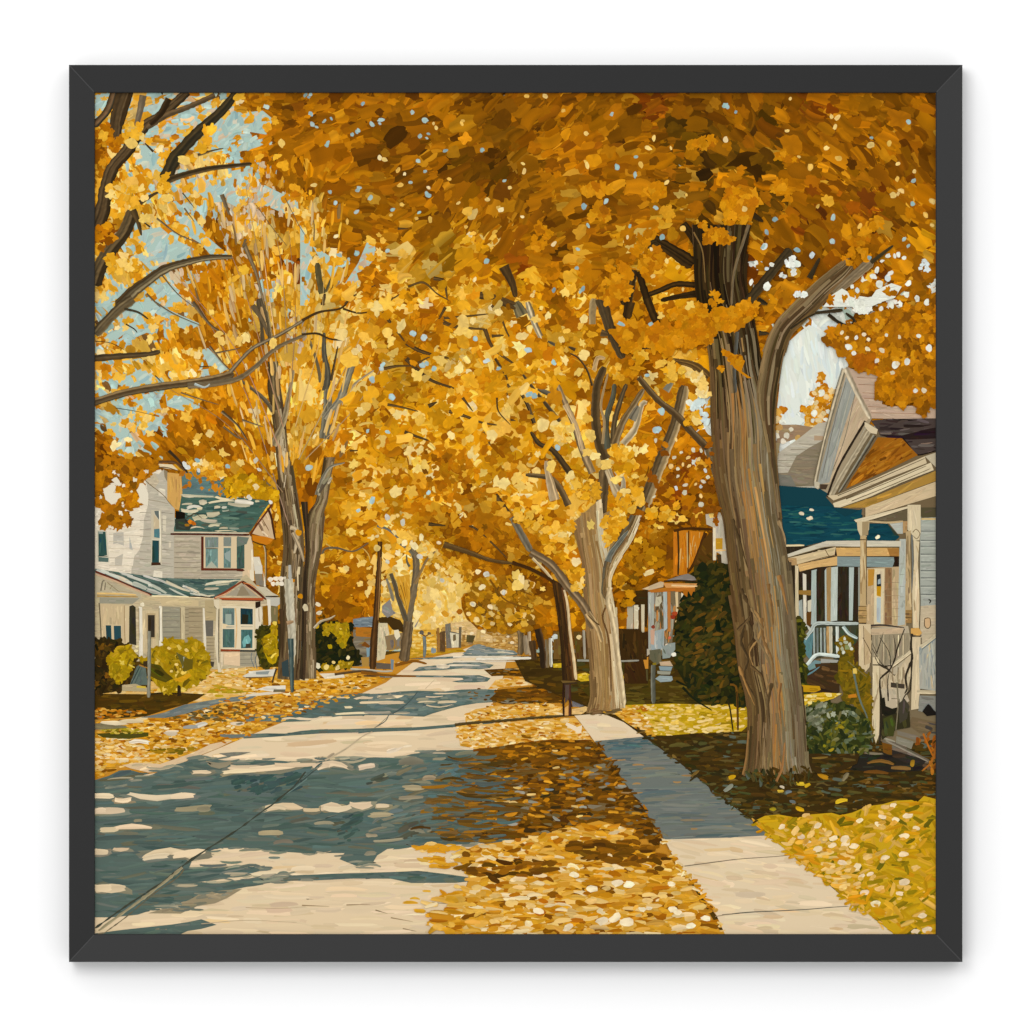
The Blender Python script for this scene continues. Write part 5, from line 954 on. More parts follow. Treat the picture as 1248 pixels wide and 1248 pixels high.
# ------------------------------------------------------------------ bushes
GRN = [(4, (46, 46, 14)), (3, (62, 52, 14)), (3, (34, 38, 14)), (2, (70, 57, 15)), (2, (26, 32, 14)), (1, (84, 62, 17)), (.4, (106, 74, 20)), (.6, (18, 24, 12))]
YEL = [(4, (164, 131, 12)), (3, (150, 117, 8)), (2, (182, 146, 28)), (2, (150, 122, 10)), (1, (116, 94, 12)), (.7, (222, 192, 80))]
def bush(name, poly, pal, base, n=None, size=(3, 7), lobes=.12, ang=None):
    s = P(name)
    flat(s, poly, base)
    a = area(poly); n = n or int(a / 14)
    q = scatter(poly, n); m = len(q)
    h = rng.random(m) < .5
    c = pick(pal, m)
    blobs(s, q[h, 0], q[h, 1], U(*size, h.sum()), U(.55, .95, h.sum()), U(0, 3, h.sum()), c[h], lobes=lobes)
    h = ~h
    dabs(s, q[h, 0], q[h, 1], U(*size, h.sum()) * 2, U(*size, h.sum()) * .8, (U(0, 3.1, h.sum()) if ang is None else rng.normal(ang, .6, h.sum())), c[h])
    return s
bush('painted_bush.round', h3('40,860 150,850 240,870 350,890 410,935 520,1080 480,1248 420,1440 200,1480 40,1500'), [(4, (60, 44, 14)), (3, (44, 34, 12)), (2, (78, 56, 14)), (1, (110, 72, 16)), (1, (32, 26, 10))], (52, 38, 12), size=(3, 6))
s = bush('painted_bush.round', h3('190,1050 260,1010 300,940 350,945 440,910 470,960 500,1050 480,1130 470,1200 400,1330 300,1360 230,1290 200,1180'), YEL, (184, 150, 14), size=(2.6, 5), lobes=.2)
s = P('painted_bush.gold')
bush('painted_bush.gold', h3('520,1060 680,1080 700,970 830,930 850,870 960,850 1060,855 1100,900 1200,850 1290,930 1370,1030 1390,1150 1370,1260 1300,1330 1150,1400 1000,1480 880,1480 760,1400 680,1300 640,1150'), [(4, (168, 134, 12)), (3, (154, 121, 9)), (2, (184, 148, 30)), (1.4, (144, 116, 10)), (.7, (112, 90, 14)), (.4, (220, 186, 84))], (168, 134, 12), size=(3, 6.5), lobes=.18)
fill(s, c5('430,110 520,130 560,180 620,230 560,260 500,240 440,210'), (84, 72, 14), .5, var=.12); fill(s, c5('640,30 700,60 770,100 750,160 700,180 680,120'), (96, 88, 40), 1.2, var=.12); line(s, c5('700,65 705,120 690,150'), 2, (150, 150, 130)); fill(s, h3('1080,1080 1180,1090 1180,1200 1060,1230'), (100, 84, 20), 1)
fill(s, c5('620,240 740,190 760,210 680,260'), (206, 150, 24), .2)
blobs(s, np.array([206., 228, 227, 215, 209, 166, 167]), np.array([790., 793, 792, 810, 818, 793, 788]), np.array([2.6, 2, 2.2, 2.4, 2, 2.4, 2]), np.full(7, .8), np.zeros(7), np.array([(232, 200, 120)] * 5 + [(232, 214, 160)] * 2))
bush('painted_bush.upright', h4('800,760 850,700 920,690 960,720 1040,640 1050,1060 1030,1160 900,1200 840,1150 790,1000'), [(2, (70, 64, 14)), (2, (50, 46, 12)), (1, (96, 84, 14))], (60, 54, 12), size=(2.5, 5))
bush('painted_bush.upright', h4('880,820 960,780 960,700 1030,650 1040,1060 1020,1130 980,1150 930,1120 880,1000 860,880'), YEL, (184, 150, 10), size=(2.4, 4.6))
k6 = c6
bush('painted_bush.shady', c6('530,0 790,0 800,120 840,200 870,260 860,320 560,350 530,300'), [(4, (26, 30, 12)), (3, (40, 38, 12)), (1, (64, 54, 14))], (30, 30, 12), size=(3, 6))
s = bush('painted_bush.shady', c6('590,0 780,0 790,90 740,190 700,150 690,100 640,60 600,80'), YEL, (176, 144, 12), n=70, size=(2.2, 4.6), lobes=.15)
bush('painted_bush.shady', c6('560,330 590,300 660,330 720,290 820,290 800,330 700,350 600,365'), YEL, (150, 120, 14), n=26, size=(1.6, 3))
B = np.array(c6('638,175 730,165 548,320 610,330 695,335 775,258 665,295 720,70 540,20')); blobs(P('painted_bush.shady'), B[:, 0], B[:, 1], np.array([3.4, 3.8, 4, 3.6, 3.2, 2.8, 2.4, 3, 3]), np.full(9, .8), U(0, 3, 9), np.array([(168, 140, 14), (140, 120, 14), (226, 214, 180), (228, 200, 120), (228, 200, 130), (232, 210, 160), (226, 196, 120), (190, 156, 20), (190, 150, 20)]))

# evergreen in front of the big trunk
EV = [(840, 700), (858, 688), (880, 686), (896, 690), (900, 760), (904, 820), (910, 862), (900, 858), (870, 858), (852, 852), (838, 838), (826, 818), (820, 795), (822, 770), (826, 745), (834, 722)]
bush('painted_evergreen', EV, GRN, (36, 36, 12), n=420, size=(3, 7.5), lobes=0, ang=-.5)
for t in ('560,760 680,880 840,980', '500,700 620,760'): line(P('painted_evergreen'), c9(t), 3, (26, 30, 14), 1.2)
q = scatter([(846, 745), (880, 740), (895, 800), (880, 840), (850, 820), (832, 790)], 46); m = len(q)
dabs(P('painted_evergreen'), q[:, 0], q[:, 1], U(7, 15, m), U(3, 6, m), rng.normal(-.5, .4, m), pick([(3, (82, 62, 17)), (1.2, (96, 68, 18)), (.4, (118, 78, 22)), (2, (66, 60, 20))], m))
# dark shrubs right of the big trunk
bush('painted_shrub.tall', r2('170,840 230,830 260,920 240,1050 245,1160 275,1190 260,1300 300,1390 200,1420 180,1100'), [(3, (44, 48, 14)), (2, (64, 62, 16)), (1, (100, 96, 24)), (1, (30, 34, 14))], (42, 44, 14), size=(2.4, 5))
bush('painted_shrub.tall', r3('480,110 560,130 590,240 600,330 720,430 735,700 740,860 690,760 620,650 540,640 510,560 480,480 460,410 480,300'), [(4, (116, 92, 14)), (3, (100, 82, 14)), (1.4, (132, 102, 16)), (1.4, (82, 70, 14))], (112, 88, 14), size=(3, 6.5))
q = np.array(r3('500,200 530,150 560,170 575,200 490,160 540,190 520,120 510,230')); blobs(P('painted_shrub.tall'), q[:, 0], q[:, 1], U(2, 3.6, len(q)), U(.5, .9, len(q)), U(0, 3, len(q)), pick([(2, (170, 172, 142)), (1, (200, 200, 180)), (1, (120, 124, 80))], len(q)))
s = P('painted_shrub.tall'); line(s, r3('590,380 640,600 700,750 745,950'), 2.6, (96, 108, 96), 1.4); fill(s, r3('585,360 615,355 620,400 588,400'), (224, 190, 90), 0); fill(s, r3('550,570 610,560 620,590 550,595'), (190, 120, 30), 0); line(s, r3('545,300 700,430'), .9, (120, 116, 80), .5)
fill(P('painted_lawn'), r3('175,490 320,500 330,530 280,550 175,545'), (190, 142, 20), 0, var=.06); fill(P('painted_lawn'), r3('180,570 350,550 500,560 430,600 300,640 190,670'), (212, 172, 40), -.1, pal=GR, ln=(5, 12), wd=(1.6, 3)); 
q = np.array(r3('250,632 395,572 240,580 280,578 210,610 470,565')); blobs(P('painted_lawn'), q[:, 0], q[:, 1], np.array([4, 4, 4, 3, 3, 2.6]), np.full(6, .5), rng.normal(-.2, .2, 6), pick([(1, (238, 216, 140))], 6))
s = bush('painted_shrub.hydrangea', r3('190,680 350,630 480,640 560,650 640,690 700,760 730,900 720,990 650,1040 400,1060 250,1040 200,900'), [(4, (50, 56, 20)), (3, (66, 72, 30)), (2, (36, 44, 20)), (2, (86, 84, 30)), (1, (110, 106, 60)), (1, (92, 100, 76))], (48, 52, 20), size=(3, 6.5))
q = scatter(r3('200,690 340,640 420,700 330,820 220,830'), 36); m = len(q); dabs(s, q[:, 0], q[:, 1], U(6, 12, m), U(2.4, 4.4, m), rng.normal(-.5, .4, m), pick([(3, (104, 106, 78)), (2, (130, 130, 104)), (1, (80, 86, 60))], m))
q = np.array(r3('360,660 350,700 430,725 510,710 590,715 540,700 300,800 340,770 320,840 390,735 530,725')); m = len(q); blobs(s, q[:, 0], q[:, 1], U(1.8, 3.8, m), U(.5, .9, m), U(0, 3, m), pick([(1, (164, 166, 138)), (2, (136, 140, 112)), (.5, (190, 190, 172))], m), lobes=.15)
q = np.array(r3('455,840 460,795 535,860 390,945 430,960 360,980 510,790 480,820 410,885 415,1010 500,830 630,1025 570,1060 570,900')); m = len(q); blobs(s, q[:, 0], q[:, 1], U(2, 4.2, m), U(.45, .75, m), rng.normal(-.4, .4, m), pick([(2, (136, 122, 24)), (1, (164, 140, 30)), (2, (104, 98, 24))], m))
fill(P('painted_lawn'), r3('220,1040 420,1040 640,1040 620,1120 440,1200 300,1200 240,1160'), (58, 42, 16), .1, pal=DK2)
fill(P('painted_lawn'), r3('800,740 1040,700 1045,830 930,850 820,930'), (50, 46, 26), 1.3, pal=[(3, (52, 46, 26)), (2, (70, 66, 34)), (1, (36, 34, 22))])
# bare shrub with black twigs
s = P('painted_shrub.bare')
for t, w in (('800,960 815,700 800,480 815,430 880,370 920,290 945,190 1000,40', 2.6), ('870,620 865,470 880,380', 1.6), ('880,370 800,330 760,260', 1.4), ('890,350 880,240 830,150 800,110', 1.0), ('800,330 850,340 900,330', 1.6), ('920,300 930,200 910,90', 1.0), ('780,230 830,70', 1.0), ('780,240 740,150', .9), ('880,380 810,310 735,190', .8), ('1060,80 1050,180 1060,280 1010,420 1020,520 1000,560', 3.2), ('1060,280 1050,480 1040,540 990,600 970,780', 2.0), ('970,780 950,700 960,600', 1.8)):
    line(s, r3(t), w, (50, 42, 30), max(w * .5, .5), lanes=2, wob=.2)
line(s, r3('940,470 948,650 930,860'), 1.8, (120, 110, 84), 1.2); fill(s, r3('805,600 840,590 850,660 900,680 940,670 930,720 850,740 820,720'), (32, 30, 20), .5); fill(s, r3('830,760 900,730 930,800 910,900 840,900'), (64, 66, 28), 1.4, var=.15); fill(s, r3('950,640 1000,600 1040,660 1020,760 960,800'), (66, 60, 46), 1.4, var=.15)
q = scatter(r3('1060,950 1110,900 1200,870 1260,900 1260,1200 1130,1190 1200,1100 1180,980'), 26); m = len(q)
dabs(P('painted_shrub.rust'), q[:, 0], q[:, 1], U(5, 12, m), U(2, 5, m), rng.normal(-.9, .6, m), pick([(3, (150, 84, 20)), (2, (120, 64, 16)), (1, (176, 110, 30)), (1, (90, 70, 50))], m)); line(P('painted_shrub.rust'), r3('1150,880 1200,1000 1240,1080'), 2.6, (170, 96, 24), 2); line(P('painted_shrub.rust'), r3('1260,950 1220,1100 1140,1180'), 3, (150, 90, 30), 2)
# twigs standing in the grass
line(P('painted_sapling'), c9('985,880 1010,960 1030,1100 1040,1180'), 2.0, (44, 36, 16), 1.6); line(P('painted_sapling'), c9('1010,735 1065,750 1080,880 1085,1170'), 2.6, (110, 72, 20), 2.4); line(P('painted_sapling'), c9('1075,800 1088,1000 1090,1170'), 1.2, (44, 34, 14), 1.2)

# ------------------------------------------------------------------ street furniture
s = P('painted_mailbox', None, 1)
fill(s, c9('165,400 240,395 255,440 200,480 180,500'), (176, 164, 140), 0, var=.05); fill(s, c9('185,490 235,470 235,585 205,585'), (196, 132, 44), 1.5, var=.05); line(s, c9('220,590 225,700'), 2.4, (74, 66, 36))
fill(s, c9('245,410 350,395 360,520 310,550 255,500'), (96, 92, 68), 1.57, var=.06); line(s, c9('283,550 280,700 285,915'), 5.0, None, 5.4, cols=[(66, 66, 54), (128, 126, 112), (84, 84, 70)]); fill(s, c9('275,530 310,525 310,550 275,550'), (130, 110, 24), 0)
fill(s, c9('365,380 430,345 490,335 490,400 440,480 370,490'), (140, 148, 138), 1.2, pal=[(2, (146, 152, 140)), (1, (110, 112, 96)), (1, (176, 178, 160))]); blobs(s, np.array([821.]), np.array([797.5]), np.array([3.]), np.array([.9]), np.zeros(1), np.array([(228, 222, 200)]))
fill(s, c9('340,520 440,510 470,560 350,555'), (190, 164, 128), .1); fill(s, c9('335,560 465,565 450,605 345,600'), (130, 150, 158), 0, var=.05); fill(s, c9('320,605 450,610 440,640 360,640 320,630'), (150, 148, 128), 0, var=.06); fill(s, c9('300,680 340,650 460,655 468,690 450,705 350,712'), (144, 158, 158), 0, var=.06)
s = P('painted_bench')
fill(s, T(2, 0)('880,960 940,930 1080,918 1070,960 900,968'), (214, 206, 186), 0, var=.03); line(s, T(2, 0)('1080,915 1065,960 1055,1000'), 2.2, (60, 50, 36), 1.6); fill(s, T(2, 0)('960,935 1040,930 1030,950 960,950'), (140, 146, 140), 0); line(s, T(2, 0)('900,968 1050,965'), 1, (96, 84, 60))
fill(P('painted_lawn'), c6('80,500 160,475 300,470 300,500 210,520'), (228, 218, 196), 0, var=.02); fill(P('painted_lawn'), c6('210,500 300,500 295,520 205,520'), (110, 100, 76), 0); fill(P('painted_lawn'), c6('555,380 740,375 750,410 600,420'), (226, 210, 182), 0, var=.03); fill(P('painted_lawn'), c6('0,540 160,520 300,525 180,540 0,555'), (220, 206, 180), 0)
s = P('painted_yard_sign')
fill(s, c5('290,275 340,140 360,125 410,150 425,280'), (92, 104, 94), -1.1, ln=(8, 20), wd=(1, 2), var=.08); line(s, c5('300,270 365,140'), 1.2, (60, 72, 68)); line(s, c5('325,275 380,150'), 1, (66, 78, 74)); line(s, c5('360,128 425,150'), 1.6, (170, 120, 50)); fill(s, c5('390,100 430,95 430,140 395,140'), (60, 46, 26), 0)
fill(s, c5('230,280 330,270 420,300 420,330 230,325'), (176, 158, 118), 0, var=.05); fill(s, c5('340,285 410,290 410,305 340,300'), (206, 176, 60), 0)
s = P('painted_sign_post'); line(s, c5('437,-130 436,150 432,375'), 4.2, None, 4.2, cols=[(96, 92, 76), (150, 146, 126), (110, 104, 86)])
s = P('painted_bollard'); fill(s, c5('650,290 660,278 675,290 680,360 650,365'), (44, 34, 18), 1.57, var=.1)
s = P('painted_bin')
fill(s, c7('40,560 70,550 75,620 45,630'), (120, 150, 168), 1.57, var=.06); fill(s, c7('225,645 250,650 245,730 228,722'), (112, 132, 148), 1.57, var=.06); fill(s, c7('115,670 225,680 225,722 115,718'), (98, 86, 72), 0, var=.06); fill(s, c7('0,540 30,510 70,545 60,560'), (120, 70, 20), .4); fill(s, c7('0,630 60,630 60,700 10,700'), (170, 130, 60), 1.5, var=.1)
line(P('painted_kerb'), c7('-80,720 60,728 170,738 240,735'), 2.6, (206, 196, 170), 2.0); line(P('painted_kerb', None, 1), c7('-200,760 0,735 110,748 130,770 20,772'), 3.0, (84, 62, 36), 2.0); line(P('painted_kerb', None, 2), c7('0,745 200,768 420,775'), 3.6, (140, 86, 20), 2); line(P('painted_kerb', None, 3), c7('260,690 400,660 500,680'), 4.0, (120, 74, 18), 2.6); line(P('painted_kerb', None, 4), c8('0,270 150,268 420,262'), 3.2, (226, 214, 190), 3.0)

# ------------------------------------------------------------------ distant trunks right of the road
s = P('painted_tree.row', 'trunk')
line(s, c8('335,40 345,150 335,235'), 7, None, 8, cols=[(84, 66, 40), (120, 100, 70), (70, 54, 34)]); s = P('painted_tree.row_a', 'trunk'); line(s, c8('375,90 385,235'), 5, None, 6, cols=[(176, 156, 126), (140, 120, 90)]); s = P('painted_tree.row_b', 'trunk'); line(s, c8('405,60 410,240'), 3.6, None, 4, cols=[(186, 164, 130), (150, 130, 100)]); s = P('painted_tree.row_c', 'trunk'); line(s, c8('425,130 445,275'), 8, None, 8, cols=[(96, 70, 40), (72, 50, 26), (110, 84, 50)])
s = P('painted_tree.row_d', 'trunk')
line(s, c8('470,40 505,200 515,340'), 8.6, None, 8, cols=[(60, 42, 24), (44, 32, 20), (90, 62, 34)]); s = P('painted_tree.row_e', 'trunk'); line(s, c8('535,120 548,240 545,335'), 4, None, 5, cols=[(140, 110, 60), (110, 96, 76)]); s = P('painted_post'); line(s, c8('565,110 572,330'), 3.6, None, 3.6, cols=[(206, 198, 176), (170, 160, 138)]); blobs(s, np.array([676.]), np.array([778.5]), np.array([4.]), np.array([1.]), np.zeros(1), np.array([(206, 206, 190)]))
fill(P('painted_hedge'), c8('590,60 640,60 660,270 590,270'), (110, 80, 34), 1.57, var=.1); fill(P('painted_hedge'), c8('740,60 850,60 860,270 760,270'), (92, 66, 26), 1.57, var=.12); fill(P('painted_hedge'), c8('1090,40 1240,40 1300,100 1300,275 1095,270'), (58, 38, 12), 1.4, pal=[(3, (58, 38, 12)), (2, (74, 50, 16)), (1, (44, 32, 12))]); line(P('painted_hedge'), c8('820,50 828,270'), 3, (150, 140, 120), 3); line(P('painted_hedge'), c8('770,280 1090,285 1240,280'), 2.4, (150, 146, 128), 2)
B = np.array(c8('785,103 600,100')); blobs(P('painted_hedge'), B[:, 0], B[:, 1], np.array([3, 3.6]), np.ones(2), np.zeros(2), np.array([(226, 200, 140), (196, 200, 190)]))
# leaves hanging over the distance
q = scatter(c7('790,200 860,60 1000,20 1300,40 1300,420 1180,440 1060,430 960,410 850,360'), 240); m = len(q)
blobs(P('painted_tree.row', 'crown'), q[:, 0], q[:, 1], U(3, 7, m), U(.6, .9, m), rng.normal(.4, .5, m), pick([(3, (172, 116, 12)), (3, (150, 98, 14)), (2, (196, 138, 24)), (1.4, (118, 78, 20)), (.8, (206, 160, 60)), (.5, (220, 184, 110))], m), lobes=.12)
q = np.array(c7('850,225 985,245 925,95 1085,135 1040,325 880,345 1000,375 930,435 1125,275 820,300 1130,380')); m = len(q)
blobs(P('painted_tree.row', 'crown'), q[:, 0], q[:, 1], U(3, 4.6, m), U(.6, .9, m), rng.normal(.2, .3, m), pick([(1, (216, 186, 120)), (1, (196, 150, 60)), (1, (232, 206, 150))], m))
for t in ('980,40 1080,180 1180,230 1260,250', '1120,30 1200,110 1300,160'): line(P('painted_tree.row', 'crown'), c7(t), 2.2, (110, 70, 14), 1.4)
q = np.array(c7('640,300 700,240 560,150 620,60 690,180 520,260 600,340 720,330 480,330 760,120 540,60')); m = len(q)
blobs(P('painted_tree.pale', 'crown'), q[:, 0], q[:, 1], U(4, 9, m), U(.6, .9, m), U(0, 3, m), pick(MIX['L'], m), lobes=.15); blobs(P('painted_tree.pale', 'crown'), np.array([560., 553]), np.array([745.5, 752]), np.array([3.6, 2]), np.array([.9, .8]), np.zeros(2), np.array([(166, 96, 14), (190, 130, 40)]))

# ------------------------------------------------------------------ trunks and limbs
t10, t11, t12, t13, t00, t01, t02, t03, t20, t21, t22 = T(1, 0), T(1, 1), T(1, 2), T(1, 3), T(0, 0), T(0, 1), T(0, 2), T(0, 3), T(2, 0), T(2, 1), T(2, 2)
GY = [[(66, 50, 30), (84, 62, 36)], [(96, 78, 52), (120, 98, 66)], [(140, 120, 86), (112, 92, 62)], [(176, 156, 120), (150, 128, 92)], [(104, 84, 56), (84, 64, 40)]]
WOOD = [(60, 46, 28), (104, 86, 58), (150, 130, 96)]
DKW = [(46, 34, 18), (78, 60, 36), (110, 88, 56)]
_limbs = {}
def limb(s, f, t, w0, w1, cols=WOOD):
    key = next(k for k, v in SINKS.items() if v is s)         # every limb, branch and twig is a piece of its own
    if s.v:
        kind = 'twig' if max(w0, w1) < 16 else 'limb'
        _limbs[key[0]] = _limbs.get(key[0], 0) + 1; s = P(key[0], kind, _limbs[key[0]])
    line(s, f(t), w0 / 4.8, None, w1 / 4.8, cols=cols, lanes=4)

# slim fork further along on the left
s = P('painted_tree.slim', 'trunk')
line(s, T(2, 1)('645,200 668,290 662,400 640,520 622,620 612,690'), 8, None, 10, cols=[(70, 58, 40), (104, 90, 66), (130, 112, 84), (84, 70, 48)]); line(s, T(2, 1)('520,360 545,430 570,520 612,640'), 4.4, None, 7, cols=[(120, 110, 88), (84, 72, 50), (64, 52, 34)]); line(s, T(2, 1)('495,390 515,450 535,520'), 2.6, (140, 130, 108), 4)
line(s, c7('365,360 350,480 340,560 325,660'), 11, None, 13, cols=[(74, 58, 36), (110, 90, 62), (130, 108, 78), (80, 62, 38)]); line(s, T(2, 1)('660,420 700,340 730,280 780,230'), 4, None, 2.4, cols=[(110, 90, 60), (140, 110, 66)]); line(s, T(2, 1)('655,250 610,210 560,180'), 4, (104, 96, 76), 2); line(s, T(2, 1)('440,80 500,100 550,140 570,160'), 3.4, (112, 110, 100), 2); line(s, T(2, 1)('630,320 615,290 612,250'), 3, (96, 88, 66), 1.6); line(s, c7('410,400 440,345'), 1.6, (150, 140, 130), 1)
fill(P('painted_tree.slim', 'crown'), c7('270,20 370,0 375,180 350,310 330,240 290,160'), (206, 150, 44), 1.35, pal=[(3, (214, 162, 60)), (2, (200, 140, 34)), (1, (176, 114, 20))], ln=(10, 26), wd=(1.2, 2.6))
for t in ('300,80 330,180 350,270', '320,60 345,190', '290,140 330,240'): line(P('painted_tree.slim', 'crown'), c7(t), .8, (120, 76, 14), .5)

# dark poles
s = P('painted_utility_pole', None, 0)
line(s, c7('145,-250 140,-110 130,60 120,260 100,480 88,720'), 5.2, None, 9.4, cols=[(52, 34, 16), (66, 42, 18), (96, 62, 28), (48, 32, 16)]); line(s, c7('150,-130 142,60 135,240 130,350'), 1.0, (150, 110, 60), 1.4)
s = P('painted_utility_pole', None, 1)
bark(s, t22('235,390 250,500 270,650 285,800 295,992'), t22('300,430 320,520 335,640 345,780 378,985'), [[(52, 34, 16)], [(66, 42, 18), (84, 54, 22)], [(60, 38, 18)], [(96, 62, 30)]], 70, (58, 38, 18)); line(s, t22('305,455 325,540 340,700 362,860 375,980'), 3.0, None, 4.4, cols=[(120, 90, 50), (216, 196, 156), (190, 160, 112)])
fill(s, t22('285,985 380,990 340,1005 300,1005'), (110, 84, 40), 0)
s = P('painted_newspaper_stand'); line(s, t22('303,1000 300,1100 303,1192'), 2.6, (46, 28, 18), 2.4); line(s, t22('338,1005 340,1120 338,1192'), 2.6, None, 3, cols=[(50, 30, 20), (84, 50, 36)]); line(s, t22('310,1010 335,1100 352,1140'), 2.6, (62, 40, 32), 2); line(s, t22('305,1005 360,1000 385,1000'), 2.2, (60, 44, 26), 1.6); fill(s, t22('312,1010 335,1012 332,1090 310,1120'), (84, 66, 56), 1.57, var=.08); fill(s, t22('308,1145 330,1130 330,1190 308,1190'), (214, 160, 90), 1.57)

# twin trunked tree, left of the road
s = P('painted_tree.twin', 'trunk', 1)
bark(s, t21('130,-320 110,-200 80,-60 40,0 15,120 20,260 0,380 -5,520 -10,640 0,800 5,975'), t21('195,-320 165,-180 150,-60 130,0 120,120 115,220 90,330 75,470 80,600 78,760 85,975'), GY, 190, (104, 84, 56), ln=(14, 50), wd=(1.2, 3))
s = P('painted_tree.twin', 'trunk', 0)
bark(s, t20('1030,-880 1045,-740 1060,-560 1075,-360 1090,-200 1100,-60 1120,200 1100,400 1100,560 1100,760 1085,975'), t20('1085,-880 1100,-740 1130,-560 1150,-360 1185,-200 1210,-60 1240,160 1235,400 1230,560 1225,760 1215,985'), [[(58, 44, 26), (84, 62, 36)], [(84, 66, 42), (120, 98, 66)], [(104, 84, 54), (150, 126, 88)], [(130, 108, 76), (196, 176, 138)], [(96, 78, 52), (66, 50, 32)]], 260, (98, 78, 50), ln=(14, 50), wd=(1.2, 3))
fill(s, t20('1110,880 1150,860 1155,965 1115,960'), (52, 66, 66), 1.57, var=.1)
bark(s, t20('1225,-60 1255,200 1235,420 1230,600 1225,800 1215,975'), t20('1262,-60 1270,200 1262,420 1255,600 1250,800 1245,985'), [[(46, 36, 24)], [(70, 54, 34)]], 30, (52, 40, 26))
fill(s, T(1, 0)('1065,800 1110,740 1150,860 1170,1000 1180,1100 1110,1110 1100,940'), (176, 154, 116), 1.5, pal=[(3, (180, 158, 120)), (2, (150, 128, 94)), (1, (206, 186, 146)), (1, (110, 90, 60))], ln=(14, 34), wd=(1.4, 3), base=False, dens=1.1)
limb(s, t10, '1060,840 1120,700 1150,560 1180,400', 44, 14, [(96, 80, 54), (176, 156, 120), (150, 130, 92)])
limb(s, t10, '1085,630 1055,520 1055,350', 60, 40, [(60, 46, 26), (96, 78, 48), (130, 110, 74)])
limb(s, t10, '1020,250 1010,120 980,-20', 66, 50, [(66, 54, 36), (110, 96, 70), (84, 70, 46)])
limb(s, t10, '1060,640 1000,560 860,450', 26, 14, [(70, 60, 44), (140, 124, 96), (120, 100, 70)])
s1 = P('painted_tree.twin', 'trunk', 1)
limb(s1, t11, '140,520 150,420 130,300 130,180', 46, 20, [(74, 70, 56), (110, 100, 78), (64, 58, 44)]); limb(s1, t11, '130,800 150,650 150,510', 66, 44, [(84, 80, 64), (120, 112, 90), (100, 92, 72)])
limb(s1, t11, '140,690 220,580 260,470 310,330', 56, 34, [(100, 94, 78), (140, 130, 106), (96, 88, 66)]); limb(s1, t11, '110,470 90,360 40,210', 20, 14, [(90, 78, 54), (130, 110, 76)]); limb(s1, t11, '170,460 190,360 210,260', 16, 8, DKW)
limb(s1, t11, '230,600 310,480 420,400', 16, 10, [(150, 130, 100), (190, 166, 126)]); limb(s1, t11, '90,1130 110,1060 160,970 250,940', 30, 8, [(90, 84, 66), (150, 140, 116)])
fill(s1, t11('90,1060 130,1020 200,1000 150,1090 110,1150 70,1140'), (130, 120, 96), -1, pal=[(2, (130, 120, 96)), (1, (90, 80, 60)), (1, (170, 156, 126))], base=False)
limb(s1, t01, '120,1180 100,1090 90,1000', 40, 30, [(70, 62, 36), (96, 84, 50)]); limb(s1, t01, '140,1170 160,1120 180,1080', 18, 14, [(74, 66, 40), (110, 96, 60)]); limb(s1, t01, '120,1248 135,1180', 22, 20, DKW)
line(s1, t01('70,870 72,780 60,730'), 1.8, (120, 96, 60), 1)
limb(s, t21, '120,280 130,220 200,210 300,230 390,180', 14, 6, [(90, 80, 66), (120, 100, 70)]); limb(s, t21, '70,680 110,640 160,625 195,605', 16, 8, [(206, 190, 156), (170, 150, 116)])
blobs(s, np.array(t21('95,540 100,590 20,560'))[:, 0], np.array(t21('95,540 100,590 20,560'))[:, 1], np.array([3.6, 3.4, 4.6]), np.full(3, .75), np.array([.4, -.4, 1.3]), np.array([(226, 208, 170), (220, 204, 168), (206, 190, 152)]))
for t, c in (('1160,90 1200,110 1190,220 1180,240', (196, 176, 140)), ('1175,120 1220,220 1240,290', (170, 150, 116))): limb(s, t20, t, 26, 14, [(150, 130, 100), c])
B = np.array(t20('1210,122 1220,492 1168,402')); blobs(P('painted_tree.twin', 'crown'), B[:, 0], B[:, 1], np.array([4, 3.6, 4]), np.array([1, 1, .6]), np.zeros(3), np.array([(206, 140, 20), (200, 132, 16), (190, 120, 20)]))
# street post standing before it
s = P('painted_street_post')
line(s, t20('1150,390 1160,560 1170,700 1172,850'), 11.0, None, 8.4, cols=[(176, 166, 140), (206, 196, 168), (160, 146, 116)]); line(s, t20('1165,740 1168,900 1172,1055'), 6.6, None, 4.4, cols=[(36, 48, 48), (52, 70, 70), (84, 92, 84)]); line(s, t20('1150,740 1160,850'), 2.2, (58, 72, 72), 2); line(s, t20('1158,310 1160,400'), 3.4, (190, 186, 172), 4)
Q = np.array(t20('1045,395 1075,390 1105,390 1060,420 1085,418 1110,418 1128,385')); blobs(s, Q[:, 0], Q[:, 1], np.array([3.4, 3.4, 3.4, 3.2, 3, 3.2, 2]), np.full(7, .85), np.zeros(7), pick([(1, (230, 216, 188))], 7))
line(s, t20('1140,650 1180,640'), 4.6, (176, 140, 100), 4)

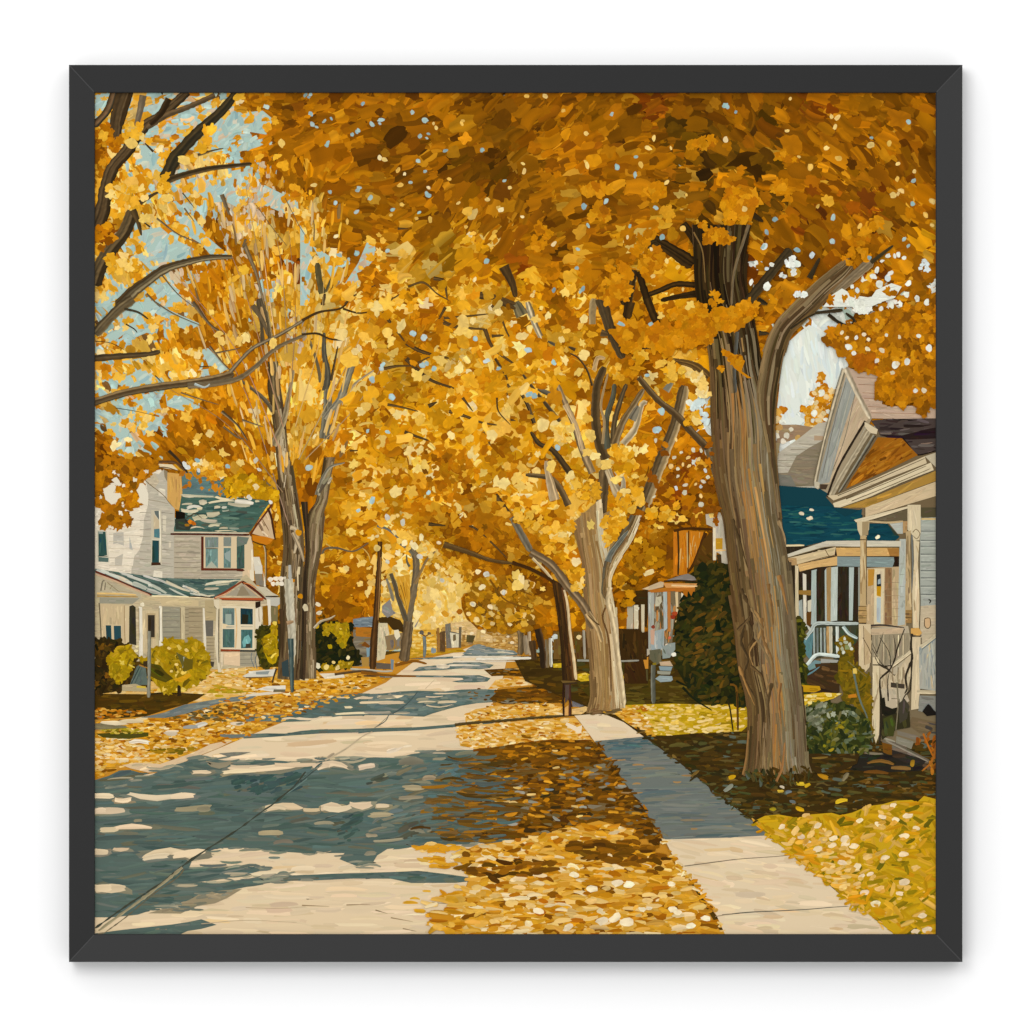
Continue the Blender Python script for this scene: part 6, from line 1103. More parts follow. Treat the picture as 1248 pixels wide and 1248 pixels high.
# fans of bare stems in the left crown
s = P('painted_tree.twin', 'crown')
fan = [((352, 640), (300, 480), (230, 350)), ((346, 560), (290, 430), (210, 330)), ((345, 520), (300, 360), (262, 260)), ((340, 460), (318, 330), (300, 230)), ((352, 500), (360, 380), (352, 280)), ((360, 520), (388, 420), (396, 320)), ((364, 560), (420, 450), (470, 350)), ((345, 600), (280, 520), (200, 470)), ((372, 560), (430, 500), (470, 440)), ((338, 430), (320, 300), (318, 240)), ((350, 430), (344, 330), (330, 260))]
for a, b, c in fan:
    line(s, [a, b, c], 1.3, vary([(176, 146, 100)], .12, 1)[0], .4, lanes=2)
q = scatter([(210, 250), (420, 250), (430, 560), (300, 600), (240, 420)], 130); m = len(q)
dabs(s, q[:, 0], q[:, 1], U(14, 32, m), U(1.8, 4.6, m), np.arctan2(q[:, 1] - 700, q[:, 0] - 352) + rng.normal(0, .06, m), pick([(2, (210, 176, 122)), (3, (224, 178, 96)), (1, (190, 150, 96)), (.4, (130, 98, 56)), (3, (226, 168, 54)), (2, (206, 140, 26))], m), curv=.04)
for f, t, w in ((t00, '890,890 960,1060 1010,1248', 26), (t00, '960,660 1060,800 1140,900', 4), (t00, '1130,620 1200,760 1260,860', 5), (t00, '400,1060 500,1180 600,1260', 9), (t00, '320,1180 400,1260', 12), (t00, '760,600 790,680 805,720', 26), (t00, '900,860 885,910 910,880', 12), (t10, '590,0 690,130 780,190', 22), (t10, '370,0 480,70 640,140', 9), (t10, '690,260 760,350 830,420', 14), (t10, '720,300 870,270', 10), (t10, '760,640 850,720 910,810', 18), (t10, '770,730 850,790 890,800', 14), (t10, '880,690 1000,730', 12), (t10, '940,20 1000,110 1030,200', 34), (t10, '520,530 640,570 740,600', 8), (t10, '1000,1040 1090,1110', 14), (t00, '380,740 500,830 640,890', 12), (t00, '540,680 600,760', 10), (t00, '530,590 600,680', 8)):
    limb(s, f, t, w, max(w * .4, 3), [(84, 68, 44), (130, 110, 80)])

# branches reaching in from the left edge
s = P('painted_tree.reaching_in', 'branch', 0)
BR = [(46, 34, 18), (84, 66, 42), (110, 88, 60), (60, 44, 24)]
limb(s, t00, '130,0 90,110 10,200', 40, 44, [(40, 44, 36), (120, 90, 60), (60, 46, 28)]); limb(s, t00, '190,0 150,130 130,280', 84, 70, BR); limb(s, t00, '300,20 280,120 260,200', 44, 30, [(110, 96, 74), (140, 122, 96), (96, 80, 58)]); limb(s, t00, '230,0 200,100 170,200', 30, 26, [(46, 32, 16), (60, 44, 24)])
s = P('painted_tree.reaching_in', 'branch', 1)
limb(s, t00, '560,0 400,140 300,210 210,340 110,470 60,700 20,800', 50, 90, BR); limb(s, t00, '720,20 560,90 430,140 320,210', 30, 34, [(60, 46, 28), (130, 108, 76), (150, 110, 70)]); limb(s, t00, '450,40 400,130 340,190', 40, 30, [(46, 32, 16), (70, 52, 30)])
limb(s, t00, '280,650 360,600 430,570', 30, 6, DKW)
s = P('painted_tree.reaching_in', 'branch', 2)
limb(s, t00, '850,0 760,110 640,220 560,300 480,400 430,520', 48, 84, [(40, 38, 28), (60, 50, 30), (84, 68, 40), (52, 42, 24)]); limb(s, t00, '430,525 520,490 680,450 800,435 935,420', 40, 20, [(66, 50, 26), (48, 38, 22), (84, 66, 40)]); limb(s, t00, '620,370 700,345 770,330', 16, 6, DKW)
s = P('painted_tree.reaching_in', 'branch', 3)
limb(s, t00, '240,700 190,820 110,920 50,1020 10,1130', 70, 90, [(52, 40, 22), (96, 76, 46), (150, 128, 90), (66, 50, 28)]); limb(s, t00, '240,690 270,760 290,840', 40, 12, [(60, 46, 26), (96, 74, 40)])
s = P('painted_tree.reaching_in', 'branch', 4)
limb(s, t00, '820,965 680,970 540,1000 420,1040 320,1110 240,1170 150,1260', 24, 74, [(96, 84, 62), (130, 116, 84), (60, 46, 26), (74, 56, 32)]); limb(s, t10, '240,-20 160,40 80,120 20,190', 60, 60, [(96, 84, 60), (130, 112, 80), (60, 46, 26)]); limb(s, t10, '190,40 270,60 330,100', 14, 10, [(48, 42, 30), (70, 60, 40)])
s = P('painted_tree.reaching_in', 'branch', 5)
limb(s, t10, '10,330 200,315 330,305 400,290', 40, 26, [(110, 92, 64), (66, 50, 28), (48, 36, 20)])
s = P('painted_tree.reaching_in', 'branch', 6)
limb(s, t10, '0,590 200,530 400,495 560,475 720,450 830,420', 44, 44, [(150, 128, 90), (84, 64, 38), (120, 98, 64), (60, 44, 26)]); limb(s, t10, '560,490 700,480 850,450 950,385 1080,270 1250,190', 38, 16, [(140, 122, 90), (96, 80, 56), (66, 52, 34)]); limb(s, t10, '810,410 870,340 950,265 1100,190 1250,100', 22, 16, [(84, 70, 50), (140, 124, 96), (66, 52, 34)])
line(s, t11('0,108 100,60 220,40 270,0'), 3.4, (66, 46, 22), 2); line(s, t11('0,190 90,185 160,215 235,225'), 3, (60, 44, 22), 1.6); line(s, t11('240,40 330,65 410,55'), 2.6, (74, 50, 22), 1.2); line(s, t10('600,480 660,500 690,480'), 3, (176, 186, 180), 2)
for f, t, w in ((t10, '20,230 110,240 190,280', 1), (t10, '200,130 250,160 265,180', 2), (t10, '140,620 260,640 390,670', .8), (t10, '370,430 410,470', 1.4), (t10, '20,970 80,1010', 4), (t10, '450,870 510,930 560,1000', 4), (t10, '630,380 700,375', 1.4), (t00, '340,790 300,760', 2), (t00, '360,350 310,300', 3)): line(s, f(t), w, (60, 46, 28), w * .6)

# pale forked tree right of the road
C_ = 'painted_tree.forked'
s = P(C_, 'trunk')
TAN = [[(120, 90, 52), (150, 116, 70)], [(150, 118, 72), (176, 142, 92)], [(164, 128, 76), (140, 106, 60)], [(176, 148, 104), (150, 112, 62)], [(214, 194, 154), (196, 172, 128)]]
limb(s, t12, '550,920 510,820 490,700 490,580 500,480 540,380', 60, 44, [(74, 58, 34), (60, 46, 26), (96, 74, 44)])
for t, w0, w1, c in (('560,860 550,700 590,560 600,480', 40, 26, [(70, 72, 60), (110, 106, 84), (60, 56, 40)]), ('590,830 600,700 640,560 670,480', 36, 24, [(66, 52, 32), (110, 90, 58)]), ('600,830 650,700 720,590 770,510', 46, 30, [(90, 68, 38), (150, 122, 80), (190, 164, 120)]), ('650,830 720,740 760,600 790,590', 40, 30, [(190, 164, 120), (214, 192, 150)]), ('700,690 740,610', 50, 30, [(120, 110, 90), (150, 138, 112)]),
                     ('530,830 540,700 520,600 560,420', 18, 12, [(150, 122, 80), (190, 160, 112)]), ('470,1000 410,860 350,680 290,540 250,450', 48, 26, [(110, 88, 56), (170, 142, 102), (130, 106, 70)]), ('310,600 380,740 410,870', 30, 26, [(150, 122, 82), (196, 170, 126)]), ('470,130 470,60 480,-20', 40, 44, [(150, 122, 76), (176, 150, 104)]),
                     ('470,490 440,400 390,330 340,300', 14, 8, DKW), ('340,1000 240,870 160,830 110,760', 40, 22, [(52, 40, 22), (84, 64, 36)]), ('330,1190 280,1090 220,1030 80,1010', 40, 22, [(60, 46, 26), (110, 88, 56)]), ('250,1160 210,1000 200,930', 60, 24, [(176, 154, 120), (150, 126, 90)]), ('130,710 90,600 40,520 0,500', 26, 14, DKW), ('280,700 200,600 120,500 60,420', 24, 14, [(60, 48, 30), (104, 84, 54)]),
                     ('260,560 200,530 150,510', 36, 20, [(74, 66, 48), (110, 100, 80)]), ('270,260 210,230', 22, 16, [(96, 88, 70), (84, 72, 50)]), ('370,280 330,262', 20, 14, DKW), ('180,230 130,120 90,0', 30, 40, [(110, 100, 76), (206, 186, 146), (96, 80, 50)]), ('60,80 20,0', 70, 60, [(84, 78, 54), (110, 96, 66)]), ('480,400 500,330 545,330', 30, 20, [(206, 172, 120), (170, 136, 88)])):
    limb(s, t12, t, w0, w1, c)
limb(s, t12, '760,1220 830,1040 900,860 960,700 1010,490', 74, 60, [(90, 74, 48), (74, 56, 32), (150, 124, 82), (196, 172, 128)]); limb(s, t12, '900,520 940,460', 40, 30, [(110, 106, 90), (140, 130, 104)])
limb(s, t12, '520,1260 530,1100 540,980', 66, 60, [(80, 62, 38), (130, 104, 66)]); limb(s, t12, '560,980 600,1080 640,1150', 40, 60, [(150, 126, 90), (200, 180, 140)]); limb(s, t12, '640,1160 650,1040 600,990', 34, 20, [(190, 172, 136), (214, 196, 158)])
bark(s, t22('365,80 385,200 410,300 420,400 425,500 432,640 440,750 455,900 462,1060 435,1178'), t22('700,-60 640,80 575,280 582,380 575,440 600,560 618,700 628,850 640,1000 662,1146'), TAN, 10, (150, 118, 72))
bark(s, t22('360,60 385,200 410,300 420,400 425,500 432,640 440,750 455,900 462,1060 435,1178'), t22('520,-80 535,160 562,290 570,380 572,440 600,560 618,700 628,850 640,1000 662,1146'), TAN, 300, (150, 118, 72), ln=(30, 110), wd=(1.6, 4), wave=.008)
bark(s, t22('700,20 620,160 545,270 530,400 525,480 560,530'), t22('760,20 705,160 650,250 590,360 578,440 590,540'), [[(90, 82, 62), (110, 96, 66)], [(120, 92, 54), (96, 74, 42)], [(150, 120, 76), (190, 160, 116)], [(224, 206, 166), (206, 182, 138)]], 120, (140, 112, 72), ln=(12, 40), wd=(1.2, 3))
limb(s, t22, '0,30 60,140 110,230', 40, 40, [(120, 110, 90), (96, 84, 60)]); limb(s, t22, '110,235 230,310 330,440 420,550 480,680', 46, 56, [(170, 142, 104), (130, 110, 80), (104, 82, 52), (66, 46, 24)]); limb(s, t22, '440,590 500,680 525,760', 40, 30, [(190, 160, 112), (150, 120, 76)])
line(s, t22('120,270 190,340 235,395'), 3.2, (216, 190, 140), 3); line(s, t22('0,295 100,330 200,380 240,410'), 4.4, (66, 40, 14), 4)
line(s, t22('520,90 530,180 560,280'), 5, (190, 176, 144), 4); line(s, t22('575,440 560,520 580,600 600,700 620,850 640,1000 655,1130'), 5.6, None, 6.0, cols=[(190, 160, 112), (222, 204, 166), (206, 184, 142)]); line(s, t22('545,560 530,620 560,720 575,860 580,1050'), 2.2, (96, 66, 34), 1.4); line(s, t22('510,660 480,640 440,600'), 1.6, (84, 60, 30), 1); line(s, t22('560,290 580,240 640,160 680,110'), 8, None, 3, cols=[(92, 96, 88), (120, 112, 92)])
fill(s, t22('435,1178 470,1130 560,1160 660,1140 655,1160 560,1190 470,1190'), (110, 84, 50), 0, ln=(6, 16), wd=(1.4, 2.6), base=False)
# limbs of small wood inside that crown
for f, t, w in ((t01, '1180,1020 1230,1120 1250,1200', 60), (t01, '1040,1190 1120,1200 1250,1240', 44), (t01, '620,1140 710,1115 790,1180 860,1220', 14), (t01, '770,1090 830,1110 850,1210', 22), (t01, '480,1240 580,1180', 14), (t01, '250,1240 310,1190 430,1130', 10), (t01, '560,800 620,800', 14), (t11, '470,60 540,150 600,230', 20), (t11, '840,30 800,100 780,115', 18), (t11, '830,95 950,85 1090,70', 16), (t11, '820,115 900,145 1070,160', 26), (t11, '1070,160 1120,270 1250,370', 24), (t11, '1110,20 1160,80 1200,180 1250,260', 16), (t11, '1110,200 1180,195', 20), (t11, '1170,0 1250,40', 40), (t11, '610,240 700,290 860,330', 26), (t11, '610,330 680,400 760,460 890,505', 26), (t11, '480,390 560,375 640,375', 18), (t11, '670,360 740,325 780,320', 10), (t11, '860,640 960,670 1050,705 1140,720', 20), (t11, '940,560 1000,640', 16), (t11, '1130,330 1200,450 1200,550', 16), (t11, '1200,490 1250,530', 22), (t11, '500,600 580,615 680,640', 16), (t11, '600,760 680,790 740,810', 20), (t11, '1060,760 1110,850', 14), (t11, '1130,1130 1180,1190 1220,1240', 30), (t11, '740,610 790,585', 24), (t11, '280,870 360,870', 10), (t11, '1140,560 1150,640 1220,720', 10), (t11, '1220,690 1250,695', 14), (t21, '830,190 960,230 1100,280 1230,300', 34), (t21, '740,70 840,80', 22), (t21, '940,60 1020,100 1080,150', 16), (t21, '1100,170 1200,270', 12)):
    limb(s, f, t, w * 1.05, max(w * .45, 5), [(60, 42, 20), (96, 72, 38), (76, 54, 26)])

# big tree on the right
D_ = 'painted_tree.big'
cb = crop(840, 260, 5.673)
s = P(D_, 'trunk')
BK = [(34, 24, 10), (52, 36, 14), (74, 52, 22), (44, 30, 12)]
limb(s, t02, '830,865 940,930 1060,1010', 60, 84, BK); limb(s, t02, '770,850 800,890 850,880', 60, 40, [(44, 32, 14), (66, 50, 26)]); limb(s, t02, '1000,770 1080,880 1130,1000', 40, 70, BK); limb(s, t02, '1080,1130 960,1125 870,1160 790,1190', 36, 30, BK); limb(s, t02, '1080,1180 960,1200 870,1220', 40, 24, BK); limb(s, t02, '710,1040 690,1140 660,1250', 50, 70, [(52, 38, 18), (84, 66, 36), (44, 30, 14)]); limb(s, t02, '740,1050 770,1150 800,1250', 36, 50, BK)
limb(s, t12, '790,-20 820,60 860,150', 50, 40, BK); limb(s, t12, '690,0 670,100', 60, 50, BK); limb(s, t12, '520,-20 550,80 590,200 650,330', 70, 50, [(60, 46, 26), (84, 66, 40), (110, 90, 58), (52, 38, 20)]); limb(s, t12, '520,180 560,190', 40, 30, DKW)
limb(s, t12, '680,290 800,270 900,300', 14, 10, DKW); limb(s, t12, '940,340 1060,370 1150,440', 26, 60, [(110, 80, 36), (130, 96, 46), (74, 52, 24)]); limb(s, t12, '740,440 850,570 960,660 1060,770 1150,860', 34, 46, [(110, 90, 60), (84, 64, 38), (60, 44, 24)]); limb(s, t12, '1150,860 1180,960 1220,1100', 46, 40, [(130, 112, 80), (110, 90, 60)])
TD_L = [(843, 274), (845, 310), (846, 340), (850, 372), (856, 395), (863, 424), (866, 470), (866, 514), (871, 587), (880, 628), (886, 680), (892, 724), (899, 770), (901, 811), (906, 835), (911, 858), (911, 885), (908, 925), (905, 946)]
TD_R = [(912, 274), (910, 300), (906, 330), (910, 360), (918, 390), (924, 420), (928, 450), (938, 485), (945, 520), (944, 560), (947, 593), (950, 628), (954, 650), (959, 676), (963, 710), (966, 739), (970, 780), (972, 801), (976, 840), (979, 864), (982, 901), (985, 932), (990, 942)]
BIG = [[(84, 62, 34), (110, 84, 48)], [(96, 74, 44), (130, 104, 66), (66, 48, 26)], [(130, 108, 74), (150, 120, 76), (90, 70, 44)], [(150, 110, 60), (128, 110, 80), (170, 118, 58)], [(140, 128, 100), (110, 92, 62), (170, 130, 74)], [(150, 140, 114), (128, 112, 82), (96, 78, 50)], [(120, 104, 74), (96, 80, 54)]]
BTOP = [[(34, 24, 10), (46, 34, 14)], [(60, 44, 18), (40, 28, 10)], [(30, 20, 8), (74, 54, 24)], [(66, 52, 26), (44, 30, 12)], [(90, 74, 46), (52, 36, 16)], [(34, 24, 10), (60, 44, 22)]]
bark(s, TD_L, TD_R, BIG, 900, (96, 74, 44), ln=(40, 150), wd=(2.0, 5.2), wave=.008, top=BTOP, mid=(.16, .36))
line(s, cb('408,80 370,200 330,320 300,460 290,640'), 4.6, None, 3.0, cols=[(150, 130, 96), (120, 100, 70), (70, 52, 28)]); line(s, cb('30,130 90,260 110,480'), 2, (120, 92, 50), 1.2); line(s, cb('330,820 320,950 310,1100 320,1240'), 4.6, None, 4, cols=[(96, 98, 92), (70, 60, 44)])
LB_L = [(949, 640), (944, 600), (936, 550), (928, 510)] + cb('470,1240 500,1080 520,950 560,850 600,760 680,670 750,600 880,470 1000,370 1100,300')
LB_R = [(953, 640), (949, 600), (946, 560), (945, 520)] + cb('610,1240 630,1120 650,1000 680,910 710,830 780,760 860,690 960,590 1090,480 1140,400')
bark(s, LB_L, LB_R, [[(140, 116, 76), (110, 88, 54)], [(96, 76, 48), (120, 98, 66)], [(84, 64, 38), (74, 56, 34)], [(110, 88, 60), (140, 118, 86)], [(84, 66, 40), (60, 46, 26)], [(120, 92, 54), (96, 72, 40)]], 190, (98, 76, 46), ln=(40, 120), wd=(2, 4.6))
limb(s, cb, '1000,560 1100,470 1180,400 1260,330', 46, 60, [(110, 92, 66), (150, 130, 98), (170, 146, 108)])
# knot and twisting bark
for t, c in (('180,570 230,650 210,740 160,820 190,920', (176, 132, 76)), ('130,660 110,760 150,860 130,960 200,1100', (66, 48, 26)), ('200,640 190,720 250,820 280,920 260,1050', (190, 160, 112)), ('150,640 180,720 140,800', (60, 44, 24)), ('90,690 130,650 170,600', (84, 62, 36)), ('230,620 240,740 290,860 300,1000', (150, 104, 54)), ('165,900 230,960 250,1060', (80, 58, 32)), ('170,560 200,620 240,690', (196, 160, 104)), ('110,450 160,560 175,640', (66, 48, 26)), ('270,420 290,560 300,700', (170, 116, 58)), ('330,370 360,480 385,600', (176, 120, 60)), ('60,40 110,200 150,330', (70, 52, 28)), ('100,900 140,1010 190,1130', (176, 122, 60)), ('340,1000 330,1100 345,1240', (176, 116, 60)), ('290,1000 270,1120 280,1248', (110, 84, 50)), ('330,50 360,130 372,190', (190, 160, 116))):
    line(s, T23(t), 4.2, None, 1.2, cols=[tuple(np.array(c) * .6), tuple(np.array(c) * .5 + np.array((118, 94, 58)) * .5), tuple(np.array(c) * .4 + np.array((104, 82, 50)) * .6)], wob=.25)
line(s, T23('470,1020 480,1150 490,1248'), 1.4, (60, 44, 24)); line(s, [(905, 944), (909, 925), (912, 890)], 2.4, (150, 110, 62), 1.6)
q = scatter([(908, 938), (985, 932), (990, 945), (960, 955), (915, 952)], 60); m = len(q)
dabs(P('painted_lawn'), q[:, 0], q[:, 1] + 3, U(6, 13, m), U(2, 4, m), rng.normal(1.3, .5, m), pick(DK2 + [(2, (60, 64, 34))], m))
line(s, [(946, 952), (953, 935), (956, 905)], 3, (150, 104, 58), 2)
# other limbs right
for t, w0, w1 in (('400,620 470,530 560,420 640,320 700,250', 66, 60), ('870,690 960,680 1060,670', 20, 26), ('960,700 1040,760 1110,780 1140,740 1080,690', 26, 20), ('830,450 870,370 900,310', 40, 20), ('470,600 540,630', 50, 20), ('480,830 550,830', 36, 16), ('700,800 800,730 880,690', 14, 12)):
    line(s, cb(t), w0 / 5.67, None, w1 / 5.67, cols=[(56, 46, 28), (40, 34, 22), (74, 58, 34)])
line(s, t03('180,720 240,760'), 8, (48, 34, 16), 4); line(s, t03('870,1000 960,930 1000,900'), 5, (66, 56, 34), 3); line(s, t13('1200,50 1260,10'), 5, (60, 44, 24), 4)
# ------------------------------------------------------------------ leaves painted last, in front of the wood and the roofs
def clump(name, f, poly, pal, n, size=(3.5, 7), lobes=.2, piece='crown', base=None):
    s = P(name, piece); pg = f(poly)
    if base is not None: flat(s, pg, base)
    q = scatter(pg, n); m = len(q)
    blobs(s, q[:, 0], q[:, 1], U(*size, m), U(.6, .95, m), U(0, 3.1, m), pick(pal, m), lobes=lobes)
OCH = [(4, (196, 124, 8)), (2, (182, 110, 6)), (2, (208, 138, 18)), (.6, (160, 94, 6))]
BRN = [(4, (168, 104, 8)), (3, (150, 90, 6)), (2, (184, 116, 10)), (1, (122, 72, 6))]
GLD = [(4, (222, 158, 30)), (3, (232, 178, 62)), (2, (208, 140, 16)), (1, (240, 202, 116))]
foliage([(420, 330), (700, 340), (690, 470), (640, 640), (430, 640)], 200, 'leaf', (4, 8), bright=.4, only='yYo')
foliage([(420, 330), (700, 340), (690, 470), (640, 640), (430, 640)], 110, 'dab', (4, 7), bright=.2, only='yYo')
RA = 'painted_tree.reaching_in'
for t, pal in (('20,210 100,200 130,260 60,330 20,320', MIX['o']), ('100,560 180,540 240,600 200,690 100,660', GLD), ('375,505 445,490 450,570 390,590', GLD), ('190,200 280,190 290,260 200,280', GLD), ('20,790 100,780 140,850 60,920 20,880', MIX['o']), ('60,960 200,940 290,1000 260,1060 120,1050', GLD), ('120,540 300,560 330,620 240,660', GLD), ('90,270 170,280 150,330 100,320', MIX['o']), ('20,300 60,330 60,420 20,420', MIX['d'])):
    clump(RA, t00, t, pal, 14, (3.5, 7))
# big tree: bright sprays across its dark trunk
clump(D_, cb, '80,740 200,660 300,650 420,620 490,650 450,700 400,760 340,770 320,810 200,815 150,870 130,910 0,880 -60,840 -60,700 60,650', OCH, 110, (3.5, 7), base=(196, 124, 8))
clump(D_, cb, '90,180 120,140 180,100 310,180 240,225 175,190 120,220', OCH, 16, (3, 6), base=(194, 122, 8)); clump(D_, cb, '60,60 130,60 130,120 80,110', OCH, 8, (3, 5)); clump(D_, cb, '210,80 300,0 420,10 410,60 330,40 260,80', OCH, 14, (3, 6))
clump(D_, cb, '220,930 300,970 385,1020 360,1090 430,1140 400,1140 310,1070', OCH, 14, (2.6, 5), base=(196, 124, 10)); clump(D_, cb, '180,1030 250,1070 220,1090', OCH, 3, (2.4, 4)); clump(D_, cb, '130,550 200,530 220,610 150,640', OCH, 9, (3, 5)); clump(D_, cb, '-20,620 100,650 110,740 -20,720', OCH, 14, (3, 6))
clump(D_, t12, '580,190 640,120 740,110 830,150 880,130 960,150 1160,170 1180,240 980,270 880,290 800,250 660,290 600,220', OCH, 90, (4, 9), base=(186, 114, 6)); clump(D_, t12, '960,150 940,60 1040,20 1140,40 1140,140', OCH, 40, (4, 8)); clump(D_, t12, '640,380 700,340 740,420 690,450', OCH, 10, (4, 7)); clump(D_, t12, '700,310 780,300 780,400 730,400', GLD, 8, (4, 7)); clump(D_, t12, '570,390 640,380 640,460 580,460', GLD[:3], 7, (4, 7))
clump(D_, t03, '0,620 100,540 180,560 210,640 170,760 60,740 0,700', OCH[:3], 34, (4, 8), base=(186, 112, 8)); clump(D_, t03, '290,540 360,510 410,600 360,660 340,600 300,590', OCH, 12, (3.5, 6.5)); clump(D_, t03, '300,370 370,340 440,400 430,420 350,400', OCH, 10, (3.5, 6)); clump(D_, t03, '740,880 830,790 900,740 960,700 960,750 880,800 850,880 780,900', OCH, 24, (3.5, 6.5)); clump(D_, t03, '660,1030 740,940 790,900 880,960 790,1010 700,1000', OCH, 16, (3, 5.5)); clump(D_, t03, '0,800 70,850 60,880 0,900', OCH, 10, (3, 6))
clump(D_, t02, '1110,860 1180,800 1250,810 1250,890 1180,870 1130,890', OCH, 20, (3.5, 7)); clump(D_, t02, '780,590 850,510 900,560 860,640 790,620', OCH, 14, (4, 8)); clump(D_, t02, '850,720 900,660 970,700 870,780', [(2, (210, 146, 30)), (1, (196, 128, 20))], 8, (4, 7)); clump(D_, t02, '460,740 500,650 570,700 560,760 480,770', OCH, 14, (4, 8)); clump(D_, t02, '390,560 500,530 590,560 560,600 450,600', OCH, 16, (4, 8)); clump(D_, t02, '110,880 160,780 230,810 200,900 130,920', OCH, 14, (4, 8)); clump(D_, t02, '720,1050 760,980 840,900 900,1000 830,1120 780,1060', OCH, 30, (4, 8)); clump(D_, t02, '510,1200 540,1020 680,1020 700,1130 650,1250 580,1250', OCH, 50, (4, 8)); clump(D_, t02, '690,960 760,820 820,800 780,900 740,980', OCH, 18, (4, 7)); clump(D_, t02, '1020,310 1120,270 1190,270 1180,310 1060,340', OCH, 14, (4, 7))
# right hand spray over the roofs
Rt = '600,200 640,150 720,160 880,60 1260,0 1260,260 1260,560 1210,600 1190,680 1150,640 1140,580 1080,600 1060,640 980,570 890,560 890,490 920,440 760,380 740,330 680,310 660,260 610,240'
clump(D_, t13, Rt, BRN, 330, (4, 8), base=(166, 102, 8)); clump(D_, t13, Rt, OCH, 90, (3.5, 6.5)); clump(D_, t13, '1140,560 1240,560 1240,600 1190,680 1150,650', BRN, 14, (3, 6)); clump(D_, t13, '740,330 900,320 920,380 800,380', [(1, (150, 80, 6)), (1, (166, 92, 8))], 20, (4, 7))
q = np.array(t13('930,40 990,20 1040,15 905,110 1065,120 960,195 1035,205 1150,200 850,275 740,265 770,300 935,285 1210,270 905,345 950,410 1010,370 1025,360 995,415 905,380 1020,490 1065,500 985,525 1130,520 1180,520 830,190 785,210 850,130 680,205 700,180 730,210 890,200 1070,290 1080,350 855,220 1195,10 760,60 740,30 800,40 830,60 560,105'))
q = q[rng.random(len(q)) < .62]; m = len(q); blobs(P(D_, 'crown'), q[:, 0], q[:, 1], U(2, 4.6, m), U(.6, 1, m), U(0, 3, m), pick([(3, (230, 228, 212)), (1, (222, 206, 170))], m)); 
fill(P('painted_sky'), t03('590,1258 640,1190 700,1150 770,1190 870,1205 900,1160 990,1120 1050,1140 1010,1205 930,1230 870,1258'), (228, 228, 212), 0, ln=(6, 14), wd=(3, 5), var=.01)
fill(P('painted_sky'), t13('725,-10 870,-10 865,60 800,75'), (228, 228, 212), 0, ln=(6, 14), wd=(3, 5), var=.01)
clump(D_, t03, '600,1248 680,1160 780,1180 860,1210 900,1160 1000,1120 1050,1140 1000,1200 900,1230 860,1248', OCH, 9, (3, 5.5)); clump(D_, t03, '320,1060 400,950 460,1000 380,1100', [(1, (226, 228, 216))], 12, (2.8, 4.6), lobes=.1); clump(D_, t03, '400,1180 500,1150 490,1190 420,1210', [(1, (226, 228, 218))], 8, (2.6, 4.4), lobes=.1); clump(D_, t03, '1150,1000 1200,970 1248,1000 1200,1040 1150,1030', [(1, (214, 224, 222))], 7, (2.6, 4)); clump(D_, t03, '1200,1140 1250,1110 1250,1180', [(1, (230, 230, 214))], 6, (2.6, 4)); clump(D_, t13, '730,0 860,0 860,70 790,60', [(1, (230, 230, 214))], 14, (3, 5))
q = np.array(t03('970,960 1010,960 1030,950 885,1080 905,1045 970,1090 920,1125 760,1140 1090,1120 1080,1185 1040,1240 1195,1230 1140,1210 170,1115 265,1140 250,905 290,1010 260,1035 525,955 420,1065 985,1060 1065,970 790,1160 935,990')); m = len(q)
blobs(P(D_, 'crown'), q[:, 0], q[:, 1], U(2.8, 5.2, m), U(.55, .9, m), U(0, 3, m), pick([(2, (228, 228, 212)), (1, (206, 216, 216))], m))

# chinks of sky and cream light in the top canopy
def chinks(f, blue, cream):
    for t, pal, r in ((blue, [(2, (150, 180, 186)), (2, (164, 186, 186)), (1, (136, 166, 180))], (2.2, 4.2)), (cream, [(3, (232, 196, 116)), (2, (224, 178, 84)), (1, (238, 214, 158))], (2.2, 4.6))):
        if not t: continue
        q = np.array(f(t)); q = q[rng.random(len(q)) < .72]; m = len(q)
        blobs(P(D_, 'crown'), q[:, 0], q[:, 1], U(*r, m), U(.55, .9, m), U(0, 3, m), pick(pal, m))
chinks(t01, '357,68 52,130 60,188 85,205 130,172 103,122 172,157 410,190 455,185 462,165 645,118 720,165 740,245 730,270 690,258 150,300 145,315 218,318 320,235 330,225 295,250 45,395 160,470 325,575 335,560 400,620 415,655 680,405 720,465 633,530 730,595 740,605 735,695 518,660 530,690 305,710 320,700 135,700 195,650 200,680 165,585 585,700 685,705 60,735 218,955 320,945 275,980 500,930 830,880 1185,520 1055,340 838,345 1080,990 272,185 210,845 1060,850 20,20 50,15 40,30 10,270',
       '415,108 770,185 785,210 940,170 935,185 455,385 450,405 480,395 560,460 600,480 620,470 575,545 740,560 585,660 520,720 660,720 670,740 750,745 375,780 265,760 200,845 860,510 915,650 1150,680 1165,690 1085,630 1045,85 775,100 130,540 70,545 1000,810 960,790 1215,560 300,520 320,500')
chinks(t02, '72,232 585,130 725,380 615,440 720,485 550,640 420,670 445,780 385,920 400,900 370,925 325,965 415,1150 400,1170 690,785 880,850 860,645 840,680 1155,622 1248,80 300,80 20,1010 245,1160 1025,925 380,1030', '85,25 300,110 65,420 70,465 40,460 430,410 415,400 440,430 510,460 790,345 800,330 830,270 930,330 755,425 905,530 1020,602 245,890 60,730 675,850 905,990 1050,910 825,1080 970,1025 120,1190 970,1085 195,25 435,245 480,885 1000,800 960,1160 1000,1155 130,1170 815,920')
